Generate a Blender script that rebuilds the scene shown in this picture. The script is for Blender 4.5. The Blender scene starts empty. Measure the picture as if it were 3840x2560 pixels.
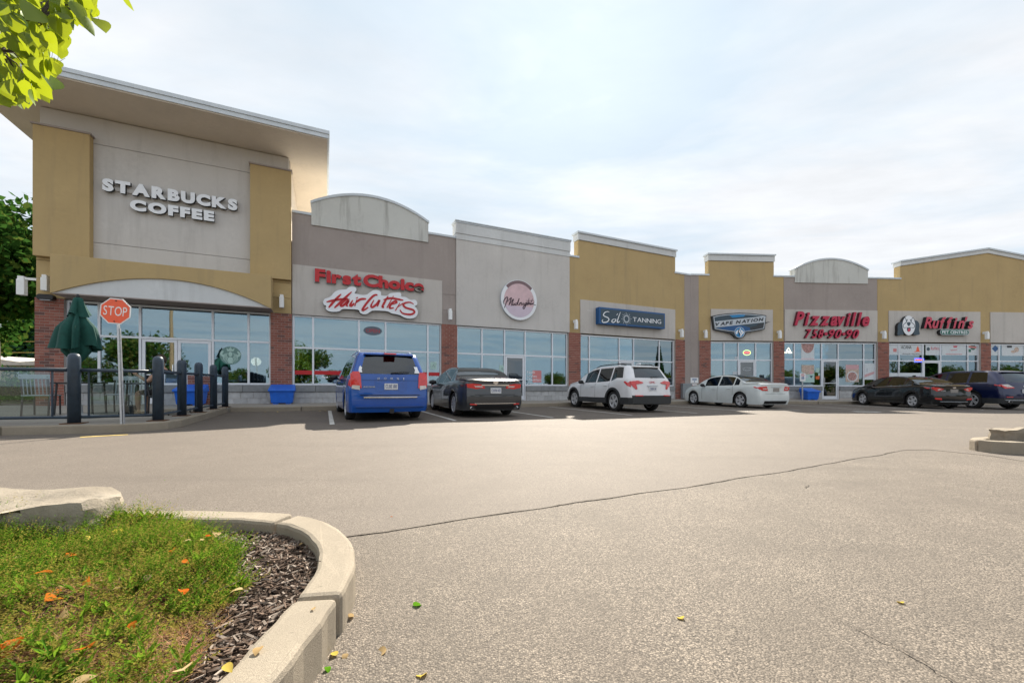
import bpy, bmesh, math, random
from mathutils import Vector, Matrix, noise as MN
from math import sin, cos, pi, radians, atan2, hypot, sqrt
random.seed(7)
R_ = random.random
def U(a, b): return a + (b - a) * R_()
SC = bpy.context.scene
COL = SC.collection
# ------------------------------------------------------------------ camera
FPX, CX, HY, EYE = 1518.4, 1920.0, 1448.0, 0.90      # focal length, principal column and horizon row in photo pixels; eye height
cam_d = bpy.data.cameras.new('camera'); cam = bpy.data.objects.new('camera', cam_d); COL.objects.link(cam)
cam.location = (0, 0, EYE); cam.rotation_euler = (pi / 2, 0, 0)
cam_d.sensor_width = 36; cam_d.lens = 36 * FPX / 3840; cam_d.shift_y = (HY - 1280) / 3840
cam_d.clip_start = 0.05; cam_d.clip_end = 3000
SC.camera = cam
# ------------------------------------------------------------------ world, sun, exposure
SUN_AZ, SUN_EL = radians(8.75), radians(40.3)
SDIR = Vector((sin(SUN_AZ) * cos(SUN_EL), cos(SUN_AZ) * cos(SUN_EL), sin(SUN_EL)))
W = bpy.data.worlds.new('World'); SC.world = W; W.use_nodes = True
nt = W.node_tree; nt.nodes.clear()
def wn(t, **k):
    n = nt.nodes.new(t)
    for a, b in k.items(): setattr(n, a, b)
    return n
lk = nt.links.new
sky = wn('ShaderNodeTexSky', sky_type='NISHITA', sun_disc=False, sun_elevation=SUN_EL, sun_rotation=SUN_AZ, altitude=200, air_density=1.0, dust_density=1.2, ozone_density=1.5)
tc = wn('ShaderNodeTexCoord'); sep = wn('ShaderNodeSeparateXYZ'); lk(tc.outputs['Generated'], sep.inputs[0])
mz = wn('ShaderNodeMath', operation='MAXIMUM'); lk(sep.outputs['Z'], mz.inputs[0]); mz.inputs[1].default_value = 0.06
dx = wn('ShaderNodeMath', operation='DIVIDE'); lk(sep.outputs['X'], dx.inputs[0]); lk(mz.outputs[0], dx.inputs[1])
dy = wn('ShaderNodeMath', operation='DIVIDE'); lk(sep.outputs['Y'], dy.inputs[0]); lk(mz.outputs[0], dy.inputs[1])
cmb = wn('ShaderNodeCombineXYZ'); lk(dx.outputs[0], cmb.inputs[0]); lk(dy.outputs[0], cmb.inputs[1])
mp = wn('ShaderNodeMapping'); lk(cmb.outputs[0], mp.inputs[0]); mp.inputs['Rotation'].default_value = (0, 0, radians(25)); mp.inputs['Scale'].default_value = (0.55, 1.0, 1.0); mp.inputs['Location'].default_value = (1.7, 0.4, 0)
n1 = wn('ShaderNodeTexNoise'); lk(mp.outputs[0], n1.inputs['Vector']); n1.inputs['Scale'].default_value = 0.85; n1.inputs['Detail'].default_value = 6; n1.inputs['Roughness'].default_value = 0.55; n1.inputs['Distortion'].default_value = 0.4
cr = wn('ShaderNodeValToRGB'); lk(n1.outputs['Fac'], cr.inputs[0])
cr.color_ramp.elements[0].position = 0.37; cr.color_ramp.elements[0].color = (0.38, 0.38, 0.38, 1)
cr.color_ramp.elements[1].position = 0.57; cr.color_ramp.elements[1].color = (0.97, 0.97, 0.97, 1)
dt = wn('ShaderNodeVectorMath', operation='DOT_PRODUCT'); lk(tc.outputs['Generated'], dt.inputs[0]); dt.inputs[1].default_value = SDIR
mr = wn('ShaderNodeMapRange', interpolation_type='SMOOTHSTEP'); lk(dt.outputs['Value'], mr.inputs[0])
mr.inputs[1].default_value = -0.9; mr.inputs[2].default_value = 1.0; mr.inputs[3].default_value = 2.8; mr.inputs[4].default_value = 2.6
pw = wn('ShaderNodeMath', operation='POWER'); mx = wn('ShaderNodeMath', operation='MAXIMUM'); lk(dt.outputs['Value'], mx.inputs[0]); mx.inputs[1].default_value = 0.0; lk(mx.outputs[0], pw.inputs[0]); pw.inputs[1].default_value = 30
gl = wn('ShaderNodeMath', operation='MULTIPLY_ADD'); lk(pw.outputs[0], gl.inputs[0]); gl.inputs[1].default_value = 1.0; lk(mr.outputs[0], gl.inputs[2])
n2 = wn('ShaderNodeTexNoise'); lk(mp.outputs[0], n2.inputs['Vector']); n2.inputs['Scale'].default_value = 2.6; n2.inputs['Detail'].default_value = 7; n2.inputs['Roughness'].default_value = 0.6
m2 = wn('ShaderNodeMapRange'); lk(n2.outputs['Fac'], m2.inputs[0]); m2.inputs[1].default_value = 0.3; m2.inputs[2].default_value = 0.7; m2.inputs[3].default_value = 0.92; m2.inputs[4].default_value = 1.06
ml = wn('ShaderNodeMath', operation='MULTIPLY'); lk(gl.outputs[0], ml.inputs[0]); lk(m2.outputs[0], ml.inputs[1])
cc = wn('ShaderNodeVectorMath', operation='SCALE'); cc.inputs[0].default_value = (0.965, 0.985, 1.02); lk(ml.outputs[0], cc.inputs['Scale'])
mix = wn('ShaderNodeMix', data_type='RGBA'); lk(cr.outputs[0], mix.inputs['Factor']); mn = wn('ShaderNodeVectorMath', operation='MINIMUM'); lk(sky.outputs[0], mn.inputs[0]); mn.inputs[1].default_value = (1.55, 2.02, 2.45); lk(mn.outputs[0], mix.inputs['A']); lk(cc.outputs[0], mix.inputs['B'])
bg = wn('ShaderNodeBackground'); lk(mix.outputs['Result'], bg.inputs[0]); bg.inputs[1].default_value = 0.10
wo = wn('ShaderNodeOutputWorld'); lk(bg.outputs[0], wo.inputs[0])
sd = bpy.data.lights.new('sun', 'SUN'); sd.energy = 2.9; sd.angle = radians(0.6); sd.color = (1.0, 0.91, 0.78)
so = bpy.data.objects.new('sun', sd); COL.objects.link(so); so.rotation_euler = SDIR.to_track_quat('Z', 'Y').to_euler(); so.location = (20, 60, 60)
SC.view_settings.view_transform = 'Standard'; SC.view_settings.look = 'None'; SC.view_settings.gamma = 1; SC.view_settings.exposure = 1.92
SC.cycles.max_bounces = 6; SC.cycles.transparent_max_bounces = 12; SC.cycles.caustics_reflective = False; SC.cycles.caustics_refractive = False
SC.cycles.sample_clamp_indirect = 4
try: SC.cycles.use_denoising = True
except Exception: pass
# ------------------------------------------------------------------ mesh builder
class MB:
    def __init__(s): s.v = []; s.f = []; s.m = []
    def add(s, vs, fs, m=0, M=None):
        b = len(s.v)
        for p in vs:
            s.v.append(tuple(M @ Vector(p)) if M is not None else tuple(p))
        for i, f in enumerate(fs):
            s.f.append([b + k for k in f]); s.m.append(m[i] if isinstance(m, (list, tuple)) else m)
        return s
    def box(s, x0, x1, y0, y1, z0, z1, m=0, M=None):
        v = [(x, y, z) for z in (z0, z1) for x, y in ((x0, y0), (x1, y0), (x1, y1), (x0, y1))]
        return s.add(v, [(3, 2, 1, 0), (4, 5, 6, 7), (0, 1, 5, 4), (1, 2, 6, 5), (2, 3, 7, 6), (3, 0, 4, 7)], m, M)
    def prism(s, pts, y0, y1, m=0, ms=None, M=None):
        # polygon in (x, z), counter-clockwise seen from -y; extruded from y0 (front) to y1
        n = len(pts); ms = m if ms is None else ms
        a = sum(pts[i][0] * pts[(i + 1) % n][1] - pts[(i + 1) % n][0] * pts[i][1] for i in range(n))
        if a < 0: pts = pts[::-1]
        v = [(x, y0, z) for x, z in pts] + [(x, y1, z) for x, z in pts]
        fs = [tuple(range(n)), tuple(range(2 * n - 1, n - 1, -1))] + [(i, i + n, (i + 1) % n + n, (i + 1) % n) for i in range(n)]
        return s.add(v, fs, [m, m] + [ms] * n, M)
    def slab(s, pts, z0, z1, m=0, ms=None, M=None):
        # polygon in (x, y); z0/z1 numbers or functions of x, y
        n = len(pts); ms = m if ms is None else ms
        a = sum(pts[i][0] * pts[(i + 1) % n][1] - pts[(i + 1) % n][0] * pts[i][1] for i in range(n))
        if a < 0: pts = pts[::-1]
        f0 = z0 if callable(z0) else (lambda x, y: z0); f1 = z1 if callable(z1) else (lambda x, y: z1)
        v = [(x, y, f0(x, y)) for x, y in pts] + [(x, y, f1(x, y)) for x, y in pts]
        fs = [tuple(range(n - 1, -1, -1)), tuple(range(n, 2 * n))] + [(i, (i + 1) % n, (i + 1) % n + n, i + n) for i in range(n)]
        return s.add(v, fs, [m, m] + [ms] * n, M)
    def tube(s, pts, r, n=8, m=0, cap=True, M=None):
        pts = [Vector(p) for p in pts]; k = len(pts)
        rs = r if isinstance(r, (list, tuple)) else [r] * k
        vs = []; up = Vector((0.13, 0.2, 1)).normalized(); prev = None
        for i, p in enumerate(pts):
            t = (pts[min(i + 1, k - 1)] - pts[max(i - 1, 0)]).normalized()
            if prev is None:
                a = t.cross(up)
                if a.length < 0.1: a = t.cross(Vector((1, 0, 0)))
            else: a = prev - t * prev.dot(t)
            a.normalize(); prev = a; b = t.cross(a)
            for j in range(n):
                q = 2 * pi * j / n; vs.append(p + (a * cos(q) + b * sin(q)) * rs[i])
        fs = [(i * n + j, i * n + (j + 1) % n, (i + 1) * n + (j + 1) % n, (i + 1) * n + j) for i in range(k - 1) for j in range(n)]
        if cap: fs += [tuple(range(n - 1, -1, -1)), tuple(range((k - 1) * n, k * n))]
        return s.add(vs, fs, m, M)
    def lathe(s, prof, n=20, m=0, M=None, mi=None, cap=True):
        # prof = [(r, z)] about the z axis
        vs = [(r * cos(2 * pi * j / n), r * sin(2 * pi * j / n), z) for r, z in prof for j in range(n)]
        fs = []; mm = []
        for i in range(len(prof) - 1):
            for j in range(n):
                fs.append((i * n + j, i * n + (j + 1) % n, (i + 1) * n + (j + 1) % n, (i + 1) * n + j)); mm.append(mi[i] if mi else m)
        if cap and prof[0][0] > 1e-5: fs.append(tuple(range(n - 1, -1, -1))); mm.append(mm[0])
        if cap and prof[-1][0] > 1e-5: k = len(prof) - 1; fs.append(tuple(range(k * n, k * n + n))); mm.append(mm[-2] if len(mm) > 1 else m)
        return s.add(vs, fs, mm, M)
    def mesh(s, name, mats, smooth=False):
        me = bpy.data.meshes.new(name); me.from_pydata(s.v, [], s.f)
        for q in (mats if isinstance(mats, (list, tuple)) else [mats]): me.materials.append(q)
        me.polygons.foreach_set('material_index', s.m)
        if smooth: me.polygons.foreach_set('use_smooth', [True] * len(s.f))
        me.update(); return me
    def obj(s, name, mats, parent=None, smooth=False, bevel=0, loc=None, rot=None):
        return link(name, s.mesh(name, mats, smooth), parent, bevel, loc, rot)
def link(name, me, parent=None, bevel=0, loc=None, rot=None):
    o = bpy.data.objects.new(name, me); COL.objects.link(o)
    if parent is not None: o.parent = parent
    if loc is not None: o.location = loc
    if rot is not None: o.rotation_euler = rot
    if bevel:
        b = o.modifiers.new('bevel', 'BEVEL'); b.width = bevel; b.segments = 2; b.limit_method = 'ANGLE'; b.angle_limit = radians(40)
    return o
def tag(o, label, cat, group=None):
    o['label'] = label; o['category'] = cat
    if group: o['group'] = group
    return o
def thing(name, label, cat, loc=(0, 0, 0), rz=0.0, group=None):
    o = bpy.data.objects.new(name, None); COL.objects.link(o); o.location = loc; o.rotation_euler = (0, 0, rz); o.empty_display_size = 0.2
    return tag(o, label, cat, group)
def struct(o): o['kind'] = 'structure'; return o
def stuff(o): o['kind'] = 'stuff'; return o
def autosmooth(me, deg=35):
    bm = bmesh.new(); bm.from_mesh(me)
    for f in bm.faces: f.smooth = True
    for e in bm.edges:
        if len(e.link_faces) == 2:
            e.smooth = e.calc_face_angle(0) < radians(deg)
    bm.to_mesh(me); bm.free()
# ------------------------------------------------------------------ materials
class NT:
    def __init__(s, name):
        s.m = bpy.data.materials.new(name); s.m.use_nodes = True; s.t = s.m.node_tree; s.t.nodes.clear()
        s.out = s.n('ShaderNodeOutputMaterial')
    def n(s, t, ins=None, **k):
        q = s.t.nodes.new(t)
        for a, b in k.items(): setattr(q, a, b)
        for a, b in (ins or {}).items():
            if hasattr(b, 'is_output') or isinstance(b, bpy.types.NodeSocket): s.t.links.new(b, q.inputs[a])
            else: q.inputs[a].default_value = b
        return q
    def noise(s, vec, scale, detail=4, rough=0.55, dist=0):
        return s.n('ShaderNodeTexNoise', {'Vector': vec, 'Scale': scale, 'Detail': detail, 'Roughness': rough, 'Distortion': dist}).outputs['Fac']
    def ramp(s, fac, *st):
        q = s.n('ShaderNodeValToRGB', {'Fac': fac}); e = q.color_ramp.elements
        while len(e) < len(st): e.new(0.5)
        for i, (p, c) in enumerate(st):
            e[i].position = p; e[i].color = (*c, 1) if isinstance(c, (tuple, list)) else (c, c, c, 1)
        return q.outputs['Color']
    def mix(s, f, a, b, bt='MIX'):
        q = s.n('ShaderNodeMix', data_type='RGBA', blend_type=bt)
        for k, v in (('Factor', f), ('A', a), ('B', b)):
            if isinstance(v, bpy.types.NodeSocket): s.t.links.new(v, q.inputs[k])
            elif k == 'Factor': q.inputs[k].default_value = v
            else: q.inputs[k].default_value = (*v, 1) if isinstance(v, (tuple, list)) else (v, v, v, 1)
        return q.outputs['Result']
    def pos(s, scale=(1, 1, 1), rot=0):
        g = s.n('ShaderNodeNewGeometry').outputs['Position']
        return s.n('ShaderNodeMapping', {'Vector': g, 'Scale': scale, 'Rotation': (0, 0, rot)}).outputs[0]
    def objc(s, scale=(1, 1, 1)):
        g = s.n('ShaderNodeTexCoord').outputs['Object']
        return s.n('ShaderNodeMapping', {'Vector': g, 'Scale': scale}).outputs[0]
    def bump(s, h, strength=0.3, dist=0.01):
        return s.n('ShaderNodeBump', {'Height': h, 'Strength': strength, 'Distance': dist}).outputs[0]
    def bsdf(s, **k):
        q = s.n('ShaderNodeBsdfPrincipled'); nm = {'color': 'Base Color', 'rough': 'Roughness', 'metal': 'Metallic', 'normal': 'Normal', 'coat': 'Coat Weight', 'spec': 'Specular IOR Level', 'emit': 'Emission Color', 'es': 'Emission Strength', 'trans': 'Transmission Weight', 'alpha': 'Alpha', 'ior': 'IOR'}
        for a, b in k.items():
            i = q.inputs[nm[a]]
            if isinstance(b, bpy.types.NodeSocket): s.t.links.new(b, i)
            elif isinstance(b, (tuple, list)): i.default_value = (*b, 1)
            else: i.default_value = b
        s.t.links.new(q.outputs[0], s.out.inputs['Surface']); s.b = q
        return s.m
def hexc(r, g, b):
    f = lambda c: (c / 255 / 12.92) if c / 255 <= 0.04045 else ((c / 255 + 0.055) / 1.055) ** 2.4
    return (f(r), f(g), f(b))
def mul(c, k): return tuple(x * k for x in c)
def plain(name, col, rough=0.5, metal=0.0, var=0.08, scale=14, bump=0.0, bscale=60, coat=0.0, spec=0.5):
    t = NT(name); p = t.objc(); f = t.noise(p, scale, 5)
    c = t.mix(t.ramp(f, (0.3, 0.0), (0.7, 1.0)), mul(col, 1 - var), mul(col, 1 + var))
    k = dict(color=c, rough=rough, metal=metal, coat=coat, spec=spec)
    if bump: k['normal'] = t.bump(t.noise(p, bscale, 4), bump, 0.01)
    return t.bsdf(**k)
def stucco(name, col, stain=0.25):
    t = NT(name); p = t.pos()
    c = t.mix(t.ramp(t.noise(p, 0.7, 6, 0.6), (0.3, 0.0), (0.7, 1.0)), mul(col, 0.86), mul(col, 1.08))
    c = t.mix(t.ramp(t.noise(p, 9, 4), (0.35, 0.0), (0.65, 1.0)), mul(col, 0.97), c)
    st = t.noise(t.pos((2.6, 2.6, 0.22)), 1.0, 6, 0.65)               # rain streaks running down
    c = t.mix(t.ramp(st, (0.54, 0.0), (0.80, stain)), c, mul((0.17, 0.16, 0.14), 0.9))
    return t.bsdf(color=c, rough=0.92, spec=0.25, normal=t.bump(t.noise(p, 170, 3), 0.35, 0.004))
M = {}
M['ochre'] = stucco('stucco_ochre', (0.49, 0.365, 0.185))
M['taupe'] = stucco('stucco_taupe', (0.375, 0.327, 0.303))
M['pale'] = stucco('stucco_pale_grey', (0.64, 0.66, 0.665))
M['mid'] = stucco('stucco_mid_grey', (0.60, 0.58, 0.555))
M['band'] = stucco('stucco_band', (0.56, 0.53, 0.495), 0.4)
M['grim'] = stucco('stucco_weathered_cream', (0.60, 0.61, 0.58), 0.9)
M['beige'] = stucco('stucco_beige_soffit', (0.66, 0.59, 0.50), 0.1)
M['flash'] = plain('metal_flashing', (0.58, 0.63, 0.67), 0.5, 0.1, 0.06, 3)
M['roofing'] = plain('roof_membrane', (0.62, 0.60, 0.55), 0.9, 0, 0.1, 1)
M['alum'] = plain('aluminium_frame', (0.74, 0.77, 0.82), 0.42, 0.1, 0.04)
M['alum_dark'] = plain('dark_gasket', (0.02, 0.02, 0.022), 0.5)
M['mortar'] = plain('mortar', (0.50, 0.46, 0.43), 0.95, 0, 0.1, 20, 0.4)
def brickmat():
    t = NT('brick_red'); oi = t.n('ShaderNodeObjectInfo').outputs['Random']; p = t.pos()
    isl = t.n('ShaderNodeNewGeometry').outputs['Random Per Island']
    r = t.n('ShaderNodeMath', {0: oi, 1: isl}, operation='ADD').outputs[0]; r = t.n('ShaderNodeMath', {0: r}, operation='FRACT').outputs[0]
    c = t.ramp(r, (0.0, (0.12, 0.075, 0.07)), (0.09, (0.16, 0.08, 0.07)), (0.16, (0.27, 0.10, 0.075)), (0.55, (0.31, 0.115, 0.085)), (0.85, (0.34, 0.135, 0.10)), (1.0, (0.37, 0.175, 0.14)))
    c = t.mix(t.ramp(t.noise(p, 55, 5), (0.35, 0.0), (0.7, 0.6)), c, (0.24, 0.12, 0.095))
    return t.bsdf(color=c, rough=0.9, spec=0.2, normal=t.bump(t.noise(p, 220, 3), 0.5, 0.003))
M['brick'] = brickmat()
def blockmat(name, a, b):
    t = NT(name); isl = t.n('ShaderNodeObjectInfo').outputs['Random']; p = t.pos()
    c = t.mix(isl, a, b); c = t.mix(t.ramp(t.noise(p, 5, 6, 0.65), (0.35, 0.0), (0.75, 0.6)), c, mul(a, 0.62))
    return t.bsdf(color=c, rough=0.95, spec=0.2, normal=t.bump(t.noise(p, 90, 4), 0.6, 0.005))
M['block'] = blockmat('split_face_block', (0.44, 0.445, 0.45), (0.54, 0.545, 0.55))
M['cap'] = blockmat('stone_sill', (0.24, 0.25, 0.26), (0.32, 0.33, 0.335))
def concrete(name, col, s=1.0):
    t = NT(name); p = t.pos()
    c = t.mix(t.ramp(t.noise(p, 1.6 * s, 7, 0.65), (0.3, 0.0), (0.7, 1.0)), mul(col, 0.76), mul(col, 1.1))
    c = t.mix(t.ramp(t.noise(p, 150, 3), (0.4, 0.0), (0.62, 1.0)), mul(col, 0.80), c)
    c = t.mix(t.ramp(t.noise(p, 10 * s, 7, 0.7), (0.60, 0.0), (0.78, 0.55)), c, mul(col, 0.42))
    c = t.mix(t.ramp(t.noise(p, 26, 5, 0.7), (0.66, 0.0), (0.74, 0.7)), c, mul(col, 0.30))
    h = t.mix(0.5, t.noise(p, 420, 2), t.noise(p, 14, 6, 0.7))
    return t.bsdf(color=c, rough=0.93, spec=0.25, normal=t.bump(h, 0.55, 0.012))
M['conc'] = concrete('concrete', (0.36, 0.335, 0.295))
M['kerb'] = concrete('kerb_concrete', (0.37, 0.32, 0.25), 2.2)
def asphalt(name, c0, c1, stone, cell, bmp, patch=0.8):
    t = NT(name); p = t.pos()
    v = t.n('ShaderNodeTexVoronoi', {'Vector': p, 'Scale': cell}); d = v.outputs['Distance']; col = v.outputs['Color']
    v2 = t.n('ShaderNodeTexVoronoi', {'Vector': p, 'Scale': cell * 2.1})
    bw = t.n('ShaderNodeSeparateColor', {0: col}).outputs['Red']; bw2 = t.n('ShaderNodeSeparateColor', {0: v2.outputs['Color']}).outputs['Green']
    c = t.ramp(bw, (0.0, mul(c0, 0.55)), (0.25, c0), (0.6, c1), (0.9, stone), (1.0, mul(stone, 1.35)))
    c = t.mix(t.ramp(bw2, (0.72, 0.0), (0.80, 0.75)), c, mul(stone, 1.05))
    c = t.mix(t.ramp(d, (0.35, 0.0), (0.75, 0.75)), c, mul(c0, 0.45))
    big = t.mix(0.5, t.noise(p, 0.35, 6, 0.6), t.noise(p, 2.3, 6, 0.65))
    c = t.mix(t.ramp(big, (0.38, patch), (0.60, 0.0)), c, mul(c0, 0.95))
    c = t.mix(t.ramp(t.noise(p, 0.9, 7, 0.7, 0.5), (0.64, 0.0), (0.74, 0.40)), c, mul(c0, 0.45))
    c = t.mix(t.ramp(t.noise(t.pos((0.22, 1.5, 1.0), -0.25), 1.0, 6, 0.6), (0.52, 0.0), (0.72, 0.38)), c, mul(c0, 0.7))
    sp_ = t.n('ShaderNodeTexVoronoi', {'Vector': p, 'Scale': 0.55, 'Randomness': 1.0}).outputs['Distance']; c = t.mix(t.ramp(sp_, (0.05, 0.5), (0.13, 0.0)), c, mul(c0, 0.45))
    h = t.n('ShaderNodeMath', {0: d, 1: -1.0}, operation='MULTIPLY').outputs[0]
    return t.bsdf(color=c, rough=0.78, spec=0.42, normal=t.bump(h, bmp, 0.005))
M['asph_old'] = asphalt('asphalt_worn', (0.100, 0.083, 0.065), (0.178, 0.149, 0.118), (0.315, 0.265, 0.21), 150, 0.55, 0.65)
M['asph_new'] = asphalt('asphalt_lot', (0.122, 0.102, 0.083), (0.180, 0.152, 0.124), (0.257, 0.218, 0.178), 190, 0.4, 0.6)
M['crack'] = plain('crack_dark', (0.075, 0.062, 0.05), 1.0)
M['paint_line'] = plain('road_paint', (0.55, 0.54, 0.50), 0.8, 0, 0.25, 6)
M['paint_yellow'] = plain('road_paint_yellow', (0.55, 0.40, 0.10), 0.8, 0, 0.3, 8)
def glass(name, tint=(0.82, 0.86, 0.86), base=0.16, gl=(0.90, 0.96, 1.0)):
    t = NT(name); fr = t.n('ShaderNodeFresnel', {'IOR': 1.5}).outputs[0]
    f = t.n('ShaderNodeMapRange', {0: fr, 1: 0.0, 2: 1.0, 3: base, 4: 1.0}).outputs[0]
    nrm = t.bump(t.noise(t.pos(), 0.9, 2), 0.02, 0.05)
    a = t.n('ShaderNodeBsdfTransparent', {'Color': (*tint, 1)}); g = t.n('ShaderNodeBsdfGlossy', {'Color': (*gl, 1), 'Roughness': 0.015, 'Normal': nrm})
    x = t.n('ShaderNodeMixShader', {0: f, 1: a.outputs[0], 2: g.outputs[0]}); t.t.links.new(x.outputs[0], t.out.inputs['Surface'])
    return t.m
M['glass'] = glass('shop_glass', (0.58, 0.68, 0.71), 0.25, (0.68, 0.86, 0.94))
M['glass_clear'] = glass('railing_glass', (0.74, 0.80, 0.79), 0.02)
M['glass_door'] = glass('door_glass', (0.30, 0.34, 0.36), 0.10)
M['car_glass'] = glass('car_glass', (0.055, 0.07, 0.075), 0.06)
M['blind'] = plain('roller_blind', (0.72, 0.74, 0.74), 0.9)
M['inner_dark'] = plain('shop_interior', (0.12, 0.115, 0.11), 0.9)
M['inner_wall'] = plain('shop_inner_wall', (0.40, 0.38, 0.35), 0.9)
M['black'] = plain('black_plastic', (0.014, 0.014, 0.016), 0.5)
M['rubber'] = plain('tyre_rubber', (0.022, 0.022, 0.023), 0.85, 0, 0.15, 20, 0.2)
M['chrome'] = plain('chrome', (0.75, 0.76, 0.78), 0.16, 1.0, 0.02)
M['alloy'] = plain('alloy_rim', (0.60, 0.61, 0.63), 0.35, 0.35, 0.03)
M['white'] = plain('white_paint', (0.80, 0.81, 0.82), 0.45, 0, 0.03)
M['lampwhite'] = plain('wall_lamp_white', (0.85, 0.87, 0.87), 0.5, 0, 0.04)
M['steel'] = plain('galvanised_steel', (0.52, 0.54, 0.56), 0.4, 0.7, 0.15, 25)
M['navy'] = plain('post_navy_paint', (0.030, 0.050, 0.075), 0.42, 0.1, 0.2, 9, 0.1, 40)
M['rust'] = plain('rust', (0.12, 0.055, 0.022), 0.95, 0, 0.4, 30)
M['stopred'] = plain('stop_sign_red', (0.85, 0.13, 0.055), 0.5, 0, 0.05)
M['bluebin'] = plain('blue_plastic', (0.012, 0.13, 0.62), 0.42, 0, 0.08, 6)
M['greycan'] = plain('grey_slats', (0.30, 0.33, 0.35), 0.6)
M['umbrella'] = plain('green_canvas', (0.004, 0.062, 0.048), 0.85, 0, 0.15, 12, 0.2, 90)
M['darkret'] = plain('letter_return_dark', (0.03, 0.035, 0.04), 0.6)
M['red'] = plain('sign_red', (0.50, 0.010, 0.016), 0.4, 0, 0.04)
M['crimson'] = plain('sign_crimson', (0.50, 0.008, 0.055), 0.4, 0, 0.04)
M['wine'] = plain('sign_wine_return', (0.11, 0.006, 0.02), 0.5)
M['rose'] = plain('sign_rose', (0.56, 0.045, 0.09), 0.4, 0, 0.04)
M['signwhite'] = plain('sign_white', (0.82, 0.85, 0.89), 0.4, 0, 0.02)
M['signnavy'] = plain('sign_navy', (0.030, 0.062, 0.090), 0.4)
M['signblue'] = plain('sign_blue', (0.008, 0.085, 0.25), 0.4)
M['signsky'] = plain('sign_bright_blue', (0.01, 0.22, 0.50), 0.4)
M['signdark'] = plain('sign_charcoal', (0.025, 0.033, 0.042), 0.45)
M['signgreen'] = plain('sign_green', (0.01, 0.13, 0.09), 0.4)
M['silver'] = plain('sign_silver', (0.50, 0.55, 0.60), 0.4)
M['pink'] = plain('sign_pink', (0.66, 0.47, 0.50), 0.45, 0, 0.12, 3)
M['lilac'] = plain('sign_lilac', (0.62, 0.52, 0.62), 0.45, 0, 0.05, 3)
M['mauve'] = plain('sign_mauve', (0.20, 0.13, 0.14), 0.45)
M['plum'] = plain('sign_plum', (0.05, 0.020, 0.038), 0.4)
M['wood'] = plain('table_wood', (0.30, 0.17, 0.09), 0.6, 0, 0.25, 8)
# ------------------------------------------------------------------ the site: ground plane, facade frames, photo-pixel helpers
def clamp(x, a, b): return max(a, min(b, x))
def g(x, y): return -0.0075 * clamp(x, -40, 60) + 0.003 * clamp(y, -40, 60)      # the lot falls gently to the right
def gp(px, py, dz=0.0):                                                          # photo pixel -> point on the ground (raised by dz)
    u = (px - CX) / FPX; v = (py - HY) / FPX; Y = (EYE - dz) / (v - 0.0075 * u + 0.003)
    return Vector((u * Y, Y, g(u * Y, Y) + dz))
class Frame:                                                                     # a facade plane: x along the wall, y into the building, z up
    def __init__(s, o, vp):
        t = atan2(vp - CX, FPX); s.o = o; s.d = (sin(t), cos(t)); s.n = (-cos(t), sin(t)); s.rz = pi / 2 - t
    def px(s, x, y, off=0.0):
        ox = s.o[0] + s.n[0] * off; oy = s.o[1] + s.n[1] * off; u = (x - CX) / FPX
        q = (oy * u - ox) / (s.d[0] - s.d[1] * u); Y = oy + s.d[1] * q
        return (q, EYE - (y - HY) / FPX * Y)
    def w(s, q, y=0.0, z=0.0): return Vector((s.o[0] + s.d[0] * q + s.n[0] * y, s.o[1] + s.d[1] * q + s.n[1] * y, z))
    def gz(s, q, y=0.0): p = s.w(q, y); return g(p.x, p.y)
FL = Frame((1.79, 20.3), 5200)
CORNER = 9.93
_c = FL.w(CORNER); FR = Frame((_c.x, _c.y), 24400)
# ------------------------------------------------------------------ glyphs of the built-in font, taken while the scene is still small
GLY = {}
def glyph(ch, bold=0.0, shear=0.0):
    k = (ch, bold, shear)
    if k not in GLY:
        c = bpy.data.curves.new('glyph', 'FONT'); c.body = ch; c.size = 1; c.extrude = 0.5; c.offset = bold; c.shear = shear; c.resolution_u = 4
        o = bpy.data.objects.new('glyph', c); COL.objects.link(o); bpy.context.view_layer.update()
        dg = bpy.context.evaluated_depsgraph_get(); e = o.evaluated_get(dg); me = e.to_mesh()
        vs = [tuple(v.co) for v in me.vertices]; fs = [tuple(p.vertices) for p in me.polygons]; ns = [p.normal.z for p in me.polygons]
        e.to_mesh_clear(); bpy.data.objects.remove(o); bpy.data.curves.remove(c)
        GLY[k] = (vs, fs, ns)
    return GLY[k]
def text_layout(s, bold=0.0, shear=0.0, gap=0.06, space=0.35):
    x = 0.0; out = []
    for ch in s:
        if ch == ' ': x += space; continue
        vs, fs, ns = glyph(ch, bold, shear)
        x0 = min(v[0] for v in vs); x1 = max(v[0] for v in vs)
        out.append((ch, x - x0)); x += x1 - x0 + gap
    return out, x - gap
def text_parts(s, q0, q1, z0, z1, y0, y1, bold=0.0, shear=0.0, gap=0.06, space=0.35, slope=0.0, zref=None):
    """letters of s fitted between q0..q1 and z0..z1 (cap height), as separate meshes [(ch, MB)]; material 0 = face, 1 = returns"""
    lay, wd = text_layout(s, bold, shear, gap, space)
    ref = zref or s
    zz = [v[1] for ch in ref if ch != ' ' for v in glyph(ch, bold, shear)[0]]; a, b = min(zz), max(zz)
    sx = (q1 - q0) / wd; sz = (z1 - z0) / (b - a); out = []
    for ch, dxx in lay:
        vs, fs, ns = glyph(ch, bold, shear); mb = MB()
        V = []
        for (x, y, z) in vs:
            X = q0 + (x + dxx) * sx; V.append((X, y0 + (0.5 - z) * (y1 - y0), z0 + (y - a) * sz + slope * (X - q0)))
        mb.add(V, [f for f in fs], [0 if n > 0.7 else 1 for n in ns]); out.append((ch, mb))
    return out
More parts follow.
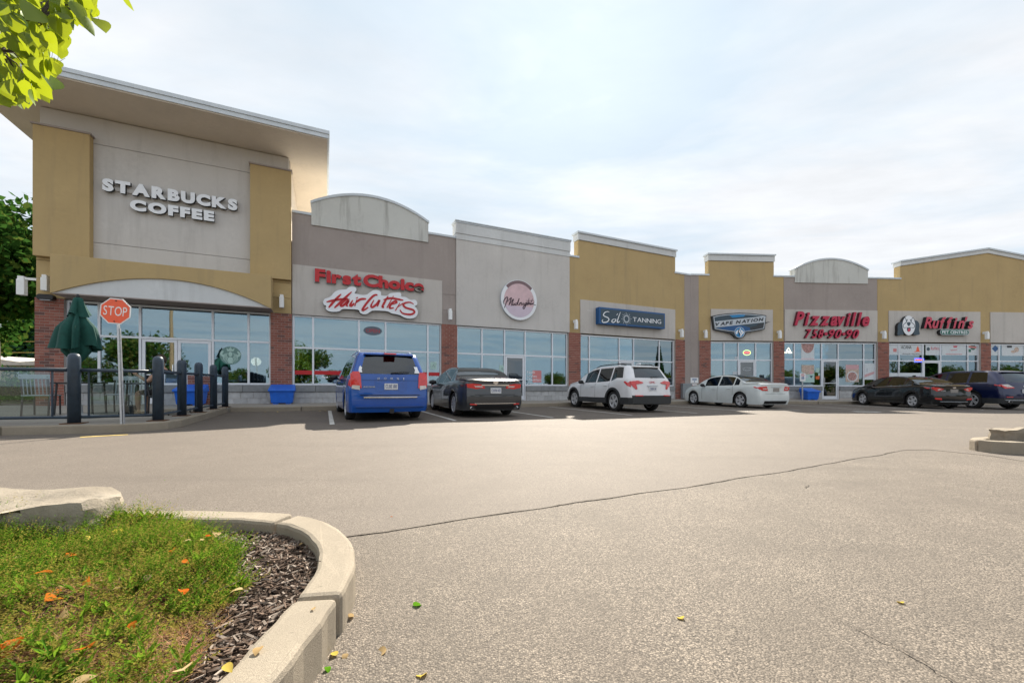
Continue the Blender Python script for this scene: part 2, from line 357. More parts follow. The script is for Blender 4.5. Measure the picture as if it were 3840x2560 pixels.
for _s, _b, _h in (('STARBUCKSOFE', 0.066, 0), ('FirstChoice', 0.05, 0), ('TANING', 0, 0), ('VAPENTIO', 0.05, 0.2), ('Pizavle', 0.035, 0.3), ('75890', 0.02, 0.35), ("Rufin's", 0.03, 0.3), ('PETCNRS', 0.015, 0), ('STOP', 0.0, 0), ('OPEN', 0.0, 0), ('HTPIZA', 0.01, 0), ('MEDISpachmgn', 0, 0)):
    for _ch in _s: glyph(_ch, _b, _h)
# ------------------------------------------------------------------ ground
mb = MB(); xs = [-1500, -40, 60, 1500]; ys = [-1500, -40, 60, 1500]
mb.add([(x, y, g(x, y)) for y in ys for x in xs], [(j * 4 + i, j * 4 + i + 1, j * 4 + i + 5, j * 4 + i + 4) for j in range(3) for i in range(3)])
struct(mb.obj('parking_lot', M['asph_old']))
def jag(pts, step=0.25, amp=0.02):
    out = []
    for a, b in zip(pts, pts[1:]):
        n = max(1, int(hypot(b[0] - a[0], b[1] - a[1]) / step))
        for i in range(n):
            t = i / n; out.append((a[0] + (b[0] - a[0]) * t + U(-amp, amp), a[1] + (b[1] - a[1]) * t + U(-amp, amp)))
    return out + [pts[-1]]
seam = jag([(-1.0, 2.38), (-0.77, 2.48), (-0.04, 2.84), (1.07, 3.38), (2.72, 4.22), (4.94, 5.44), (5.7, 5.86), (6.1, 5.92), (6.4, 5.4), (6.3, 4.6), (7.2, 3.0)])
mb = MB(); poly = [(-38, 2.6)] + seam + [(55, 3.0), (55, 55), (-38, 55)]
mb.add([(x, y, g(x, y) + 0.004) for x, y in poly], [tuple(range(len(poly)))])
struct(mb.obj('asphalt_lane', M['asph_new']))
def crack(pts, w=0.007, step=0.08, amp=0.008, dz=0.008):
    p = jag(pts, step, amp); mb = MB(); vs = []
    for i, (x, y) in enumerate(p):
        a = p[max(i - 1, 0)]; b = p[min(i + 1, len(p) - 1)]; L = hypot(b[0] - a[0], b[1] - a[1]) or 1
        nx, ny = -(b[1] - a[1]) / L, (b[0] - a[0]) / L; k = w * (U(0.4, 1.2) if MN.noise(Vector((x * 3, y * 3, 1))) > -0.12 else U(0.0, 0.3)) * (0.2 if i in (0, len(p) - 1) else 1)
        vs += [(x + nx * k, y + ny * k, g(x, y) + dz), (x - nx * k, y - ny * k, g(x, y) + dz)]
    mb.add(vs, [(2 * i, 2 * i + 1, 2 * i + 3, 2 * i + 2) for i in range(len(p) - 1)])
    struct(mb.obj('pavement_crack', M['crack']))
crack(seam[:-14], 0.0026, 0.04, 0.008)
crack([(1.22, 1.85), (1.25, 1.71), (1.28, 1.52), (1.34, 1.37), (1.36, 1.1)], 0.003, 0.02, 0.006)
crack([(2.6, 3.6), (2.75, 3.75), (3.0, 3.8)], 0.004, 0.04, 0.012)
crack([(3.1, 2.4), (3.3, 2.42), (3.6, 2.3)], 0.004, 0.04, 0.012)
# ------------------------------------------------------------------ raised walk, patio slab and kerbs
KW = 0.15
def refine(pts, joints, step=0.05, amp=0.004):
    out = []; jj = []
    for i in range(len(pts) - 1):
        if i in joints: jj.append(len(out))
        a, b = pts[i], pts[i + 1]; n = max(1, int(hypot(b[0] - a[0], b[1] - a[1]) / step))
        p0, p3 = pts[max(i - 1, 0)], pts[min(i + 2, len(pts) - 1)]
        for k in range(n):
            t = k / n; q = [0.5 * (2 * a[j] + (b[j] - p0[j]) * t + (2 * p0[j] - 5 * a[j] + 4 * b[j] - p3[j]) * t * t + (3 * a[j] - p0[j] - 3 * b[j] + p3[j]) * t ** 3) for j in (0, 1)]
            out.append((q[0] + U(-amp, amp), q[1] + U(-amp, amp)))
    return out + [pts[-1]], jj
def kerb_path(pts, parent, joints, name='kerb_stone', h=0.15, w=KW, inside=1, mat='kerb', bevel=0.02, gapw=0.012, fine=False):
    """pts = outer edge polyline; joints = indices where a new stone starts; inside = +1 left of travel, -1 right"""
    if fine: pts, joints = refine(pts, list(joints))
    n = len(pts); nor = []; e2 = 3 if fine else 1
    for i in range(n):
        a = pts[max(i - e2, 0)]; b = pts[min(i + e2, n - 1)]; L = hypot(b[0] - a[0], b[1] - a[1])
        nor.append((-(b[1] - a[1]) / L * inside, (b[0] - a[0]) / L * inside))
    idx = sorted(set([0] + list(joints) + [n - 1]))
    for a, b in zip(idx, idx[1:]):
        o = [pts[i] for i in range(a, b + 1)]; q = [(pts[i][0] + nor[i][0] * w, pts[i][1] + nor[i][1] * w) for i in range(a, b + 1)]
        def tr(P, e):
            P = list(P)
            if len(P) > 1:
                for k, j in ((0, 1), (-1, -2)):
                    L = hypot(P[j][0] - P[k][0], P[j][1] - P[k][1]) or 1
                    P[k] = (P[k][0] + (P[j][0] - P[k][0]) / L * e, P[k][1] + (P[j][1] - P[k][1]) / L * e)
            return P
        e = gapw * U(0.5, 1.3); o = tr(o, e + (U(0.0, 0.022) if fine else 0)); q = tr(q, e); dz = U(-0.006, 0.006)
        mb = MB(); mb.slab(o + q[::-1], lambda x, y: g(x, y) - 0.06, lambda x, y: g(x, y) + h + dz)
        if fine: mb.v = [(x, y, z + (0.005 * MN.noise(Vector((x * 7, y * 7, 2))) if z > g(x, y) + 0.05 else 0)) for x, y, z in mb.v]
        mb.obj(name, M[mat], parent, bevel=bevel)
walk = struct(bpy.data.objects.new('sidewalk', None)); COL.objects.link(walk)
WL, WR = 2.75, 3.0
def line_x(a, da, b, db):
    t = ((b[0] - a[0]) * db[1] - (b[1] - a[1]) * db[0]) / (da[0] * db[1] - da[1] * db[0]); return (a[0] + da[0] * t, a[1] + da[1] * t)
def xy(v): return (v.x, v.y)
def joint_at(wl, wr): return line_x(xy(FL.w(0, -wl)), FL.d, xy(FR.w(0, -wr)), FR.d)
jc = joint_at(WL - KW, WR - KW)
mb = MB(); mb.slab([xy(FL.w(-12.85, -WL + KW)), jc, xy(FR.w(34, -WR + KW)), xy(FR.w(34, 0.4)), xy(FR.w(0, 0.4)), xy(FL.w(-12.85, 0.4))], lambda x, y: g(x, y) - 0.06, lambda x, y: g(x, y) + 0.147)
mb.obj('walk_slab', M['conc'], walk)
jo = joint_at(WL, WR)
def seg(a, b, step):
    L = hypot(b[0] - a[0], b[1] - a[1]); n = max(1, round(L / step)); return [(a[0] + (b[0] - a[0]) * i / n, a[1] + (b[1] - a[1]) * i / n) for i in range(n)]
kp = seg(xy(FL.w(-12.8, -WL)), jo, 1.9) + seg(jo, xy(FR.w(34, -WR)), 1.9) + [xy(FR.w(34, -WR))]
kerb_path(kp, walk, range(len(kp)), h=0.15)
patio = struct(bpy.data.objects.new('patio', None)); COL.objects.link(patio)
pf = [(-30.0, -0.02), (-18.0, 3.72), (-13.0, 5.28), (-10.2, 6.16), (-8.47, 6.70), (-7.38, 7.04), (-7.0, 7.22), (-6.74, 7.48), (-6.63, 7.80), (-6.72, 8.24), (-7.16, 9.15), (-7.95, 10.85), xy(FL.w(-12.85, -WL))]
kerb_path(pf, patio, [1, 2, 3, 4, 9, 11], h=0.155, gapw=0.006)
def inset(pts, w, s=1):
    out = []
    for i in range(len(pts)):
        a = pts[max(i - 1, 0)]; b = pts[min(i + 1, len(pts) - 1)]; L = hypot(b[0] - a[0], b[1] - a[1]); out.append((pts[i][0] - (b[1] - a[1]) / L * w * s, pts[i][1] + (b[0] - a[0]) / L * w * s))
    return out
pin = inset(pf, KW * 0.96)
mb = MB(); mb.slab(pin[:-1] + [xy(FL.w(-12.99, -WL + KW)), xy(FL.w(-12.852, -WL + KW)), xy(FL.w(-12.852, 0.4)), xy(FL.w(-36, 0.4))], lambda x, y: g(x, y) - 0.06, lambda x, y: g(x, y) + 0.152)
mb.obj('patio_slab', M['conc'], patio)
# parking bay lines and the yellow kerb flash by the patio
def stripe(p0, p1, w, mat='paint_line', name='painted_line'):
    d = Vector((p1[0] - p0[0], p1[1] - p0[1])); L = d.length; d /= L; nx, ny = -d.y * w / 2, d.x * w / 2
    mb = MB(); mb.add([(x, y, g(x, y) + 0.008) for x, y in ((p0[0] + nx, p0[1] + ny), (p0[0] - nx, p0[1] - ny), (p1[0] - nx, p1[1] - ny), (p1[0] + nx, p1[1] + ny))], [(0, 1, 2, 3)])
    struct(mb.obj(name, M[mat]))
for q in (-10.0, -7.2, -4.4, -1.6, 1.2, 4.0, 6.8):
    stripe(xy(FL.w(q, -WL - 0.15)), xy(FL.w(q, -WL - 5.2)), 0.10)
for q in (3.0, 5.8, 8.3, 11.2, 13.9, 16.6):
    stripe(xy(FR.w(q, -WR - 0.15)), xy(FR.w(q, -WR - 5.2)), 0.10)
for k in range(6): stripe(xy(FR.w(5.9, -WR - 0.3 - k * 0.85)), xy(FR.w(8.2, -WR - 1.1 - k * 0.7)), 0.10)
stripe(xy(gp(300, 1640)), xy(gp(480, 1630)), 0.10, 'paint_yellow')
stripe(xy(gp(3200, 1543)), xy(gp(3300, 1545)), 0.35, 'paint_line')
# ------------------------------------------------------------------ shop buildings
BRICK = {}
for _n, _w in (('full', 0.116), ('half', 0.055)):
    _m = MB(); _m.box(-_w, _w, -0.02, 0.05, -0.0395, 0.0395); BRICK[_n] = _m.mesh('brick_' + _n, M['brick'])
BLOCK = MB().box(-0.196, 0.196, -0.03, 0.09, -0.108, 0.108).mesh('concrete_block', M['block'])
class Unit:
    def __init__(s, name, fr, s0, s1, label, cat='shop'):
        s.fr = fr; s.s0 = s0; s.s1 = s1; s.zb = fr.gz((s0 + s1) / 2, 0) + 0.15
        s.t = thing(name, label, cat, fr.w(s0, 0, s.zb), fr.rz)
    def part(s, name, mb, mats, parent=None, bevel=0, smooth=False):
        o = mb.obj(name, mats, s.t if parent is None else parent, bevel=bevel, smooth=smooth)
        if parent is None: o.location = (-s.s0, 0, -s.zb)
        return o
    def brick_pillar(s, q0, q1, ztop, side=True):
        zb = s.fr.gz((q0 + q1) / 2) + 0.10
        p = s.part('brick_pillar', MB().box(q0 + 0.004, q1 - 0.004, -0.062, 0.36, zb - 0.1, ztop), M['mortar'])
        w = q1 - q0; n = round((ztop - zb) / 0.09); h = (ztop - zb) / n; k = max(1, round(w / 0.243)); bw = w / k
        for r in range(n):
            z = zb + (r + 0.5) * h
            if r % 2 == 0: cells = [(q0 + (i + 0.5) * bw, 'full', bw) for i in range(k)]
            else: cells = [(q0 + bw * 0.25, 'half', bw / 2)] + [(q0 + (i + 1) * bw, 'full', bw) for i in range(k - 1)] + [(q1 - bw * 0.25, 'half', bw / 2)]
            for x, kind, ww in cells:
                o = link('brick', BRICK[kind], p); o.location = (x, -0.052 + U(-0.003, 0.003), z)
                o.scale = ((ww - 0.011) / (0.232 if kind == 'full' else 0.11), 1, (h - 0.011) / 0.079)
        return p
    def block_wall(s, q0, q1, sill):
        w = s.part('bulkhead', MB().box(q0, q1, -0.006, 0.30, s.fr.gz((q0 + q1) / 2) + 0.02, sill - 0.265), M['mortar'])
        for r in range(2):
            z = sill - 0.26 - 0.12 - 0.235 * r; x = q0 - (0.2 if r else 0.0)
            while x < q1 - 0.01:
                a, b = max(x, q0), min(x + 0.41, q1); x += 0.41
                if b - a < 0.05: continue
                o = link('concrete_block', BLOCK, w); o.location = ((a + b) / 2, U(-0.004, 0.004), z); o.scale = ((b - a - 0.012) / 0.392, 1, (0.235 - 0.012) / 0.216)
        n = max(1, round((q1 - q0) / 0.85)); cw = (q1 - q0) / n
        for i in range(n):
            MB().box(q0 + i * cw + 0.004, q0 + (i + 1) * cw - 0.004, -0.075, 0.16, sill - 0.26, sill - 0.004).obj('sill_stone', M['cap'], w, bevel=0.012)
    def storefront(s, q0, q1, ztop, sill, mull, transom, doors=(), door_top=None, ydoor=0.0, noblock=False):
        """aluminium shopfront between q0..q1; mull = inner mullion positions; doors = [(qa, qb, leaves)]"""
        y0, y1, fw = 0.05, 0.15, 0.068; xs = [q0] + list(mull) + [q1]
        f = MB()
        def dr(a, b): return any(abs(a - d[0]) < 0.2 and abs(b - d[1]) < 0.2 for d in doors)
        zb = s.zb
        for i, x in enumerate(xs):
            isd = any(abs(x - d[0]) < 0.2 or abs(x - d[1]) < 0.2 for d in doors)
            f.box(x - fw / 2, x + fw / 2, y0, y1, (zb if isd else sill), ztop)
        for a, b in zip(xs, xs[1:]):
            a2, b2 = a + fw / 2, b - fw / 2
            f.box(a2, b2, y0 + 0.002, y1 - 0.002, ztop - fw, ztop - 0.002); f.box(a2, b2, y0 + 0.002, y1 - 0.002, transom - fw / 2, transom + fw / 2)
            if not dr(a, b): f.box(a2, b2, y0 - 0.012, y1, sill, sill + fw)
        s.part('shopfront_frame', f, M['alum'])
        for a, b in zip(xs, xs[1:]):
            a2, b2 = a + fw / 2, b - fw / 2
            s.part('pane', MB().box(a2, b2, 0.095, 0.105, transom + fw / 2, ztop - fw), M['glass'])
            if not dr(a, b):
                s.part('pane', MB().box(a2, b2, 0.095, 0.105, sill + fw, transom - fw / 2), M['glass'])
        for (a, b, lv) in doors:
            a2, b2 = a + fw / 2 + 0.01, b - fw / 2 - 0.01; w = (b2 - a2) / lv
            for i in range(lv):
                x0, x1 = a2 + i * w + 0.006, a2 + (i + 1) * w - 0.006; z0, z1 = zb + 0.02, transom - fw / 2 - 0.01; st = 0.085
                m = MB(); m.box(x0, x0 + st, 0.06, 0.12, z0, z1); m.box(x1 - st, x1, 0.06, 0.12, z0, z1)
                m.box(x0 + st, x1 - st, 0.062, 0.118, z1 - st, z1); m.box(x0 + st, x1 - st, 0.062, 0.118, z0, z0 + 0.2)
                d = s.part('door', m, M['alum'])
                MB().box(x0 + st, x1 - st, 0.086, 0.094, z0 + 0.2, z1 - st).obj('pane', M['glass'] if lv == 2 else M['glass_door'], d)
                hx = x1 - st - 0.03 if (lv == 2 and i == 0) else x0 + st + 0.03
                hb = MB(); hb.tube([(hx, 0.02, z0 + 0.75), (hx, 0.02, z0 + 1.35)], 0.014, 6); hb.tube([(hx, 0.02, z0 + 0.8), (hx, 0.062, z0 + 0.8)], 0.01, 6); hb.tube([(hx, 0.02, z0 + 1.3), (hx, 0.062, z0 + 1.3)], 0.01, 6)
                hb.obj('handle', M['chrome'], d)
                MB().box(x0 + st, x1 - st, 0.055, 0.085, z0 + 0.98, z0 + 1.02).obj('push_bar', M['alum'], d)
        # bulkhead walls between the doors
        if not noblock:
            cuts = sorted([(d[0], d[1]) for d in doors]); x = q0 - 0.02
            for a, b in cuts + [(q1 + 0.02, None)]:
                if a - 0.02 - x > 0.15: s.block_wall(x, a - 0.03 if b else a, sill)
                x = (b + 0.03) if b else x
    def room(s, q0, q1, depth=7.0, top=3.72):
        zb = s.zb - 0.02; m = MB()
        m.box(q0, q1, depth, depth + 0.1, zb, top, 0); m.box(q0 - 0.1, q0, 0.31, depth, zb, top, 0); m.box(q1, q1 + 0.1, 0.31, depth, zb, top, 0)
        m.box(q0, q1, 0.20, depth, zb - 0.05, zb + 0.02, 1); m.box(q0, q1, 0.16, depth, top, top + 0.1, 0)
        s.part('interior', m, [M['inner_wall'], M['inner_dark']])
        for k in range(3):
            c = q0 + (q1 - q0) * (0.2 + 0.3 * k); m = MB(); hgt = U(0.85, 1.3); m.box(c - 0.5, c + 0.5, 3.0 + k * 0.7, 3.5 + k * 0.7, zb + 0.02, zb + hgt); m.box(c - 0.55, c + 0.55, 2.95 + k * 0.7, 3.55 + k * 0.7, zb + hgt, zb + hgt + 0.04)
            s.part('counter', m, M['wood'] if k % 2 else M['inner_dark'])
    def cap(s, q0, q1, z, y0=-0.04, y1=0.36, h=0.10, name='parapet_flashing'):
        s.part(name, MB().box(q0, q1, y0, y1, z - h, z), M['flash'], bevel=0.01)
LP = 7.67; WT = 3.66; BT = 5.58
def groove_panels(u, q0, q1, zs, y0, y1, mat, name):
    for a, b in zip(zs, zs[1:]): u.part(name, MB().box(q0, q1, y0, y1, a + 0.008, b - 0.008), mat)
# ---- corner coffee shop with the tower
A = Unit('shop_building', FL, -18.31, -11.30, 'tall corner coffee shop with flat overhanging roof and arched tan canopy over its glass front')
A.part('tower_core', MB().box(-18.18, -11.44, 0.05, 7.0, WT + 0.05, 9.64), M['taupe'])
groove_panels(A, -18.22, -11.40, [WT + 0.02, BT, 8.79, 9.64], 0.0, 0.3, M['mid'], 'wall_panel')
for q0, q1 in ((-18.25, -18.19), (-11.43, -11.37)): A.part('side_wall', MB().box(q0, q1, 0.3, 7.0, 3.7, 9.64), M['beige'])
for q0, q1, zt in ((-18.27, -16.97, 8.94), (-12.62, -11.305, 9.02)):
    A.part('pilaster', MB().box(q0, q1, -0.25, -0.002, 4.92, zt), M['ochre'], bevel=0.008)
    A.part('pilaster_cap', MB().box(q0 - 0.04, q1 + 0.04, -0.29, 0.0, zt + 0.001, zt + 0.05), M['taupe'])
for q0, q1 in ((-18.27, -17.62), (-11.99, -11.31)):
    groove_panels(A, q0, q1, [WT + 0.005, 4.25, 4.83, 4.915], -0.07, -0.002, M['ochre'], 'low_panel')
arc = [(-17.59, 3.685)] + [(-14.74 + 2.80 * k, 3.70 + 0.70 * (1 - k * k)) for k in [i / 14 - 1 for i in range(29)]] + [(-11.89, 3.685), (-11.89, 4.86), (-17.59, 4.86)]
A.part('arched_canopy', MB().prism(arc, -0.92, -0.40, 0), M['ochre'], bevel=0.01)
A.part('canopy_top', MB().box(-17.585, -11.895, -0.40, -0.01, 4.40, 4.855), M['ochre'])
lun = [(-14.74 + 2.80 * k, 3.70 + 0.72 * (1 - k * k)) for k in [i / 14 - 1 for i in range(29)]]
A.part('arch_infill', MB().prism([(-17.6, 3.72)] + lun + [(-11.88, 3.72)], -0.86, -0.72), M['pale'])
A.part('canopy_soffit', MB().box(-17.58, -11.9, -0.90, 0.05, 3.685, 3.72), M['taupe'])
ov = 1.83
A.part('roof_slab', MB().box(-19.6, -10.06, -ov, 8.2, 9.66, 9.86), [M['beige']])
A.part('roof_fascia', MB().box(-19.64, -10.02, -ov - 0.04, 8.24, 9.70, 9.84).box(-19.67, -9.99, -ov - 0.07, 8.27, 9.842, 9.96), M['flash'])
A.brick_pillar(-18.31, -17.64, WT); A.brick_pillar(-12.0, -11.28, WT)
A.storefront(-17.60, -12.02, WT, 0.955, [-16.86, -15.82, -13.80, -12.71], 2.55, [(-15.82, -13.80, 2)])
A.part('head_trim', MB().box(-17.62, -12.02, 0.04, 0.2, WT - 0.004, WT + 0.02), M['alum_dark'])
A.room(-18.1, -11.5)
A.part('roof', MB().box(-18.2, -11.4, 7.0, 16, 6.3, 6.4), M['roofing'])
# ---- hair salon
B = Unit('shop_building', FL, -11.30, -4.77, 'taupe hair salon front with pale curved parapet and red lettering')
top = [(-11.29, WT + 0.005), (-4.775, WT + 0.005), (-4.775, LP - 0.06), (-11.29, LP - 0.06)]
B.part('upper_wall', MB().prism(top, 0.0, 0.36), M['taupe'])
def arc_top(qa, qb, zc, ze, n=24):
    c = (qa + qb) / 2; h = (qb - qa) / 2; return [(c + h * k, ze + (zc - ze) * (1 - k * k)) for k in [1 - 2 * i / n for i in range(n + 1)]]
def arched_parapet(u, qa, qb, zbot, ze, zc, mat):
    u.part('curved_parapet', MB().prism([(qa, zbot), (qb, zbot)] + arc_top(qa, qb, zc, ze), -0.05, 0.40), mat)
    t = arc_top(qa - 0.03, qb + 0.03, zc + 0.07, ze + 0.07); b = arc_top(qa - 0.03, qb + 0.03, zc - 0.03, ze - 0.03)
    m = MB(); n = len(t); vs = [(x, -0.09, z) for x, z in t] + [(x, 0.44, z) for x, z in t] + [(x, -0.09, z) for x, z in b] + [(x, 0.44, z) for x, z in b]
    fs = []
    for i in range(n - 1): fs += [(i, i + 1, n + i + 1, n + i)[::-1], (2 * n + i, 2 * n + i + 1, i + 1, i)[::-1], (n + i, n + i + 1, 3 * n + i + 1, 3 * n + i)[::-1], (3 * n + i, 3 * n + i + 1, 2 * n + i + 1, 2 * n + i)[::-1]]
    fs += [(0, n, 3 * n, 2 * n), (n - 1, 3 * n - 1, 4 * n - 1, 2 * n - 1)]
    m.add(vs, fs); u.part('curved_flashing', m, M['flash'])
arched_parapet(B, -10.62, -6.03, 7.20, 8.05, 8.72, M['grim'])
B.cap(-11.29, -10.56, LP); B.cap(-6.10, -4.78, LP)
B.part('sign_band', MB().box(-11.27, -5.41, -0.045, -0.002, WT + 0.01, BT), M['band'])
groove_panels(B, -5.40, -4.78, [WT + 0.012, 4.30, 5.0, BT], -0.02, -0.002, M['taupe'], 'pier_panel')
B.brick_pillar(-5.45, -4.72, WT)
B.storefront(-11.24, -5.46, WT, 0.945, [-10.56, -8.87, -7.82, -6.03], 2.40, [(-8.87, -7.82, 1)])
B.room(-11.2, -4.9)
for a, b in ((-11.2, -10.59), (-10.53, -8.9), (-8.84, -7.85), (-7.79, -6.06), (-6.0, -5.5)):
    B.part('roller_blind', MB().box(a, b, 0.22, 0.225, 2.20 if not (-8.9 < a < -8.0) else 2.46, WT - 0.06), M['blind'])
B.part('window_stripe', MB().box(-11.2, -8.9, 0.088, 0.0935, 1.36, 1.52).box(-7.78, -5.5, 0.088, 0.0935, 1.36, 1.52), M['red'])
B.part('roof', MB().box(-11.36, -4.8, 0.37, 16, 6.5, 6.6), M['roofing'])
# ---- medi spa
Cc = Unit('shop_building', FL, -4.77, 1.26, 'plain grey medi spa front with tall flat cornice and round pink sign')
Cc.part('upper_wall', MB().box(-4.765, 1.255, -0.06, 0.40, WT + 0.005, 7.53), M['mid'])
Cc.part('cornice_band', MB().box(-4.775, 1.265, -0.085, 0.42, 7.535, 7.79), M['pale'])
Cc.part('cornice_band', MB().box(-4.79, 1.28, -0.11, 0.44, 7.80, 8.26), M['pale'])
Cc.cap(-4.84, 1.33, 8.38, -0.16, 0.48, 0.05); Cc.cap(-4.82, 1.31, 8.325, -0.135, 0.46, 0.06)
Cc.storefront(-4.70, 1.16, WT - 0.02, 0.925, [-3.49, -2.34, -1.24, 0.30], 2.40, [(-2.34, -1.24, 1)])
Cc.room(-4.6, 1.1)
for a, b, z in ((-4.66, -3.52, 1.0), (-3.46, -2.37, 1.0), (-2.31, -1.27, 2.46), (-1.21, 0.27, 1.42), (0.33, 1.12, 1.42)):
    Cc.part('roller_blind', MB().box(a, b, 0.22, 0.225, z, WT - 0.08), M['blind'])
Cc.part('roof', MB().box(-4.75, 1.24, 0.41, 16, 6.5, 6.6), M['roofing'])
# ---- tanning salon
D = Unit('shop_building', FL, 1.26, CORNER, 'ochre tanning salon front with flat grey cornice and blue sign box')
D.part('upper_wall', MB().prism([(1.27, WT + 0.005), (9.40, WT + 0.005), (9.40, LP - 0.06), (8.66, LP - 0.06), (8.66, 8.50), (1.83, 8.50), (1.83, LP - 0.06), (1.27, LP - 0.06)], 0.0, 0.40), M['ochre'])
D.part('corner_strip', MB().box(9.405, CORNER - 0.002, 0.0, 0.36, D.fr.gz(9.6) + 0.05, LP - 0.06), M['taupe'])
D.part('cornice_band', MB().box(1.80, 8.69, -0.05, 0.44, 8.52, 8.84), M['pale'])
D.cap(1.74, 8.75, 8.95, -0.11, 0.50, 0.10)
D.cap(1.29, 1.88, LP); D.cap(8.60, CORNER + 0.02, LP)
D.part('sign_band', MB().box(1.93, 8.62, -0.045, -0.002, WT + 0.01, 5.42), M['band'])
groove_panels(D, 1.28, 1.90, [WT + 0.012, 4.28, 5.0], -0.015, -0.002, M['ochre'], 'pier_panel')
groove_panels(D, 8.65, 9.39, [WT + 0.012, 4.28, 5.0], -0.015, -0.002, M['ochre'], 'pier_panel')
D.brick_pillar(1.20, 1.93, WT); D.brick_pillar(8.60, 9.38, WT)
D.storefront(1.95, 8.57, WT - 0.05, 0.905, [2.56, 4.55, 5.56, 7.47], 2.32, [(4.55, 5.56, 1)])
D.room(1.95, 9.2)
D.part('roof', MB().box(1.28, 12.5, 0.41, 16, 6.5, 6.6), M['roofing'])
# ---- vape shop
V_ = Unit('shop_building', FR, 0.0, 5.90, 'narrow ochre vape shop front with stepped flat parapet')
V_.part('upper_wall', MB().prism([(0.50, WT + 0.005), (5.89, WT + 0.005), (5.89, LP - 0.06), (5.26, LP - 0.06), (5.26, 8.50), (1.11, 8.50), (1.11, LP - 0.06), (0.50, LP - 0.06)], 0.0, 0.40), M['ochre'])
V_.part('corner_strip', MB().box(0.002, 0.495, 0.0, 0.36, V_.fr.gz(0.2) + 0.05, LP - 0.06), M['taupe'])
V_.part('cornice_band', MB().box(1.08, 5.29, -0.05, 0.44, 8.52, 8.85), M['pale']); V_.cap(1.02, 5.35, 8.96, -0.11, 0.50, 0.10)
V_.cap(-0.02, 1.16, LP + 0.03); V_.cap(5.22, 5.89, LP + 0.03)
V_.part('sign_band', MB().box(1.24, 5.17, -0.045, -0.002, WT + 0.01, BT), M['band'])
for a, b in ((0.52, 1.21), (5.20, 5.88)): groove_panels(V_, a, b, [WT + 0.012, 4.25, 4.85], -0.015, -0.002, M['ochre'], 'pier_panel')
V_.brick_pillar(0.50, 1.22, WT); V_.brick_pillar(5.19, 5.90, WT)
V_.storefront(1.25, 5.16, WT - 0.05, 0.90, [2.12, 3.03, 4.14], 2.50, [(3.03, 4.14, 1)])
V_.room(1.2, 5.3)
V_.part('roof', MB().box(0.3, 5.88, 0.41, 16, 6.5, 6.6), M['roofing'])
# ---- pizza shop
Pz = Unit('shop_building', FR, 5.90, 12.03, 'taupe pizza shop front with stained curved parapet and crimson lettering')
Pz.part('upper_wall', MB().box(5.905, 12.025, 0.0, 0.36, WT + 0.005, LP - 0.06), M['taupe'])
arched_parapet(Pz, 6.60, 11.37, 7.27, 8.10, 8.75, M['grim'])
Pz.cap(5.90, 6.66, LP + 0.03); Pz.cap(11.30, 12.03, LP + 0.03)
Pz.part('sign_band', MB().box(5.95, 12.0, -0.045, -0.002, WT + 0.01, BT + 0.03), M['band'])
Pz.storefront(5.93, 11.95, WT - 0.06, 0.90, [6.63, 8.41, 9.50, 11.19], 2.55, [(8.41, 9.50, 1)])
Pz.room(6.0, 11.9)
Pz.part('roof', MB().box(5.91, 12.02, 0.37, 16, 6.5, 6.6), M['roofing'])
# ---- pet shop under the gable
Rf = Unit('shop_building', FR, 12.03, 27.0, 'wide ochre pet shop front with low gabled parapet and pet centre sign')
gab = [(12.04, WT + 0.005), (26.9, WT + 0.005), (26.9, LP - 0.06), (25.43, LP - 0.06), (25.43, 8.42), (19.49, 9.36), (13.57, 8.42), (13.57, LP - 0.06), (12.04, LP - 0.06)]
Rf.part('upper_wall', MB().prism(gab, 0.0, 0.40), M['ochre'])
def gable_strip(u, z0, z1, y0, y1, name, mat, e=0.0):
    a, b, c = 13.55 - e, 19.49, 25.45 + e; u.part(name, MB().prism([(a, 8.42 + z0), (b, 9.36 + z0), (c, 8.42 + z0), (c, 8.42 + z1), (b, 9.36 + z1), (a, 8.42 + z1)], y0, y1), mat)
gable_strip(Rf, 0.012, 0.24, -0.05, 0.44, 'gable_band', M['pale']); gable_strip(Rf, 0.245, 0.34, -0.11, 0.50, 'gable_flashing', M['flash'], 0.06)
Rf.cap(12.04, 13.62, LP + 0.03); Rf.cap(25.4, 26.95, LP + 0.03)
for a, b in ((12.77, 18.98), (19.68, 25.9)): Rf.part('sign_band', MB().box(a, b, -0.045, -0.002, WT + 0.01, BT + 0.04), M['band'])
for a, b in ((12.05, 12.74), (19.0, 19.66)): groove_panels(Rf, a, b, [WT + 0.012, 4.25, 4.85], -0.015, -0.002, M['ochre'], 'pier_panel')
Rf.brick_pillar(12.0, 12.76, WT); Rf.brick_pillar(18.98, 19.68, WT)
Rf.storefront(12.80, 18.95, WT - 0.07, 0.90, [13.55, 15.16, 16.38, 18.24], 2.50, [(15.16, 16.38, 1)])
Rf.storefront(19.71, 25.9, WT - 0.07, 0.90, [20.40, 22.2, 23.4, 25.2], 2.50, [(22.2, 23.4, 1)])
Rf.part('end_pier', MB().box(25.93, 26.9, 0.0, 0.36, -0.1, WT), M['ochre'])
Rf.room(12.85, 18.9); Rf.room(19.75, 25.8)
Rf.part('roof', MB().box(12.04, 26.9, 0.41, 16, 6.5, 6.6), M['roofing'])
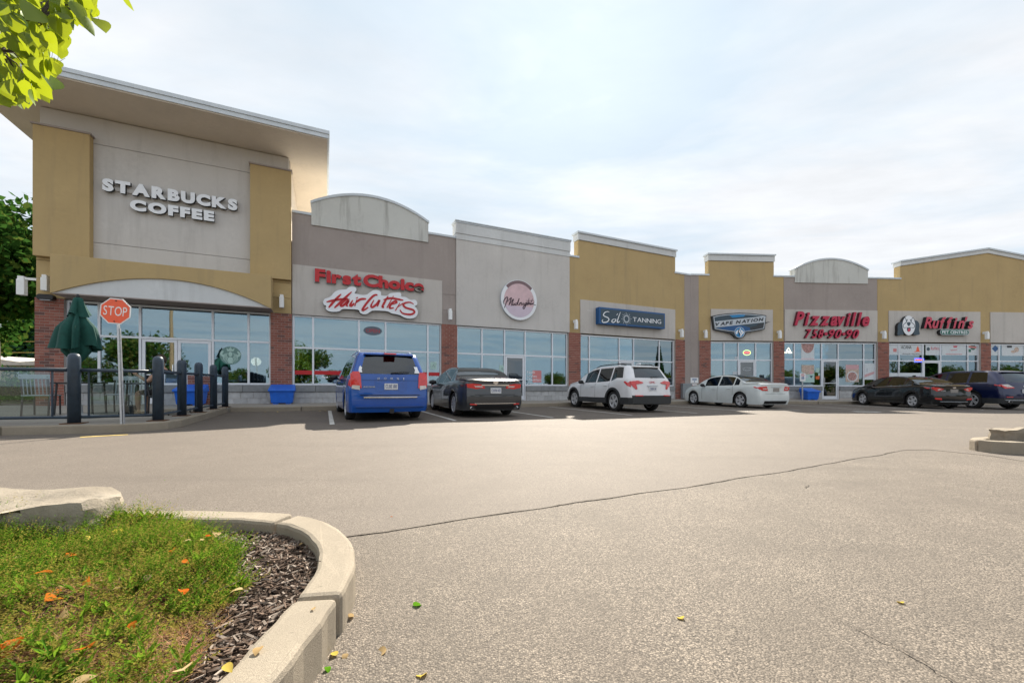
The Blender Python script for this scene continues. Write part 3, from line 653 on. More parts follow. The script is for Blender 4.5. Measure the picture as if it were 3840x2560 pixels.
# ------------------------------------------------------------------ signs on the fronts
def Z(fr, ox, oy, sc, off=0.0): return lambda x, y: fr.px(ox + x / sc, oy + y / sc, off)
class OnWall:
    """a thing fixed to a facade: children are meshed in (q, y, z) of the facade frame"""
    def __init__(s, name, fr, q, z, label, cat, group=None, y=0.0):
        s.fr = fr; s.o = (q, y, z); s.t = thing(name, label, cat, fr.w(q, y, z), fr.rz, group)
    def part(s, name, mb, mats, smooth=False, bevel=0):
        o = mb.obj(name, mats, s.t, smooth, bevel); o.location = (-s.o[0], -s.o[1], -s.o[2]); return o
    def text(s, txt, q0, q1, z0, z1, y0, y1, mats, name='letter', **k):
        for ch, mb in text_parts(txt, q0, q1, z0, z1, y0, y1, **k): s.part(name, mb, mats)
    def line(s, txt, q0, q1, z0, z1, y0, y1, mats, name='lettering', **k):          # tiny print: one mesh
        m = MB()
        for ch, mb in text_parts(txt, q0, q1, z0, z1, y0, y1, **k): m.add(mb.v, mb.f, mb.m)
        return s.part(name, m, mats)
def smooth_line(p, n=5):
    if len(p) < 3: return p
    out = []
    for i in range(len(p) - 1):
        a, b, c, d = p[max(i - 1, 0)], p[i], p[i + 1], p[min(i + 2, len(p) - 1)]
        for k in range(n):
            t = k / n; out.append(tuple(0.5 * (2 * b[j] + (c[j] - a[j]) * t + (2 * a[j] - 5 * b[j] + 4 * c[j] - d[j]) * t * t + (3 * b[j] - a[j] - 3 * c[j] + d[j]) * t ** 3) for j in (0, 1)))
    return out + [p[-1]]
def ribbon(pts, w, y0, y1, m=0, mb=None, taper=0.35, smooth=True):
    mb = mb or MB(); p = smooth_line(pts) if smooth else pts; n = len(p); A_, B_ = [], []
    for i in range(n):
        a = p[max(i - 1, 0)]; b = p[min(i + 1, n - 1)]; L = hypot(b[0] - a[0], b[1] - a[1]) or 1; t = i / (n - 1)
        k = w / 2 * (taper + (1 - taper) * min(1, 3.5 * t, 3.5 * (1 - t) + 0.25)); nx, nz = -(b[1] - a[1]) / L * k, (b[0] - a[0]) / L * k
        A_.append((p[i][0] + nx, p[i][1] + nz)); B_.append((p[i][0] - nx, p[i][1] - nz))
    vs = [(x, y0, z) for x, z in A_] + [(x, y0, z) for x, z in B_] + [(x, y1, z) for x, z in A_] + [(x, y1, z) for x, z in B_]
    fs = []
    for i in range(n - 1): fs += [(i, n + i, n + i + 1, i + 1), (2 * n + i, i, i + 1, 2 * n + i + 1), (n + i, 3 * n + i, 3 * n + i + 1, n + i + 1)]
    fs += [(0, 2 * n, 3 * n, n), (n - 1, 2 * n - 1, 4 * n - 1, 3 * n - 1)]
    return mb.add(vs, fs, m)
def disc(q, z, r, rz=None, n=40, a0=0, a1=2 * pi):
    rz = rz or r; full = abs(a1 - a0) > 6.28; k = n if full else n + 1
    return [(q + r * cos(a0 + (a1 - a0) * i / n), z + rz * sin(a0 + (a1 - a0) * i / n)) for i in range(k)]
FS = [M['signwhite'], M['darkret']]
s = OnWall('wall_sign', FL, -14.86, 7.2, 'white block letters of the coffee shop name on two lines high on the tower', 'sign', y=-0.02)
s.text('STARBUCKS', -16.70, -13.02, 7.25, 7.66, -0.17, -0.06, FS, bold=0.066, gap=0.07)
s.text('COFFEE', -16.01, -13.71, 6.74, 7.11, -0.17, -0.06, FS, bold=0.066, gap=0.08)
for a, b, z in ((-16.6, -13.1, 7.34), (-15.95, -13.75, 6.82)): s.part('raceway', MB().box(a, b, -0.055, -0.002, z, z + 0.12), M['mid'])
# hair salon: red channel letters and the white script board
z5 = Z(FL, 1060, 720, 3.5636, -0.12)
s = OnWall('wall_sign', FL, -8.3, 5.2, 'red channel letters with pale outline above the white script board of the hair salon', 'sign', y=-0.045)
q0, zt = z5(430, 1022); _, zb_ = z5(430, 1200); q1, _ = z5(1885, 1335)
qm0, _ = z5(1050, 1240); qm1, _ = z5(1075, 1240)
s.text('First', q0, qm0, zb_, zt, -0.16, -0.05, [M['red'], M['darkret']], bold=0.05, gap=0.035)
s.text('Choice', qm1, q1, zb_, zt, -0.16, -0.05, [M['red'], M['darkret']], bold=0.05, gap=0.0)
for ch, mb in text_parts('First', q0, qm0, zb_, zt, -0.10, -0.05, bold=0.05, gap=0.035) + text_parts('Choice', qm1, q1, zb_, zt, -0.10, -0.05, bold=0.05, gap=0.0):
    cxm = sum(v[0] for v in mb.v) / len(mb.v); czm = sum(v[2] for v in mb.v) / len(mb.v)
    m2_ = MB(); m2_.add([(cxm + (x - cxm) * 1.10, y, czm + (z - czm) * 1.07) for x, y, z in mb.v], mb.f, mb.m); s.part('letter_outline', m2_, [M['silver'], M['darkret']])
s = OnWall('wall_sign', FL, -8.3, 4.4, 'white cloud shaped board with red handwritten script of the hair salon', 'sign', y=-0.045)
ol = [(540, 1470), (560, 1435), (600, 1420), (640, 1400), (690, 1345), (740, 1318), (800, 1310), (850, 1305), (880, 1280), (930, 1272), (975, 1285), (982, 1320), (960, 1360), (1000, 1368), (1060, 1380), (1120, 1375), (1165, 1345), (1210, 1320), (1270, 1318), (1310, 1345), (1315, 1385), (1390, 1390), (1430, 1360), (1500, 1350), (1560, 1350), (1580, 1375), (1580, 1400), (1640, 1410), (1700, 1445), (1760, 1445), (1790, 1475), (1790, 1510), (1760, 1530), (1780, 1555), (1800, 1600), (1790, 1650), (1750, 1685), (1680, 1695), (1620, 1680), (1560, 1650), (1500, 1635), (1450, 1625), (1400, 1600), (1300, 1590), (1200, 1590), (1160, 1610), (1120, 1635), (1070, 1637), (1030, 1615), (1010, 1580), (900, 1570), (800, 1570), (750, 1600), (660, 1605), (600, 1590), (575, 1560), (580, 1525), (550, 1510)]
ol = smooth_line([z5(*p) for p in ol + ol[:1]], 3)[:-1]
s.part('backing', MB().prism(ol, -0.22, -0.05, 0, 1), [M['signwhite'], M['darkret']])
st = [('H', [(780, 1370), (700, 1450), (615, 1550)]), ('H', [(920, 1340), (800, 1450), (690, 1555)]), ('H', [(585, 1475), (700, 1450), (870, 1430)]),
      ('a', [(895, 1440), (850, 1445), (790, 1490), (775, 1525), (810, 1520), (880, 1455), (850, 1515), (870, 1530)]), ('i', [(935, 1450), (900, 1515), (918, 1525), (955, 1490)]), ('i', [(978, 1424), (1003, 1416)]),
      ('r', [(990, 1440), (960, 1530)]), ('r', [(970, 1490), (1035, 1440), (1112, 1434)]), ('C', [(1255, 1392), (1250, 1378), (1200, 1400), (1120, 1490), (1065, 1570), (1080, 1583), (1140, 1545)]),
      ('u', [(1215, 1450), (1178, 1520), (1196, 1545), (1255, 1500), (1290, 1450), (1262, 1535)]), ('t', [(1405, 1395), (1330, 1530), (1350, 1540)]), ('t', [(1475, 1395), (1388, 1552)]), ('t', [(1340, 1446), (1450, 1425), (1605, 1452)]),
      ('e', [(1440, 1512), (1515, 1485), (1500, 1462), (1445, 1500), (1425, 1555), (1480, 1552)]), ('r', [(1560, 1490), (1500, 1590)]), ('r', [(1530, 1545), (1600, 1492)]),
      ('s', [(1745, 1505), (1700, 1480), (1640, 1485), (1605, 1510), (1640, 1550), (1735, 1580), (1752, 1615), (1700, 1640), (1600, 1625), (1562, 1580)])]
for ch, p in st: s.part('letter', ribbon([z5(*k) for k in p], 0.085, -0.235, -0.221), M['red'])
# medi spa round sign
z7 = Z(FL, 1660, 800, 3.5636, -0.2)
s = OnWall('wall_sign', FL, -1.68, 5.03, 'round pink and white sign with dark handwritten script on grey wall', 'sign', y=-0.065)
cq, cz, rr = -1.68, 5.03, 0.955
s.part('backing', MB().prism(disc(cq, cz, rr, n=56), -0.20, -0.066, 0, 1), [M['signwhite'], M['silver']])
s.part('crescent', MB().prism(disc(cq, cz, rr - 0.02, a0=radians(42), a1=radians(138), n=24) + disc(cq, cz - 0.02, 0.79, a0=radians(138), a1=radians(42), n=24), -0.203, -0.2005), M['mauve'])
s.part('tint_disc', MB().prism(disc(cq, cz - 0.02, 0.80, n=48), -0.204, -0.2005), M['pink'])
s.part('tint_lower', MB().prism(disc(cq, cz - 0.02, 0.80, a0=radians(200), a1=radians(340), n=30), -0.207, -0.2045), M['lilac'])
st = [[(822, 1215), (812, 1185), (828, 1145), (856, 1120), (868, 1135), (848, 1195), (822, 1265)], [(848, 1195), (900, 1140), (918, 1130), (900, 1180), (882, 1232)], [(882, 1232), (930, 1160), (945, 1150), (925, 1200), (912, 1238)],
      [(945, 1195), (932, 1225), (950, 1222), (962, 1205)], [(1000, 1190), (970, 1205), (965, 1222), (990, 1215), (1022, 1135), (1000, 1210), (1015, 1222)], [(1030, 1190), (1022, 1225), (1030, 1205), (1050, 1190), (1048, 1218), (1060, 1220)],
      [(1078, 1190), (1068, 1218), (1085, 1215)], [(1115, 1190), (1092, 1205), (1095, 1220), (1118, 1205), (1120, 1190), (1100, 1250), (1085, 1275), (1072, 1262), (1090, 1235), (1140, 1215), (1200, 1212), (1242, 1228)],
      [(1155, 1130), (1130, 1220), (1150, 1190), (1160, 1195), (1152, 1220)], [(1200, 1140), (1172, 1215), (1190, 1210), (1225, 1185)], [(1110, 1165), (1220, 1165)]]
for p in st: s.part('letter', ribbon([z7(*k) for k in p], 0.045, -0.214, -0.2075), M['plum'])
# tanning sign box
s = OnWall('wall_sign', FL, 5.2, 4.6, 'blue box sign with white tanning lettering and sun emblem', 'sign', y=-0.045)
s.part('box', MB().box(2.89, 7.50, -0.36, -0.05, 4.17, 5.06), M['signblue'], bevel=0.02)
s.part('face', MB().box(2.99, 7.40, -0.368, -0.361, 4.26, 4.97), M['signnavy'])
z2 = Z(FL, 2100, 1180, 4.126, -0.36)
for p in ([(760, -35), (745, -48), (700, -40), (668, 0), (690, 25), (735, 45), (755, 75), (725, 110), (670, 118), (648, 95), (665, 75)], [(850, 68), (815, 75), (798, 105), (822, 118), (856, 95), (862, 74), (850, 68)], [(872, 8), (892, -18)], [(932, -40), (885, 95), (893, 118), (925, 100)]):
    s.part('letter', ribbon([z2(*k) for k in p], 0.055, -0.378, -0.369), M['signwhite'])
sc = z2(1026, 64); sun = MB()
for k in range(16):
    a = 2 * pi * k / 16; r0, r1 = 0.20, 0.35 if k % 2 == 0 else 0.29
    ribbon([(sc[0] + r0 * cos(a), sc[1] + r0 * sin(a)), (sc[0] + r1 * cos(a + 0.08), sc[1] + r1 * sin(a + 0.08))], 0.035, -0.378, -0.369, 0, sun, 0.5, False)
ring = [(sc[0] + 0.17 * cos(2 * pi * k / 24), sc[1] + 0.17 * sin(2 * pi * k / 24)) for k in range(25)]
ribbon(ring, 0.05, -0.378, -0.369, 0, sun, 1.0, False); s.part('sun_emblem', sun, M['silver'])
a, zt = z2(1125, 36); _, zb_ = z2(1128, 105); b, _ = z2(1562, 100)
s.text('TANNING', a, b, zb_, zt, -0.378, -0.369, [M['signwhite'], M['signwhite']], gap=0.10)
s.part('stain', MB().box(2.35, 2.75, -0.0465, -0.0455, 4.86, 4.92), M['mid'])
# vape shop shield
zv = Z(FR, 2640, 1150, 9.046, -0.2)
s = OnWall('wall_sign', FR, 3.2, 4.6, 'black shield shaped sign with silver lettering band and blue flame roundel', 'sign', y=-0.045)
ov_ = [(262, 315), (500, 265), (800, 228), (1190, 205), (1600, 225), (1900, 262), (2110, 295), (2085, 520), (2050, 770), (1700, 835), (1440, 890), (1400, 960), (1330, 1040), (1195, 1085), (1060, 1040), (990, 960), (900, 900), (600, 835), (340, 780)]
s.part('backing', MB().prism([zv(*p) for p in ov_], -0.22, -0.05), M['signdark'])
def lay(name, pts, y0, y1, mat, sm=False): s.part(name, MB().prism([zv(*p) for p in pts], y0, y1), M[mat])
lay('border', [(312, 340), (520, 295), (800, 258), (1190, 236), (1600, 255), (1890, 290), (2088, 320), (2030, 740), (1690, 805), (1380, 850), (1020, 850), (600, 795), (365, 750)], -0.224, -0.2205, 'silver')
lay('field', [(342, 360), (540, 318), (800, 285), (1190, 262), (1600, 280), (1880, 312), (2060, 338), (2005, 725), (1690, 785), (1380, 830), (1020, 830), (600, 772), (385, 730)], -0.228, -0.2245, 'signnavy')
lay('glow', [(850, 290), (1190, 268), (1400, 275), (1330, 340), (950, 372)], -0.2305, -0.2285, 'signsky')
lay('swoosh', [(420, 725), (900, 655), (1210, 625), (1380, 660), (1540, 705), (1560, 800), (1390, 826), (1020, 826), (620, 768)], -0.2305, -0.2285, 'signblue')
lay('dark_field', [(1540, 705), (1750, 650), (1850, 570), (2030, 545), (2000, 720), (1690, 780), (1570, 798)], -0.2305, -0.2285, 'signdark')
lay('band', [(358, 500), (2068, 318), (2055, 528), (385, 705)], -0.233, -0.231, 'silver')
lay('spike', [(2080, 525), (2255, 503), (2085, 570)], -0.215, -0.2, 'signdark')
a = zv(372, 672); b = zv(2010, 495); tp = zv(372, 560)
slope = (b[1] - a[1]) / (b[0] - a[0])
s.text('VAPE NATION', a[0], b[0], a[1] + 0.02, tp[1] + 0.03, -0.238, -0.2335, [M['signdark'], M['signdark']], bold=0.05, shear=0.2, gap=0.05, slope=slope, space=0.4)
c = zv(1195, 870); r = zv(1370, 870)[0] - c[0]
s.part('roundel_rim', MB().prism(disc(*c, r), -0.245, -0.221), M['silver']); s.part('roundel', MB().prism(disc(*c, r * 0.9), -0.248, -0.2455), M['signsky'])
for sx in (-1, 1): s.part('flame', ribbon([(c[0] + sx * 0.16 - 0.02, c[1] - 0.12), (c[0] + sx * 0.2, c[1]), (c[0] + sx * 0.12, c[1] + 0.06), (c[0] + sx * 0.14, c[1] + 0.14)], 0.13, -0.251, -0.2485), M['signwhite'])
s.part('flame', ribbon([(c[0] + 0.04, c[1] - 0.24), (c[0] + 0.09, c[1] - 0.12), (c[0] - 0.04, c[1] + 0.04), (c[0] + 0.05, c[1] + 0.24)], 0.10, -0.251, -0.2485), M['signwhite'])
s.part('flame', ribbon([(c[0] - 0.08, c[1] - 0.2), (c[0] + 0.0, c[1] - 0.1), (c[0] - 0.09, c[1] + 0.04), (c[0] + 0.0, c[1] + 0.2)], 0.06, -0.2535, -0.2515), M['signdark'])
# pizza shop
z5b = Z(FR, 2900, 900, 4.612, -0.15); z6b = Z(FR, 2900, 1220, 4.612, -0.15)
s = OnWall('wall_sign', FR, 9.0, 4.9, 'slanted crimson pizza shop name and phone number in raised letters', 'sign', y=-0.045)
a = z5b(355, 1480); b = z5b(1650, 1252)
s.text('Pizzaville', a[0], b[0], a[1], b[1], -0.22, -0.05, [M['crimson'], M['wine']], bold=0.035, shear=0.3, gap=0.005)
a = z6b(540, 222); b = z6b(1475, 72); wd = b[0] - a[0]
for t_, f0, f1 in (('758', 0.0, 0.345), ('90', 0.43, 0.675), ('90', 0.755, 1.0)): s.text(t_, a[0] + wd * f0, a[0] + wd * f1, a[1], b[1], -0.20, -0.05, [M['crimson'], M['wine']], name='digit', bold=0.02, shear=0.35, gap=0.03)
for f_ in (0.385, 0.715): s.part('dot', MB().prism(disc(a[0] + wd * f_, (a[1] + b[1]) / 2, 0.10, n=16), -0.20, -0.05, 0, 1), [M['crimson'], M['wine']])
# pet shop
zr = Z(FR, 3330, 1150, 6.357, -0.2)
s = OnWall('wall_sign', FR, 16.4, 4.9, 'rose red slanted pet shop name over a green pill with white lettering', 'sign', y=-0.045)
a = zr(835, 515); b = zr(2020, 245)
s.text("Ruffin's", a[0], b[0], a[1], b[1], -0.26, -0.05, [M['rose'], M['black']], bold=0.03, shear=0.3, gap=0.012)
a = zr(1225, 672); b = zr(1918, 545); rad = (b[1] - a[1]) / 2; cz = (a[1] + b[1]) / 2
pill = lambda e: disc(b[0] - rad, cz, rad - e, a0=-pi / 2, a1=pi / 2, n=12) + disc(a[0] + rad, cz, rad - e, a0=pi / 2, a1=3 * pi / 2, n=12)
s.part('pill_rim', MB().prism(pill(0), -0.24, -0.05, 0, 1), [M['silver'], M['black']]); s.part('pill', MB().prism(pill(0.03), -0.244, -0.2405), M['signgreen'])
a = zr(1270, 643); b = zr(1872, 578); s.text('PET CENTRES', a[0], b[0], a[1], b[1], -0.25, -0.2445, [M['signwhite'], M['signwhite']], bold=0.015, gap=0.07)
s = OnWall('wall_sign', FR, 14.2, 4.9, 'black and white dog head emblem beside the pet shop name', 'sign', y=-0.045)
def lay2(name, pts, y0, y1, m0, m1=None): s.part(name, MB().prism(smooth_line([zr(*p) for p in pts + pts[:1]], 3)[:-1], y0, y1, 0, 1), [M[m0], M[m1 or m0]])
lay2('ear', [(215, 655), (225, 560), (225, 450), (265, 385), (345, 350), (420, 335), (390, 420), (345, 470), (345, 580), (370, 655), (300, 665), (245, 688)], -0.22, -0.05, 'signnavy', 'black')
lay2('ear', [(560, 335), (660, 325), (720, 370), (742, 440), (735, 560), (750, 640), (720, 668), (600, 665), (620, 580), (630, 470), (590, 400)], -0.22, -0.05, 'signnavy', 'black')
c0 = zr(480, 447); rx = zr(632, 447)[0] - c0[0]; rz_ = zr(480, 215)[1] - c0[1]
s.part('head', MB().prism(disc(*c0, rx, rz_), -0.24, -0.05, 0, 1), [M['signwhite'], M['black']])
for sx in (-1, 1):
    s.part('outline', ribbon([zr(480 + sx * 150, 330), zr(480 + sx * 100, 265), zr(480 + sx * 70, 300), zr(480 + sx * 60, 370), zr(480 + sx * 130, 430), zr(480 + sx * 120, 500), zr(480 + sx * 30, 490)], 0.035, -0.2445, -0.2405), M['signnavy'])
    s.part('outline', ribbon([zr(480 + sx * 20, 300), zr(480 + sx * 45, 320), zr(480 + sx * 45, 360)], 0.04, -0.2445, -0.2405), M['signnavy'])
lay2('nose', [(438, 372), (518, 372), (512, 430), (480, 462), (444, 430)], -0.246, -0.2405, 'signnavy')
lay2('mouth', [(440, 500), (510, 490), (525, 560), (480, 600), (438, 570)], -0.2445, -0.2405, 'signnavy'); lay2('tongue', [(462, 520), (500, 515), (512, 580), (452, 584)], -0.2475, -0.245, 'rose')
# ------------------------------------------------------------------ wall lamps
def wall_lamp(fr, vx, vy, label, side=0):
    q, z = fr.px(vx * 1.63265, vy * 1.63265, -0.27)
    s = OnWall('wall_lamp', fr, q, z, label, 'lamp', 'white box lamps along the shop fronts')
    s.part('shade', MB().box(q - 0.075, q + 0.075, -0.36, -0.20, z - 0.24, z + 0.16), M['lampwhite'], bevel=0.012)
    s.part('neck', MB().box(q - 0.055, q + 0.055, -0.34, -0.22, z + 0.161, z + 0.25), M['lampwhite'], bevel=0.008)
    s.part('bracket', MB().box(q - 0.05, q + 0.05, -0.219, -0.07, z + 0.10, z + 0.24), M['lampwhite'])
for fr, x, y, lb in ((FL, 104, 650, 'white box lamp left of the arched canopy'), (FL, 647, 692, 'white box lamp between coffee shop and hair salon'), (FL, 1034, 722, 'white box lamp between hair salon and round pink sign'), (FL, 1323, 745, 'white box lamp left of the blue tanning sign'),
                     (FL, 1566, 765, 'white box lamp right of the blue tanning sign, left of the taupe strip'), (FR, 1621, 767, 'white box lamp left of the shield shaped sign, right of the taupe strip'), (FR, 1791, 768, 'white box lamp between shield sign and pizza shop'), (FR, 2031, 769, 'white box lamp between pizza shop and pet shop'), (FR, 2267, 770, 'rightmost white box lamp, beyond the pet shop sign')):
    wall_lamp(fr, x, y, lb)
# lamp on the side wall of the coffee shop, just left of its corner
s = OnWall('wall_lamp', FL, -18.31, 4.05, 'leftmost white box lamp, on the side wall beyond the corner', 'lamp', 'white box lamps along the shop fronts')
s.part('shade', MB().box(-18.74, -18.56, -0.02, 0.16, 3.72, 4.20), M['lampwhite'], bevel=0.012); s.part('neck', MB().box(-18.72, -18.58, 0.0, 0.14, 4.201, 4.30), M['lampwhite']); s.part('bracket', MB().box(-18.58, -18.20, 0.04, 0.12, 4.2015, 4.27), M['lampwhite'])
s = OnWall('wall_lamp', FL, -18.0, 3.7, 'black floodlight at the top of the corner brick pillar', 'lamp')
s.part('housing', MB().prism([(-18.18, 3.58), (-17.82, 3.58), (-17.80, 3.70), (-17.86, 3.75), (-18.14, 3.75), (-18.20, 3.70)], -0.26, -0.08), M['black'], bevel=0.02)
s.part('lens', MB().box(-18.12, -17.88, -0.25, -0.14, 3.565, 3.579), M['silver'])
# ------------------------------------------------------------------ window graphics
YG = 0.0935
def wg(name, fr, q, z, label): return OnWall(name, fr, q, z, label, 'window sign', y=0.05)
def flat(s, name, q0, q1, z0, z1, mat, k=0): s.part(name, MB().box(q0, q1, YG - 0.003 - 0.003 * k, YG - 0.0005 - 0.003 * k, z0, z1), M[mat])
M['mint'] = plain('decal_mint', (0.42, 0.60, 0.55), 0.5); M['decalgreen'] = plain('decal_grey_green', (0.14, 0.26, 0.24), 0.5)
z3 = Z(FL, 0, 1260, 2.613, 0.09)
c = z3(2258, 190); s = wg('window_decal', FL, c[0], c[1], 'round pale green crowned figure decal on the coffee shop window'); r = 0.33
s.part('disc', MB().prism(disc(*c, r, n=36), YG - 0.003, YG - 0.0005), M['decalgreen'])
for sx in (-1, 1):
    for k in range(4): s.part('hair_strand', ribbon([(c[0] + sx * (0.07 + 0.035 * k), c[1] + 0.11 - 0.02 * k), (c[0] + sx * (0.12 + 0.035 * k), c[1] + 0.0), (c[0] + sx * (0.07 + 0.045 * k), c[1] - 0.12), (c[0] + sx * (0.12 + 0.04 * k), c[1] - 0.27 + 0.035 * k)], 0.022, YG - 0.006, YG - 0.0035), M['mint'])
    s.part('tail', ribbon([(c[0] + sx * 0.20, c[1] - 0.05), (c[0] + sx * 0.28, c[1] + 0.05), (c[0] + sx * 0.22, c[1] + 0.16)], 0.07, YG - 0.0075, YG - 0.0062), M['mint'])
s.part('face', MB().prism(disc(c[0], c[1] + 0.05, 0.06, 0.09, 20), YG - 0.009, YG - 0.0065), M['mint']); s.part('torso', MB().prism([(c[0] - 0.08, c[1] - 0.28), (c[0] + 0.08, c[1] - 0.28), (c[0] + 0.05, c[1] - 0.06), (c[0] - 0.05, c[1] - 0.06)], YG - 0.009, YG - 0.0065), M['mint'])
s.part('crown', MB().prism([(c[0] - 0.10, c[1] + 0.16), (c[0] + 0.10, c[1] + 0.16), (c[0] + 0.13, c[1] + 0.28), (c[0] + 0.05, c[1] + 0.22), (c[0], c[1] + 0.32), (c[0] - 0.05, c[1] + 0.22), (c[0] - 0.13, c[1] + 0.28)], YG - 0.009, YG - 0.0065), M['mint'])
def neon(name, col, k):
    t = NT(name); return t.bsdf(color=col, emit=col, es=k, rough=0.5)
M['neon_red'] = neon('neon_red', (0.9, 0.08, 0.06), 0.9); M['neon_blue'] = neon('neon_blue', (0.08, 0.10, 0.9), 1.0); M['neon_green'] = neon('neon_green', (0.55, 0.75, 0.25), 0.6); M['neon_warm'] = neon('neon_warm', (0.95, 0.85, 0.6), 0.9)
M['ovalgrey'] = plain('oval_grey', (0.10, 0.14, 0.18), 0.5)
z6 = Z(FL, 1060, 1120, 3.5636, 0.09)
c = z6(1205, 428); s = wg('window_sign', FL, c[0], c[1], 'unlit grey oval open sign in the hair salon transom window')
s.part('oval', MB().prism(disc(*c, 0.37, 0.185, 30), YG - 0.003, YG - 0.0005), M['ovalgrey']); s.line('OPEN', c[0] - 0.27, c[0] + 0.27, c[1] - 0.08, c[1] + 0.08, YG - 0.006, YG - 0.0035, [M['red'], M['red']], gap=0.1)
a = z6(525, 1060); b = z6(745, 1030); s = wg('window_sign', FL, a[0], a[1], 'small white salon name on the red window stripe'); s.line('First Choice', a[0], b[0], a[1], b[1], 0.082, 0.0865, [M['signwhite'], M['signwhite']], bold=0.02 if False else 0.05, gap=0.03)
z8 = Z(FL, 1560, 1140, 3.733, 0.09)
s = wg('window_sign', FL, *z8(1690, 1010), 'salmon square and white service list at the foot of the spa window')
a = z8(1632, 1095); b = z8(1755, 930); M['salmon'] = plain('salmon', (0.62, 0.22, 0.22), 0.6); flat(s, 'square', a[0], b[0], a[1], b[1], 'salmon')
for tx, x1, y0, y1 in (('Nails', 1665, 968, 935), ('Lashes', 1690, 1022, 990), ('MediSpa', 1760, 1080, 1045), ('Champagne', 1842, 1138, 1100)):
    a = z8(1555, y0); b = z8(x1, y1); s.line(tx, a[0], b[0], a[1], b[1], YG - 0.006, YG - 0.0035, [M['signwhite'], M['signwhite']], gap=0.07)
for k, (fn, x, y, lb) in enumerate(((z8, 245, 862, 'white accessibility sticker in the right hair salon window'), (z8, 1205, 905, 'white accessibility sticker beside the spa door'))):
    c = fn(x, y); s = wg('window_sticker', FL, *c, lb); flat(s, 'sheet', c[0] - 0.14, c[0] + 0.14, c[1] - 0.16, c[1] + 0.17, 'mint'); s.part('figure', ribbon([(c[0] - 0.05, c[1] - 0.06), (c[0], c[1] + 0.06), (c[0] + 0.05, c[1] - 0.06)], 0.03, YG - 0.006, YG - 0.0035, smooth=False), M['signnavy'])
z4b = Z(FR, 2540, 1220, 4.612, 0.09)
c = z4b(1203, 470); s = wg('window_sign', FR, *c, 'lit oval open sign with green rim above the vape shop door')
s.part('rim', ribbon(disc(*c, 0.24, 0.15, 28) + disc(*c, 0.24, 0.15, 28)[:1], 0.03, YG - 0.004, YG - 0.0005, taper=1, smooth=False), M['neon_green']); s.line('OPEN', c[0] - 0.18, c[0] + 0.18, c[1] - 0.06, c[1] + 0.06, YG - 0.006, YG - 0.0035, [M['neon_red'], M['neon_red']], gap=0.1)
M['decaldark'] = plain('door_decal', (0.25, 0.30, 0.34), 0.5)
c = z4b(1200, 750); s = wg('window_decal', FR, *c, 'pale shield decal on the vape shop door'); s.part('shield', ribbon([(c[0] - 0.27, c[1] + 0.05), (c[0], c[1] + 0.09), (c[0] + 0.27, c[1] + 0.05), (c[0] + 0.25, c[1] - 0.05), (c[0], c[1] - 0.1), (c[0] - 0.25, c[1] - 0.05), (c[0] - 0.27, c[1] + 0.05)], 0.03, 0.078, 0.083, smooth=False), M['silver'])
s = wg('window_sign', FR, *z4b(1000, 820), 'small white notices in the vape shop window'); a = z4b(960, 848); b = z4b(1030, 797); flat(s, 'notice', a[0], b[0], a[1], b[1], 'silver'); a = z4b(995, 608); b = z4b(1042, 540); flat(s, 'notice', a[0], b[0], a[1], b[1], 'silver')
zp = Z(FR, 2900, 1220, 4.612, 0.09)
def poster(lb, rect, mats, shapes, fr=FR, zz=zp):
    a = zz(rect[0], rect[3]); b = zz(rect[2], rect[1]); s = wg('window_poster', fr, (a[0] + b[0]) / 2, a[1], lb); flat(s, 'sheet', a[0], b[0], a[1], b[1], mats)
    for i, (kind, pts, mt) in enumerate(shapes):
        if kind == 'poly': s.part('print', MB().prism([zz(*p) for p in pts], YG - 0.006 - 0.0004 * i, YG - 0.0035), M[mt])
        elif kind == 'disc':
            c = zz(pts[0], pts[1]); rx = zz(pts[0] + pts[2], pts[1])[0] - c[0]; s.part('print', MB().prism(disc(*c, rx, rx * (pts[3] if len(pts) > 3 else 1), 24), YG - 0.006 - 0.0004 * i, YG - 0.0035), M[mt])
        else:
            tx, x0, y0, x1, y1 = pts; p = zz(x0, y1); r = zz(x1, y0); s.line(tx, p[0], r[0], p[1], r[1], YG - 0.0085 - 0.0004 * i, YG - 0.006, [M[mt], M[mt]], gap=0.06, bold=0.015 if False else 0.0)
    return s
M['pizza'] = plain('print_pizza', (0.42, 0.24, 0.22), 0.6, 0, 0.5, 16); M['pizza2'] = plain('print_pizza_pale', (0.52, 0.40, 0.33), 0.6, 0, 0.5, 12); M['sheet'] = plain('poster_white', (0.62, 0.67, 0.70), 0.6); M['salpink'] = plain('print_pink', (0.60, 0.36, 0.38), 0.6); M['orange'] = plain('print_orange', (0.65, 0.13, 0.03), 0.6)
half = [(595 + 110 * cos(a), 312 + 165 * sin(a)) for a in [pi * i / 16 for i in range(17)]]
poster('white poster with a half pizza in the left pizza shop window, upper pane', (482, 312, 708, 608), 'sheet', [('poly', half, 'pizza'), ('poly', [(482, 570), (708, 570), (708, 596), (482, 596)], 'salpink')])
poster('mint poster of boxed pizza pieces low in the left pizza shop window', (486, 680, 710, 985), 'mint', [('poly', [(490, 685), (706, 685), (706, 830), (560, 850), (490, 800)], 'pizza2'), ('disc', (655, 815, 28), 'salpink'), ('poly', [(625, 870), (685, 870), (655, 910)], 'signnavy'), ('poly', [(556, 868), (605, 868), (605, 905), (556, 905)], 'silver')])
poster('pink poster of a heart pizza in the right pizza shop window', (1252, 680, 1478, 975), 'pizza2', [('poly', [(1254, 682), (1476, 682), (1476, 755), (1254, 755)], 'salpink'), ('disc', (1365, 880, 95, 0.9), 'sheet'), ('disc', (1365, 880, 78, 0.9), 'pizza')])
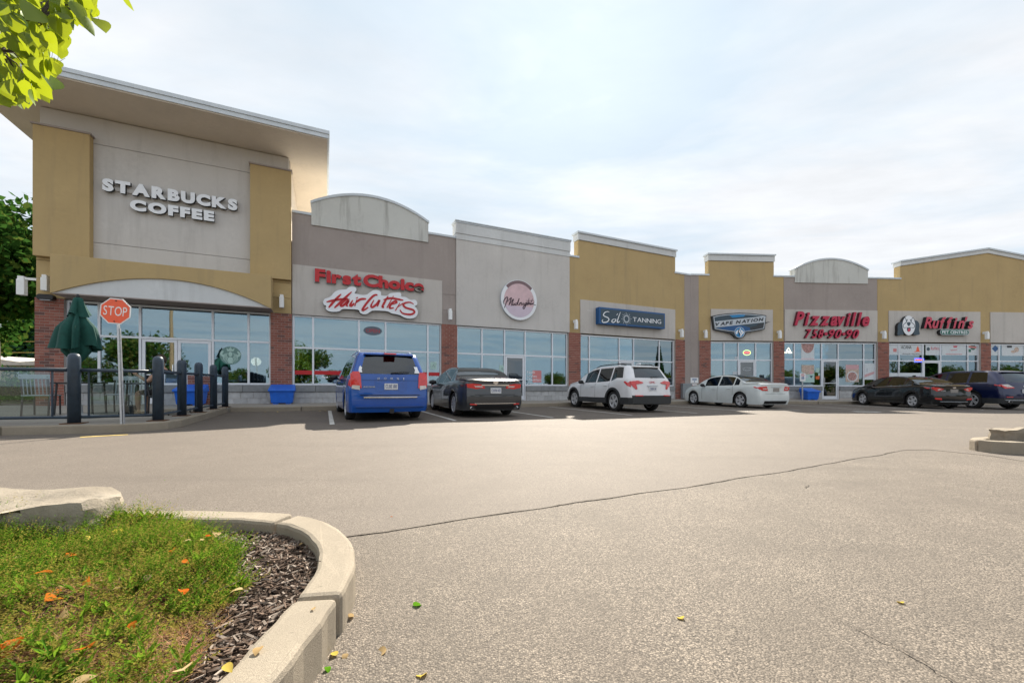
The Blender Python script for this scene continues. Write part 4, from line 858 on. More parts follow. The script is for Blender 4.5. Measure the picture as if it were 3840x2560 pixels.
poster('white and pink notice at the right edge of the pizza shop window', (1578, 655, 1755, 935), 'sheet', [('poly', [(1578, 850), (1755, 790), (1755, 830), (1578, 900)], 'salpink'), ('poly', [(1605, 740), (1640, 740), (1630, 810), (1610, 800)], 'silver')])
s = poster('orange and white stickers beside the pizza shop door', (735, 735, 800, 810), 'mint', [('poly', [(728, 880), (800, 870), (795, 930), (735, 930)], 'orange'), ('poly', [(775, 820), (808, 820), (808, 868), (775, 868)], 'mint')])
c = zp(263, 425); s = wg('window_sign', FR, *c, 'lit hot pizza sign with a slice, far left pizza shop pane'); s.part('slice', ribbon([zp(225, 440), zp(265, 385), (zp(300, 440)), zp(225, 440)], 0.04, YG - 0.004, YG - 0.0005, smooth=False, taper=1), M['neon_warm'])
a = zp(196, 480); b = zp(325, 455); s.line('HOT PIZZA', a[0], b[0], a[1], b[1], YG - 0.004, YG - 0.0005, [M['neon_warm'], M['neon_warm']], bold=0.01, gap=0.06)
zq = Z(FR, 3200, 1260, 3.267, 0.09)
poster('white brand banner strip in the first pet shop pane', (427, 95, 549, 228), 'sheet', [('poly', [(488, 152), (530, 152), (530, 192), (488, 192)], 'salmon')], zz=zq)
poster('white banner with black capitals and red mound in the pet shop window', (569, 95, 866, 230), 'sheet', [('text', ('ACANA', 585, 115, 712, 155), 'black'), ('poly', [(735, 192), (770, 180), (775, 150), (790, 120), (803, 150), (808, 180), (832, 192)], 'stopred'), ('text', ('Biologically Appropriate', 605, 210, 822, 222), 'black')], zz=zq)
poster('white banner with the pet shop logo above its door', (885, 95, 1066, 232), 'sheet', [('text', ("Ruffin's", 950, 132, 1050, 168), 'rose'), ('disc', (918, 158, 20), 'signnavy')], zz=zq)
poster('white banner with a red leaping dog in the pet shop window', (1085, 97, 1381, 233), 'sheet', [('poly', [(1222, 120), (1276, 118), (1268, 138), (1230, 140)], 'rose'), ('poly', [(1190, 165), (1275, 160), (1270, 172), (1195, 182)], 'salpink'), ('poly', [(1130, 214), (1335, 216), (1335, 226), (1130, 224)], 'salpink')], zz=zq)
poster('white banner with green and red emblem at the right of the pet shop window', (1396, 97, 1527, 235), 'sheet', [('disc', (1465, 135, 32), 'signgreen'), ('poly', [(1412, 118), (1508, 128), (1508, 150), (1412, 140)], 'salmon'), ('poly', [(1400, 160), (1440, 160), (1440, 195), (1400, 195)], 'signgreen')], zz=zq)
poster('white banner with a blue diamond beyond the right brick pillar', (1684, 97, 1799, 236), 'sheet', [('poly', [(1738, 110), (1780, 152), (1738, 195), (1696, 152)], 'signblue')], zz=zq)
poster('white banner with two puppies at the far right window', (1818, 100, 2190, 240), 'sheet', [('disc', (2000, 165, 28), 'pizza2'), ('disc', (1960, 190, 30, 0.5), 'pizza2'), ('poly', [(1882, 115), (1942, 115), (1942, 142), (1882, 142)], 'signdark')], zz=zq)
for i, (r_, lb) in enumerate((((427, 450, 549, 560), 'white lower film in the first pet shop pane'), ((569, 450, 866, 560), 'white lower film in the wide pet shop pane'), ((1085, 455, 1381, 560), 'white lower film right of the pet shop door'))): poster(lb, r_, 'sheet', [], zz=zq)
c = zq(806, 295); s = wg('window_sign', FR, *c, 'red neon open sign in a blue frame in the pet shop window'); a = zq(748, 318); b = zq(865, 272); w_ = 0.03
s.part('frame', MB().box(a[0], b[0], YG - 0.004, YG - 0.0005, a[1], a[1] + w_).box(a[0], b[0], YG - 0.004, YG - 0.0005, b[1] - w_, b[1]).box(a[0], a[0] + w_, YG - 0.004, YG - 0.0005, a[1] + w_, b[1] - w_).box(b[0] - w_, b[0], YG - 0.004, YG - 0.0005, a[1] + w_, b[1] - w_), M['neon_blue'])
s.line('OPEN', a[0] + 0.07, b[0] - 0.07, a[1] + 0.06, b[1] - 0.06, YG - 0.004, YG - 0.0005, [M['neon_red'], M['neon_red']], gap=0.08)
# ------------------------------------------------------------------ cars
def pchip(pts):
    xs = [p[0] for p in pts]; ys = [p[1] for p in pts]; n = len(xs); h = [xs[i + 1] - xs[i] for i in range(n - 1)]; d = [(ys[i + 1] - ys[i]) / h[i] for i in range(n - 1)]
    m = [d[0]] + [0 if d[i - 1] * d[i] <= 0 else 2 * d[i - 1] * d[i] / (d[i - 1] + d[i]) for i in range(1, n - 1)] + [d[-1]]
    def f(x):
        if x <= xs[0]: return ys[0]
        if x >= xs[-1]: return ys[-1]
        i = 0
        while x > xs[i + 1]: i += 1
        t = (x - xs[i]) / h[i]; a = 2 * t ** 3 - 3 * t * t + 1; b = t ** 3 - 2 * t * t + t; c = -2 * t ** 3 + 3 * t * t; e = t ** 3 - t * t
        return a * ys[i] + b * h[i] * m[i] + c * ys[i + 1] + e * h[i] * m[i + 1]
    return f
def paint(name, col, flake=0.0, rough=0.28):
    t = NT(name); p = t.objc(); c = t.mix(t.ramp(t.noise(p, 3, 4), (0.3, 0.0), (0.7, 1.0)), mul(col, 0.93), mul(col, 1.05))
    return t.bsdf(color=c, rough=rough, metal=flake, coat=1.0, spec=0.25)
M['tail_red'] = plain('tail_lamp_red', (0.60, 0.012, 0.014), 0.16, 0, 0.15, 20, coat=1.0); M['tail_dark'] = plain('tail_lamp_dark', (0.12, 0.008, 0.01), 0.15, 0, 0.1, coat=1.0); M['tail_clear'] = plain('lamp_clear', (0.55, 0.50, 0.48), 0.15, 0.1, 0.15, 20, coat=1.0)
M['clad'] = plain('black_cladding', (0.030, 0.033, 0.036), 0.55); M['plate'] = plain('licence_plate', (0.62, 0.64, 0.66), 0.5); M['plate_ink'] = plain('plate_ink', (0.03, 0.06, 0.22), 0.5); M['seat'] = plain('car_seat', (0.05, 0.05, 0.052), 0.9); M['plate_grey'] = plain('tinted_plate', (0.26, 0.24, 0.22), 0.4)
M['seam'] = plain('panel_gap', (0.008, 0.008, 0.01), 0.8)
def lerp(a, b, t): return a + (b - a) * t
def wheel_mesh(r, w, style):
    ty = MB(); rr = r * 0.70
    ty.lathe([(rr * 0.98, -w / 2 + 0.01), (rr + 0.02, -w / 2), (r - 0.035, -w / 2), (r - 0.006, -w / 2 + 0.03), (r, 0), (r - 0.006, w / 2 - 0.03), (r - 0.035, w / 2), (rr + 0.02, w / 2), (rr * 0.98, w / 2 - 0.01)], 28, 0, Matrix.Rotation(-pi / 2, 4, 'X'), cap=False)
    rm = MB(); X = Matrix.Rotation(-pi / 2, 4, 'X')                                       # outer face towards +y
    rm.lathe([(rr * 0.86, -w / 2 + 0.02), (rr * 0.99, -w / 2 + 0.02), (rr * 0.99, w / 2 - 0.012), (rr * 0.90, w / 2 - 0.004), (rr * 0.86, w / 2 - 0.02), (rr * 0.84, -w / 2 + 0.04)], 28, 0, X, cap=False)
    rm.lathe([(0.0, -0.01), (rr * 0.86, -0.01), (rr * 0.86, -0.03), (0, -0.03)], 24, 1, X)
    n, pair = style
    for k in range(n):
        for e in ((-0.16, 0.16) if pair else (0,)):
            a = 2 * pi * k / n + e; sw = 0.026 if pair else 0.034
            T = X @ Matrix.Rotation(a, 4, 'Z')
            rm.add([(rr * 0.12, -sw * 0.9, w / 2 - 0.03), (rr * 0.88, -sw, w / 2 - 0.012), (rr * 0.88, sw, w / 2 - 0.012), (rr * 0.12, sw * 0.9, w / 2 - 0.03), (rr * 0.12, -sw * 0.9, w / 2 - 0.07), (rr * 0.88, -sw, w / 2 - 0.05), (rr * 0.88, sw, w / 2 - 0.05), (rr * 0.12, sw * 0.9, w / 2 - 0.07)], [(0, 1, 2, 3), (0, 4, 5, 1), (3, 2, 6, 7), (1, 5, 6, 2)], 0, T)
    rm.lathe([(0.0, w / 2 - 0.02), (rr * 0.12, w / 2 - 0.022), (rr * 0.17, w / 2 - 0.035), (rr * 0.17, 0.0)], 16, 0, X)
    a = ty.mesh('tyre', M['rubber'], True); b = rm.mesh('rim', [M['alloy'], M['alum_dark']]); return a, b
class Car:
    def __init__(s, name, label, cat, S, contact, head, pm):
        s.S = S; s.L = S['L']; s.top = pchip(S['top']); s.belt = pchip(S['belt']); s.wid = pchip(S['w']); s.tail = pchip(S['tail']); s.nose = pchip([(0.2, 0.10), (0.45, 0.0), (0.75, 0.06), (1.1, 0.3)])
        s.zb = S['zb']; s.hatch = S['hatch']; s.xw = (S['ro'], S['ro'] + S['wb']); s.r = S['r']; s.bulge = S.get('bulge', 0.07); s.tum = S.get('tum', 0.30)
        hd = radians(head); fx = Vector((cos(hd), sin(hd), 0)); n = Vector((0.0075, -0.003, 1)).normalized(); fx = (fx - n * fx.dot(n)).normalized(); fy = n.cross(fx)
        R3 = Matrix((fx, fy, n)).transposed(); yl = s.S['w'][2][1] - 0.11
        o = Vector(contact) - R3 @ Vector((S['ro'] - s.L / 2, yl, 0)); o.z = g(o.x, o.y) + 0.004
        s.t = thing(name, label, cat, o); s.t.rotation_euler = R3.to_euler(); s.pm = pm
        s.off = (-s.L / 2, 0, 0); s.build()
    def part(s, name, mb, mats, parent=None, smooth=False, bevel=0):
        o = mb.obj(name, mats, s.t if parent is None else parent, smooth, bevel)
        if parent is None: o.location = s.off
        return o
    def arch(s, x):
        z = s.zb
        for xw in s.xw:
            ra = s.r + 0.055; d = abs(x - xw)
            if d < ra: z = max(z, s.r + sqrt(ra * ra - d * d) - 0.005)
        return z
    def sx(s, x, z):
        a, b = 1.4, 1.0
        if x < a: x = x + s.tail(z) * (1 - x / a) ** 2
        if x > s.L - b: x = x - s.nose(z) * (1 - (s.L - x) / b) ** 2
        return x
    def sec(s, x):
        w = s.wid(x); zt = s.top(x); zl = min(s.belt(x), zt - 0.03); h = zt - zl; t = clamp((h - 0.12) / 0.30, 0, 1); za = s.arch(x); zb = s.zb; z6 = zl - 0.10
        w8 = w - 0.075; w9 = lerp(0.93 * w, w8 - s.tum * h, t); w10 = lerp(0.84 * w, w9 - 0.05, t)
        z9 = zl + h * lerp(0.55, 0.84, t); z10 = zl + h * lerp(0.82, 0.955, t); z8 = zl + min(0.015, h * 0.2)
        z4 = max(za + 0.05, zb + 0.30 * (z6 - zb)); z5 = max(z4 + 0.05, zb + 0.68 * (z6 - zb))
        p = [(0, zb + 0.03), (w - 0.27, zb + 0.02), (w - 0.26, za + 0.002), (w - 0.022, za), (w - 0.004, z4), (w, z5), (w - 0.012, z6), (w - 0.04, zl - 0.015), (w8, z8), (w9, z9), (w10, z10), (w10 * 0.86, z10 + (zt - z10) * 0.45), (w10 * 0.5, zt - (zt - z10) * 0.12), (0, zt)]
        return p
    def side_y(s, x, z):
        p = s.sec(x)
        for a, b in zip(p[3:], p[4:]):
            if a[1] <= z <= b[1] and b[1] > a[1]: return lerp(a[0], b[0], (z - a[1]) / (b[1] - a[1]))
        return p[5][0]
    def rear_x(s, y, z):
        p = s.sec(0.0); w = p[5][0]
        for a, b in zip(p[3:], p[4:]):
            if a[1] <= z <= b[1] and b[1] > a[1]: w = lerp(a[0], b[0], (z - a[1]) / (b[1] - a[1])); break
        c = clamp(y / w, -1, 1); return s.tail(z) - s.bulge * (1 - c * c)
    def build(s):
        S = s.S; L = s.L; gl = []
        br = set([0, L])
        for k in ('win', 'shield', 'rear_glass'):
            v = S.get(k) or []
            for a, b in (v if k == 'win' else ([v] if v else [])): br |= {a, b}
        for xw in s.xw:
            for k in range(-10, 11): br.add(round(xw + (s.r + 0.06) * k / 10, 4))
        x = 0.0
        while x < L: br.add(round(x, 4)); x += 0.09 if 0.3 < x < L - 0.3 else 0.05
        xs = sorted(b for b in br if 0 <= b <= L); xs = [xs[0]] + [b for a, b in zip(xs, xs[1:]) if b - a > 0.004]
        secs = [s.sec(x) for x in xs]; n = len(secs[0])
        V = []
        for x, p in zip(xs, secs):
            for (y, z) in p: V.append((s.sx(x, z), y, z))
            for (y, z) in p: V.append((s.sx(x, z), -y, z))
        def vid(i, j, sd): return i * 2 * n + (n if sd else 0) + j
        body = []; mats = []; parts = {}
        def inr(r, a, b): return r and a >= r[0] - 1e-4 and b <= r[1] + 1e-4
        for i in range(len(xs) - 1):
            a, b = xs[i], xs[i + 1]
            for sd in (0, 1):
                for j in range(n - 1):
                    q = [vid(i, j, sd), vid(i + 1, j, sd), vid(i + 1, j + 1, sd), vid(i, j + 1, sd)]
                    if not sd: q = q[::-1]
                    key = None
                    if j == 8:
                        for k, r in enumerate(S['win']):
                            if inr(r, a, b): key = ('side_window', k, sd)
                    if j >= 10:
                        if inr(S['shield'], a, b): key = ('windshield', 0, 0)
                        if inr(S.get('rear_glass'), a, b): key = ('rear_window', 0, 0)
                    if key: parts.setdefault(key, []).append(q)
                    else: body.append(q); mats.append(1 if j < 3 else (2 if (S.get('clad') and j < 4) else (3 if (j >= 10 and S.get('black_roof') and S['black_roof'][0] < a < S['black_roof'][1]) else 0)))
        # rear and front caps
        cols = [(-1.0, 10), (-0.86, 11), (-0.5, 12), (0.0, 13), (0.5, 12), (0.86, 11), (1.0, 10)]
        for end in (0, 1):
            i = 0 if end == 0 else len(xs) - 1; p = secs[i]; rows = []
            for r in range(3, 11):
                row = []
                for c, tp in cols:
                    if abs(c) == 1: row.append(vid(i, r, 0 if c > 0 else 1)); continue
                    if r == 10: row.append(vid(i, tp, 0 if c > 0 else 1)); continue
                    y = c * p[r][0]; z = p[r][1]; xx = s.sx(xs[i], z) + (-1 if end == 0 else 1) * s.bulge * (1 - c * c)
                    V.append((xx, y, z)); row.append(len(V) - 1)
                rows.append(row)
            for r in range(len(rows) - 1):
                for c in range(6):
                    q = [rows[r][c], rows[r][c + 1], rows[r + 1][c + 1], rows[r + 1][c]]
                    if end == 0: q = q[::-1]
                    if end == 0 and s.hatch and r >= 5 and 1 <= c <= 4: parts.setdefault(('rear_window', 0, 0), []).append(q)
                    else: body.append(q); mats.append(2 if (S.get('clad') and r < 1) else 0)
        def sub(fs, name, mt, mm=None):
            used = sorted({k for f in fs for k in f}); mp_ = {k: i for i, k in enumerate(used)}
            m = MB(); m.add([V[k] for k in used], [[mp_[k] for k in f] for f in fs], mm if mm else 0)
            o = s.part(name, m, mt); autosmooth(o.data, 38); return o
        sub(body, 'body', [s.pm, M['black'], M['clad'], M['car_glass'] if not S.get('black_roof') else M['black']], mats)
        for (nm, k, sd), fs in parts.items(): sub(fs, nm, M['car_glass'])
        # cabin: floor tub and seats seen through the glass
        x0 = 0.35 if s.hatch else 1.1; zf = s.belt(L * 0.5) - 0.28
        s.part('cabin_floor', MB().box(x0, L - 1.35, -0.62, 0.62, s.zb + 0.05, zf), M['black'])
        for sx_ in S['seats']:
            for y in (-0.36, 0.36):
                m = MB(); m.add([(sx_ + a * 0.9 - z * 0.28, y + b, zf + z) for z, w_ in ((-0.1, 0.24), (0.25, 0.24), (0.36, 0.2), (0.37, 0.12), (0.56, 0.11), (0.60, 0.07)) for a, b in ((-0.05, -w_), (0.06, -w_), (0.06, w_), (-0.05, w_))], [(k * 4 + i, k * 4 + (i + 1) % 4, k * 4 + 4 + (i + 1) % 4, k * 4 + 4 + i) for k in range(5) for i in range(4)] + [(20, 21, 22, 23)])
                s.part('seat', m, M['seat'], bevel=0.02)
        # wheels
        ty, rm = wheel_mesh(s.r, S.get('tw', 0.22), S.get('rim', (5, True)))
        for xw in s.xw:
            for sd in (1, -1):
                yy = s.wid(xw) - 0.035 - S.get('tw', 0.22) / 2
                wlo = link('wheel', ty, s.t); wlo.location = (xw - L / 2, sd * yy, s.r - 0.004)
                if sd < 0: wlo.rotation_euler = (0, 0, pi)
                link('rim', rm, wlo)
        # panel gaps, handles, mirrors
        for sd in (1, -1):
            for x in S['doors']:
                z0 = max(s.arch(x), s.zb) + 0.10; z1 = s.belt(x) - 0.02; zs = [lerp(z0, z1, k / 8) for k in range(9)]
                m = MB(); vs = []
                for z in zs:
                    y = (s.side_y(x, z) + 0.002) * sd; vs += [(x - 0.006, y, z), (x + 0.006, y, z)]
                m.add(vs, [(2 * k, 2 * k + 1, 2 * k + 3, 2 * k + 2) for k in range(8)]); s.part('door_gap', m, M['seam'])
            for x in S['handles']:
                z = s.belt(x) - 0.13; y = s.side_y(x, z); s.part('door_handle', MB().box(x - 0.10, x + 0.10, sd * y, sd * (y + 0.03), z - 0.016, z + 0.016) if sd > 0 else MB().box(x - 0.10, x + 0.10, -(y + 0.03), -y, z - 0.016, z + 0.016), S.get('handle_mat') or s.pm, bevel=0.008)
            xm = S['mirror']; z = s.belt(xm) + 0.05; y = s.side_y(xm, s.belt(xm) - 0.03)
            m = MB(); m.lathe([(0.0, -0.06), (0.075, -0.055), (0.10, 0.0), (0.075, 0.06), (0.0, 0.075)], 12, 0, Matrix.Translation((xm, sd * (y + 0.13), z)) @ Matrix.Diagonal((0.9, 1.25, 0.8, 1)) @ Matrix.Rotation(pi / 2, 4, 'Y'))
            o = s.part('mirror', m, M['black'], smooth=True)
            MB().box(xm - 0.02, xm + 0.05, sd * y + (-0.03 if sd > 0 else -0.10), sd * y + (0.10 if sd > 0 else 0.03), z - 0.06, z - 0.03).obj('mirror_stalk', M['black'], o)
    def rear_poly(s, name, pts, mat, th=0.012, lift=0.012, mats=None):
        n = len(pts); m = MB(); f = [(s.rear_x(y, z) - lift, y, z) for y, z in pts]; b = [(x + lift + 0.03, y, z) for x, y, z in f]
        cy = sum(p[0] for p in pts) / n; cz = sum(p[1] for p in pts) / n
        a = sum(pts[i][0] * pts[(i + 1) % n][1] - pts[(i + 1) % n][0] * pts[i][1] for i in range(n))
        vs = f + b + [(s.rear_x(cy, cz) - lift, cy, cz)]
        fs = [(i, (i + 1) % n, 2 * n) for i in range(n)] + [(i, i + n, (i + 1) % n + n, (i + 1) % n) for i in range(n)]
        if a > 0: fs = [q[::-1] for q in fs]
        m.add(vs, fs); return s.part(name, m, mat)
    def side_poly(s, name, pts, mat, lift=0.010, sides=(1, -1)):
        for sd in sides:
            n = len(pts); m = MB(); f = [(s.sx(x, z), sd * (s.side_y(x, z) + lift), z) for x, z in pts]; b = [(x, y - sd * (lift + 0.02), z) for x, y, z in f]
            a = sum(pts[i][0] * pts[(i + 1) % n][1] - pts[(i + 1) % n][0] * pts[i][1] for i in range(n))
            cx_ = sum(p[0] for p in pts) / n; cz = sum(p[1] for p in pts) / n
            fs = [(i, (i + 1) % n, 2 * n) for i in range(n)] + [(i, i + n, (i + 1) % n + n, (i + 1) % n) for i in range(n)]
            if (a > 0) == (sd > 0): fs = [q[::-1] for q in fs]
            m.add(f + b + [(s.sx(cx_, cz), sd * (s.side_y(cx_, cz) + lift), cz)], fs); s.part(name, m, mat)
    def both(s, name, pts, mat, **k):
        for sg in (1, -1): s.rear_poly(name, [(y * sg, z) for y, z in pts], mat, **k)
    def plate(s, y, z, txt=None, mat='plate'):
        x = min(s.rear_x(y, z + 0.07), s.rear_x(y, z - 0.07)) - 0.016
        p = s.part('licence_plate', MB().box(x, x + 0.04, y - 0.155, y + 0.155, z - 0.075, z + 0.075), M[mat], bevel=0.006)
        if txt:
            m = MB()
            for ch, mb in text_parts(txt, -0.13, 0.13, -0.035, 0.045, -0.003, 0.0, gap=0.1): m.add([(x + yy - 0.0005, y - q, z + zz) for q, yy, zz in mb.v], [f for f in mb.f], 0)
            m.obj('plate_lettering', M['plate_ink'], p)
    def rear_text(s, txt, y, z, w, h, mat, name='badge', **k):
        m = MB(); x = s.rear_x(y, z) - 0.012
        for ch, mb in text_parts(txt, -w / 2, w / 2, -h / 2, h / 2, -0.01, 0.0, **k): m.add([(x + yy, y - q, z + zz) for q, yy, zz in mb.v], mb.f, 0)
        s.part(name, m, mat)
    def bar(s, name, y0, y1, z0, z1, mat, lift=0.02, n=8):
        m = MB(); vs = []
        for k in range(n + 1):
            y = lerp(y0, y1, k / n)
            for z in (z0, z1): x = s.rear_x(y, z); vs += [(x - lift, y, z), (x + 0.02, y, z)]
        fs = []
        for k in range(n):
            a = 4 * k; b = a + 4; fs += [(a, b, b + 2, a + 2)[::-1], (a, a + 1, b + 1, b)[::-1], (a + 2, b + 2, b + 3, a + 3)[::-1]]
        fs += [(0, 2, 3, 1)[::-1], (4 * n, 4 * n + 1, 4 * n + 3, 4 * n + 2)[::-1]]
        m.add(vs, fs); s.part(name, m, mat)
    def pipes(s, ys, z, r=0.05, sq=1.6):
        for y in ys:
            m = MB(); X = Matrix.Translation((s.tail(z) + 0.02, y, z)) @ Matrix.Diagonal((1, sq, 1, 1)) @ Matrix.Rotation(pi / 2, 4, 'Y'); m.lathe([(r * 0.8, 0.08), (r, 0.08), (r, -0.05), (r * 0.8, -0.055), (r * 0.78, 0.05)], 16, 0, X, cap=False); m.lathe([(0, 0.03), (r * 0.79, 0.03)], 16, 1, X); s.part('exhaust_tip', m, [M['chrome'], M['black']])
    def wiper(s, y0, y1, z):
        x0 = s.rear_x(y0, z); x1 = s.rear_x(y1, z + 0.03); s.part('rear_wiper', MB().tube([(x0 - 0.03, y0, z), ((x0 + x1) / 2 - 0.045, (y0 + y1) / 2, z + 0.025), (x1 - 0.03, y1, z + 0.03)], [0.02, 0.014, 0.008], 6), M['black'])
    def rails(s, x0, x1, mat):
        for sd in (1, -1):
            pts = []
            for k in range(9):
                x = lerp(x0, x1, k / 8); p = s.sec(x); pts.append((s.sx(x, p[10][1]), sd * (p[10][0] - 0.05), p[11][1] + 0.045 * (0.1 if k in (0, 8) else 1)))
            s.part('roof_rail', MB().tube(pts, 0.018, 6), mat)
    def spoiler(s, x0, x1, mat, dz=0.0, w=0.9):
        p = s.sec(0.15); ww = p[10][0] * w; zt = s.top(0.1) + dz; X0 = s.sx(0, zt) - 0.10
        m = MB(); m.add([(X0, -ww, zt - 0.06), (X0, ww, zt - 0.06), (X0, ww * 0.97, zt - 0.02), (X0, -ww * 0.97, zt - 0.02), (X0 + 0.32, -ww, zt - 0.08), (X0 + 0.32, ww, zt - 0.08), (X0 + 0.32, ww * 0.95, zt + 0.004), (X0 + 0.32, -ww * 0.95, zt + 0.004)], [(0, 3, 2, 1), (3, 7, 6, 2), (0, 1, 5, 4), (1, 2, 6, 5), (0, 4, 7, 3)]); s.part('spoiler', m, mat, bevel=0.012)
        return X0, zt
P_BLUE = paint('paint_blue', (0.002, 0.075, 0.36), 0.0); P_GREY = paint('paint_charcoal', (0.050, 0.055, 0.062), 0.3, 0.34); P_WHITE = paint('paint_white', (0.72, 0.73, 0.75)); P_WHITE2 = paint('paint_cool_white', (0.66, 0.71, 0.71)); P_BLACK = paint('paint_black', (0.004, 0.006, 0.008), 0, 0.2); P_NAVY = paint('paint_navy', (0.008, 0.014, 0.060), 0.3)
SP = {}
SP['van'] = dict(L=5.15, wb=3.08, ro=1.05, r=0.335, zb=0.23, hatch=True, tw=0.225, rim=(5, True), tum=0.27, bulge=0.10,
    top=[(0, 1.61), (0.2, 1.675), (0.8, 1.70), (2.4, 1.70), (3.0, 1.65), (3.5, 1.47), (4.0, 1.16), (4.4, 1.06), (4.85, 0.93), (5.15, 0.70)], belt=[(0, 1.12), (2.0, 1.07), (3.8, 1.03), (4.4, 0.97), (5.15, 0.62)],
    w=[(0, 0.88), (0.12, 0.935), (0.5, 0.965), (3.9, 0.965), (4.6, 0.93), (5.0, 0.83), (5.15, 0.70)], tail=[(0.2, 0.10), (0.32, 0.01), (0.60, 0.0), (0.68, 0.05), (1.1, 0.10), (1.70, 0.34)], win=[(0.45, 1.55), (1.66, 2.62), (2.72, 3.55)], shield=(3.05, 3.98), seats=(1.4, 2.4, 3.1), doors=(1.60, 2.67, 3.75), handles=(1.85, 2.95), mirror=3.55)
SP['avalon'] = dict(L=4.96, wb=2.82, ro=1.08, r=0.335, zb=0.20, hatch=False, tw=0.215, rim=(10, False), tum=0.42, bulge=0.09,
    top=[(0, 1.04), (0.15, 1.085), (0.55, 1.10), (0.80, 1.135), (1.30, 1.34), (1.75, 1.435), (2.3, 1.46), (2.85, 1.42), (3.3, 1.28), (3.75, 1.04), (4.3, 0.93), (4.75, 0.80), (4.96, 0.64)], belt=[(0, 0.98), (0.7, 1.0), (1.5, 0.975), (3.4, 0.92), (4.2, 0.85), (4.96, 0.56)],
    w=[(0, 0.80), (0.15, 0.875), (0.6, 0.915), (3.9, 0.915), (4.5, 0.87), (4.85, 0.76), (4.96, 0.66)], tail=[(0.2, 0.10), (0.36, 0.01), (0.62, 0.0), (0.72, 0.06), (0.95, 0.05), (1.06, 0.03), (1.5, 0.03)], rear_glass=(0.82, 1.70), win=[(1.18, 1.50), (1.58, 2.36), (2.44, 3.22)], shield=(2.92, 3.68), seats=(1.85, 2.75), doors=(1.54, 2.40, 3.40), handles=(1.78, 2.64), mirror=3.22)
SP['terrain'] = dict(L=4.63, wb=2.725, ro=0.97, r=0.36, zb=0.27, hatch=True, tw=0.225, rim=(5, True), tum=0.30, bulge=0.09, clad=True,
    top=[(0, 1.55), (0.22, 1.615), (1.1, 1.65), (2.1, 1.64), (2.6, 1.57), (3.0, 1.40), (3.45, 1.14), (3.7, 1.08), (4.2, 1.01), (4.5, 0.90), (4.63, 0.74)], belt=[(0, 1.16), (0.75, 1.16), (1.15, 1.06), (1.6, 1.03), (3.3, 0.98), (4.0, 0.93), (4.63, 0.66)],
    w=[(0, 0.82), (0.12, 0.885), (0.45, 0.92), (3.6, 0.92), (4.2, 0.88), (4.5, 0.78), (4.63, 0.68)], tail=[(0.2, 0.10), (0.33, 0.01), (0.58, 0.0), (0.66, 0.05), (1.12, 0.11), (1.58, 0.40)], win=[(0.42, 1.16), (1.24, 2.06), (2.14, 2.92)], shield=(2.55, 3.42), seats=(1.5, 2.45), doors=(1.20, 2.10, 3.12), handles=(1.42, 2.28), mirror=2.95)
SP['cclass'] = dict(L=4.63, wb=2.76, ro=0.98, r=0.325, zb=0.17, hatch=False, tw=0.225, rim=(5, True), tum=0.42, bulge=0.07,
    top=[(0, 1.03), (0.15, 1.075), (0.45, 1.085), (0.72, 1.12), (1.2, 1.32), (1.65, 1.42), (2.15, 1.445), (2.7, 1.40), (3.1, 1.25), (3.5, 1.03), (4.0, 0.94), (4.45, 0.80), (4.63, 0.62)], belt=[(0, 0.97), (0.6, 0.97), (1.4, 0.945), (3.2, 0.90), (3.9, 0.85), (4.63, 0.55)],
    w=[(0, 0.78), (0.12, 0.84), (0.5, 0.885), (3.6, 0.885), (4.2, 0.84), (4.5, 0.74), (4.63, 0.62)], tail=[(0.2, 0.08), (0.34, 0.01), (0.55, 0.0), (0.63, 0.05), (0.9, 0.04), (1.03, 0.02), (1.5, 0.03)], rear_glass=(0.74, 1.55), win=[(1.05, 1.32), (1.38, 2.16), (2.24, 3.0)], shield=(2.72, 3.44), seats=(1.7, 2.55), doors=(1.35, 2.20, 3.14), handles=(1.56, 2.42), mirror=3.0)
SP['sonata'] = dict(L=4.70, wb=2.76, ro=0.92, r=0.33, zb=0.19, hatch=False, tw=0.215, rim=(5, True), tum=0.42, bulge=0.09,
    top=[(0, 1.02), (0.15, 1.07), (0.40, 1.085), (0.62, 1.115), (1.2, 1.33), (1.75, 1.45), (2.25, 1.475), (2.8, 1.44), (3.3, 1.26), (3.7, 1.03), (4.15, 0.92), (4.55, 0.78), (4.70, 0.62)], belt=[(0, 0.97), (0.7, 1.0), (1.5, 0.975), (3.3, 0.90), (4.1, 0.83), (4.70, 0.55)],
    w=[(0, 0.77), (0.12, 0.84), (0.5, 0.90), (3.7, 0.90), (4.3, 0.84), (4.6, 0.74), (4.70, 0.64)], tail=[(0.2, 0.10), (0.36, 0.01), (0.60, 0.0), (0.70, 0.06), (0.92, 0.05), (1.03, 0.02), (1.5, 0.03)], rear_glass=(0.66, 1.65), win=[(1.02, 1.36), (1.43, 2.26), (2.34, 3.12)], shield=(2.85, 3.62), seats=(1.8, 2.65), doors=(1.40, 2.30, 3.3), handles=(1.62, 2.50), mirror=3.12, handle_mat=None)
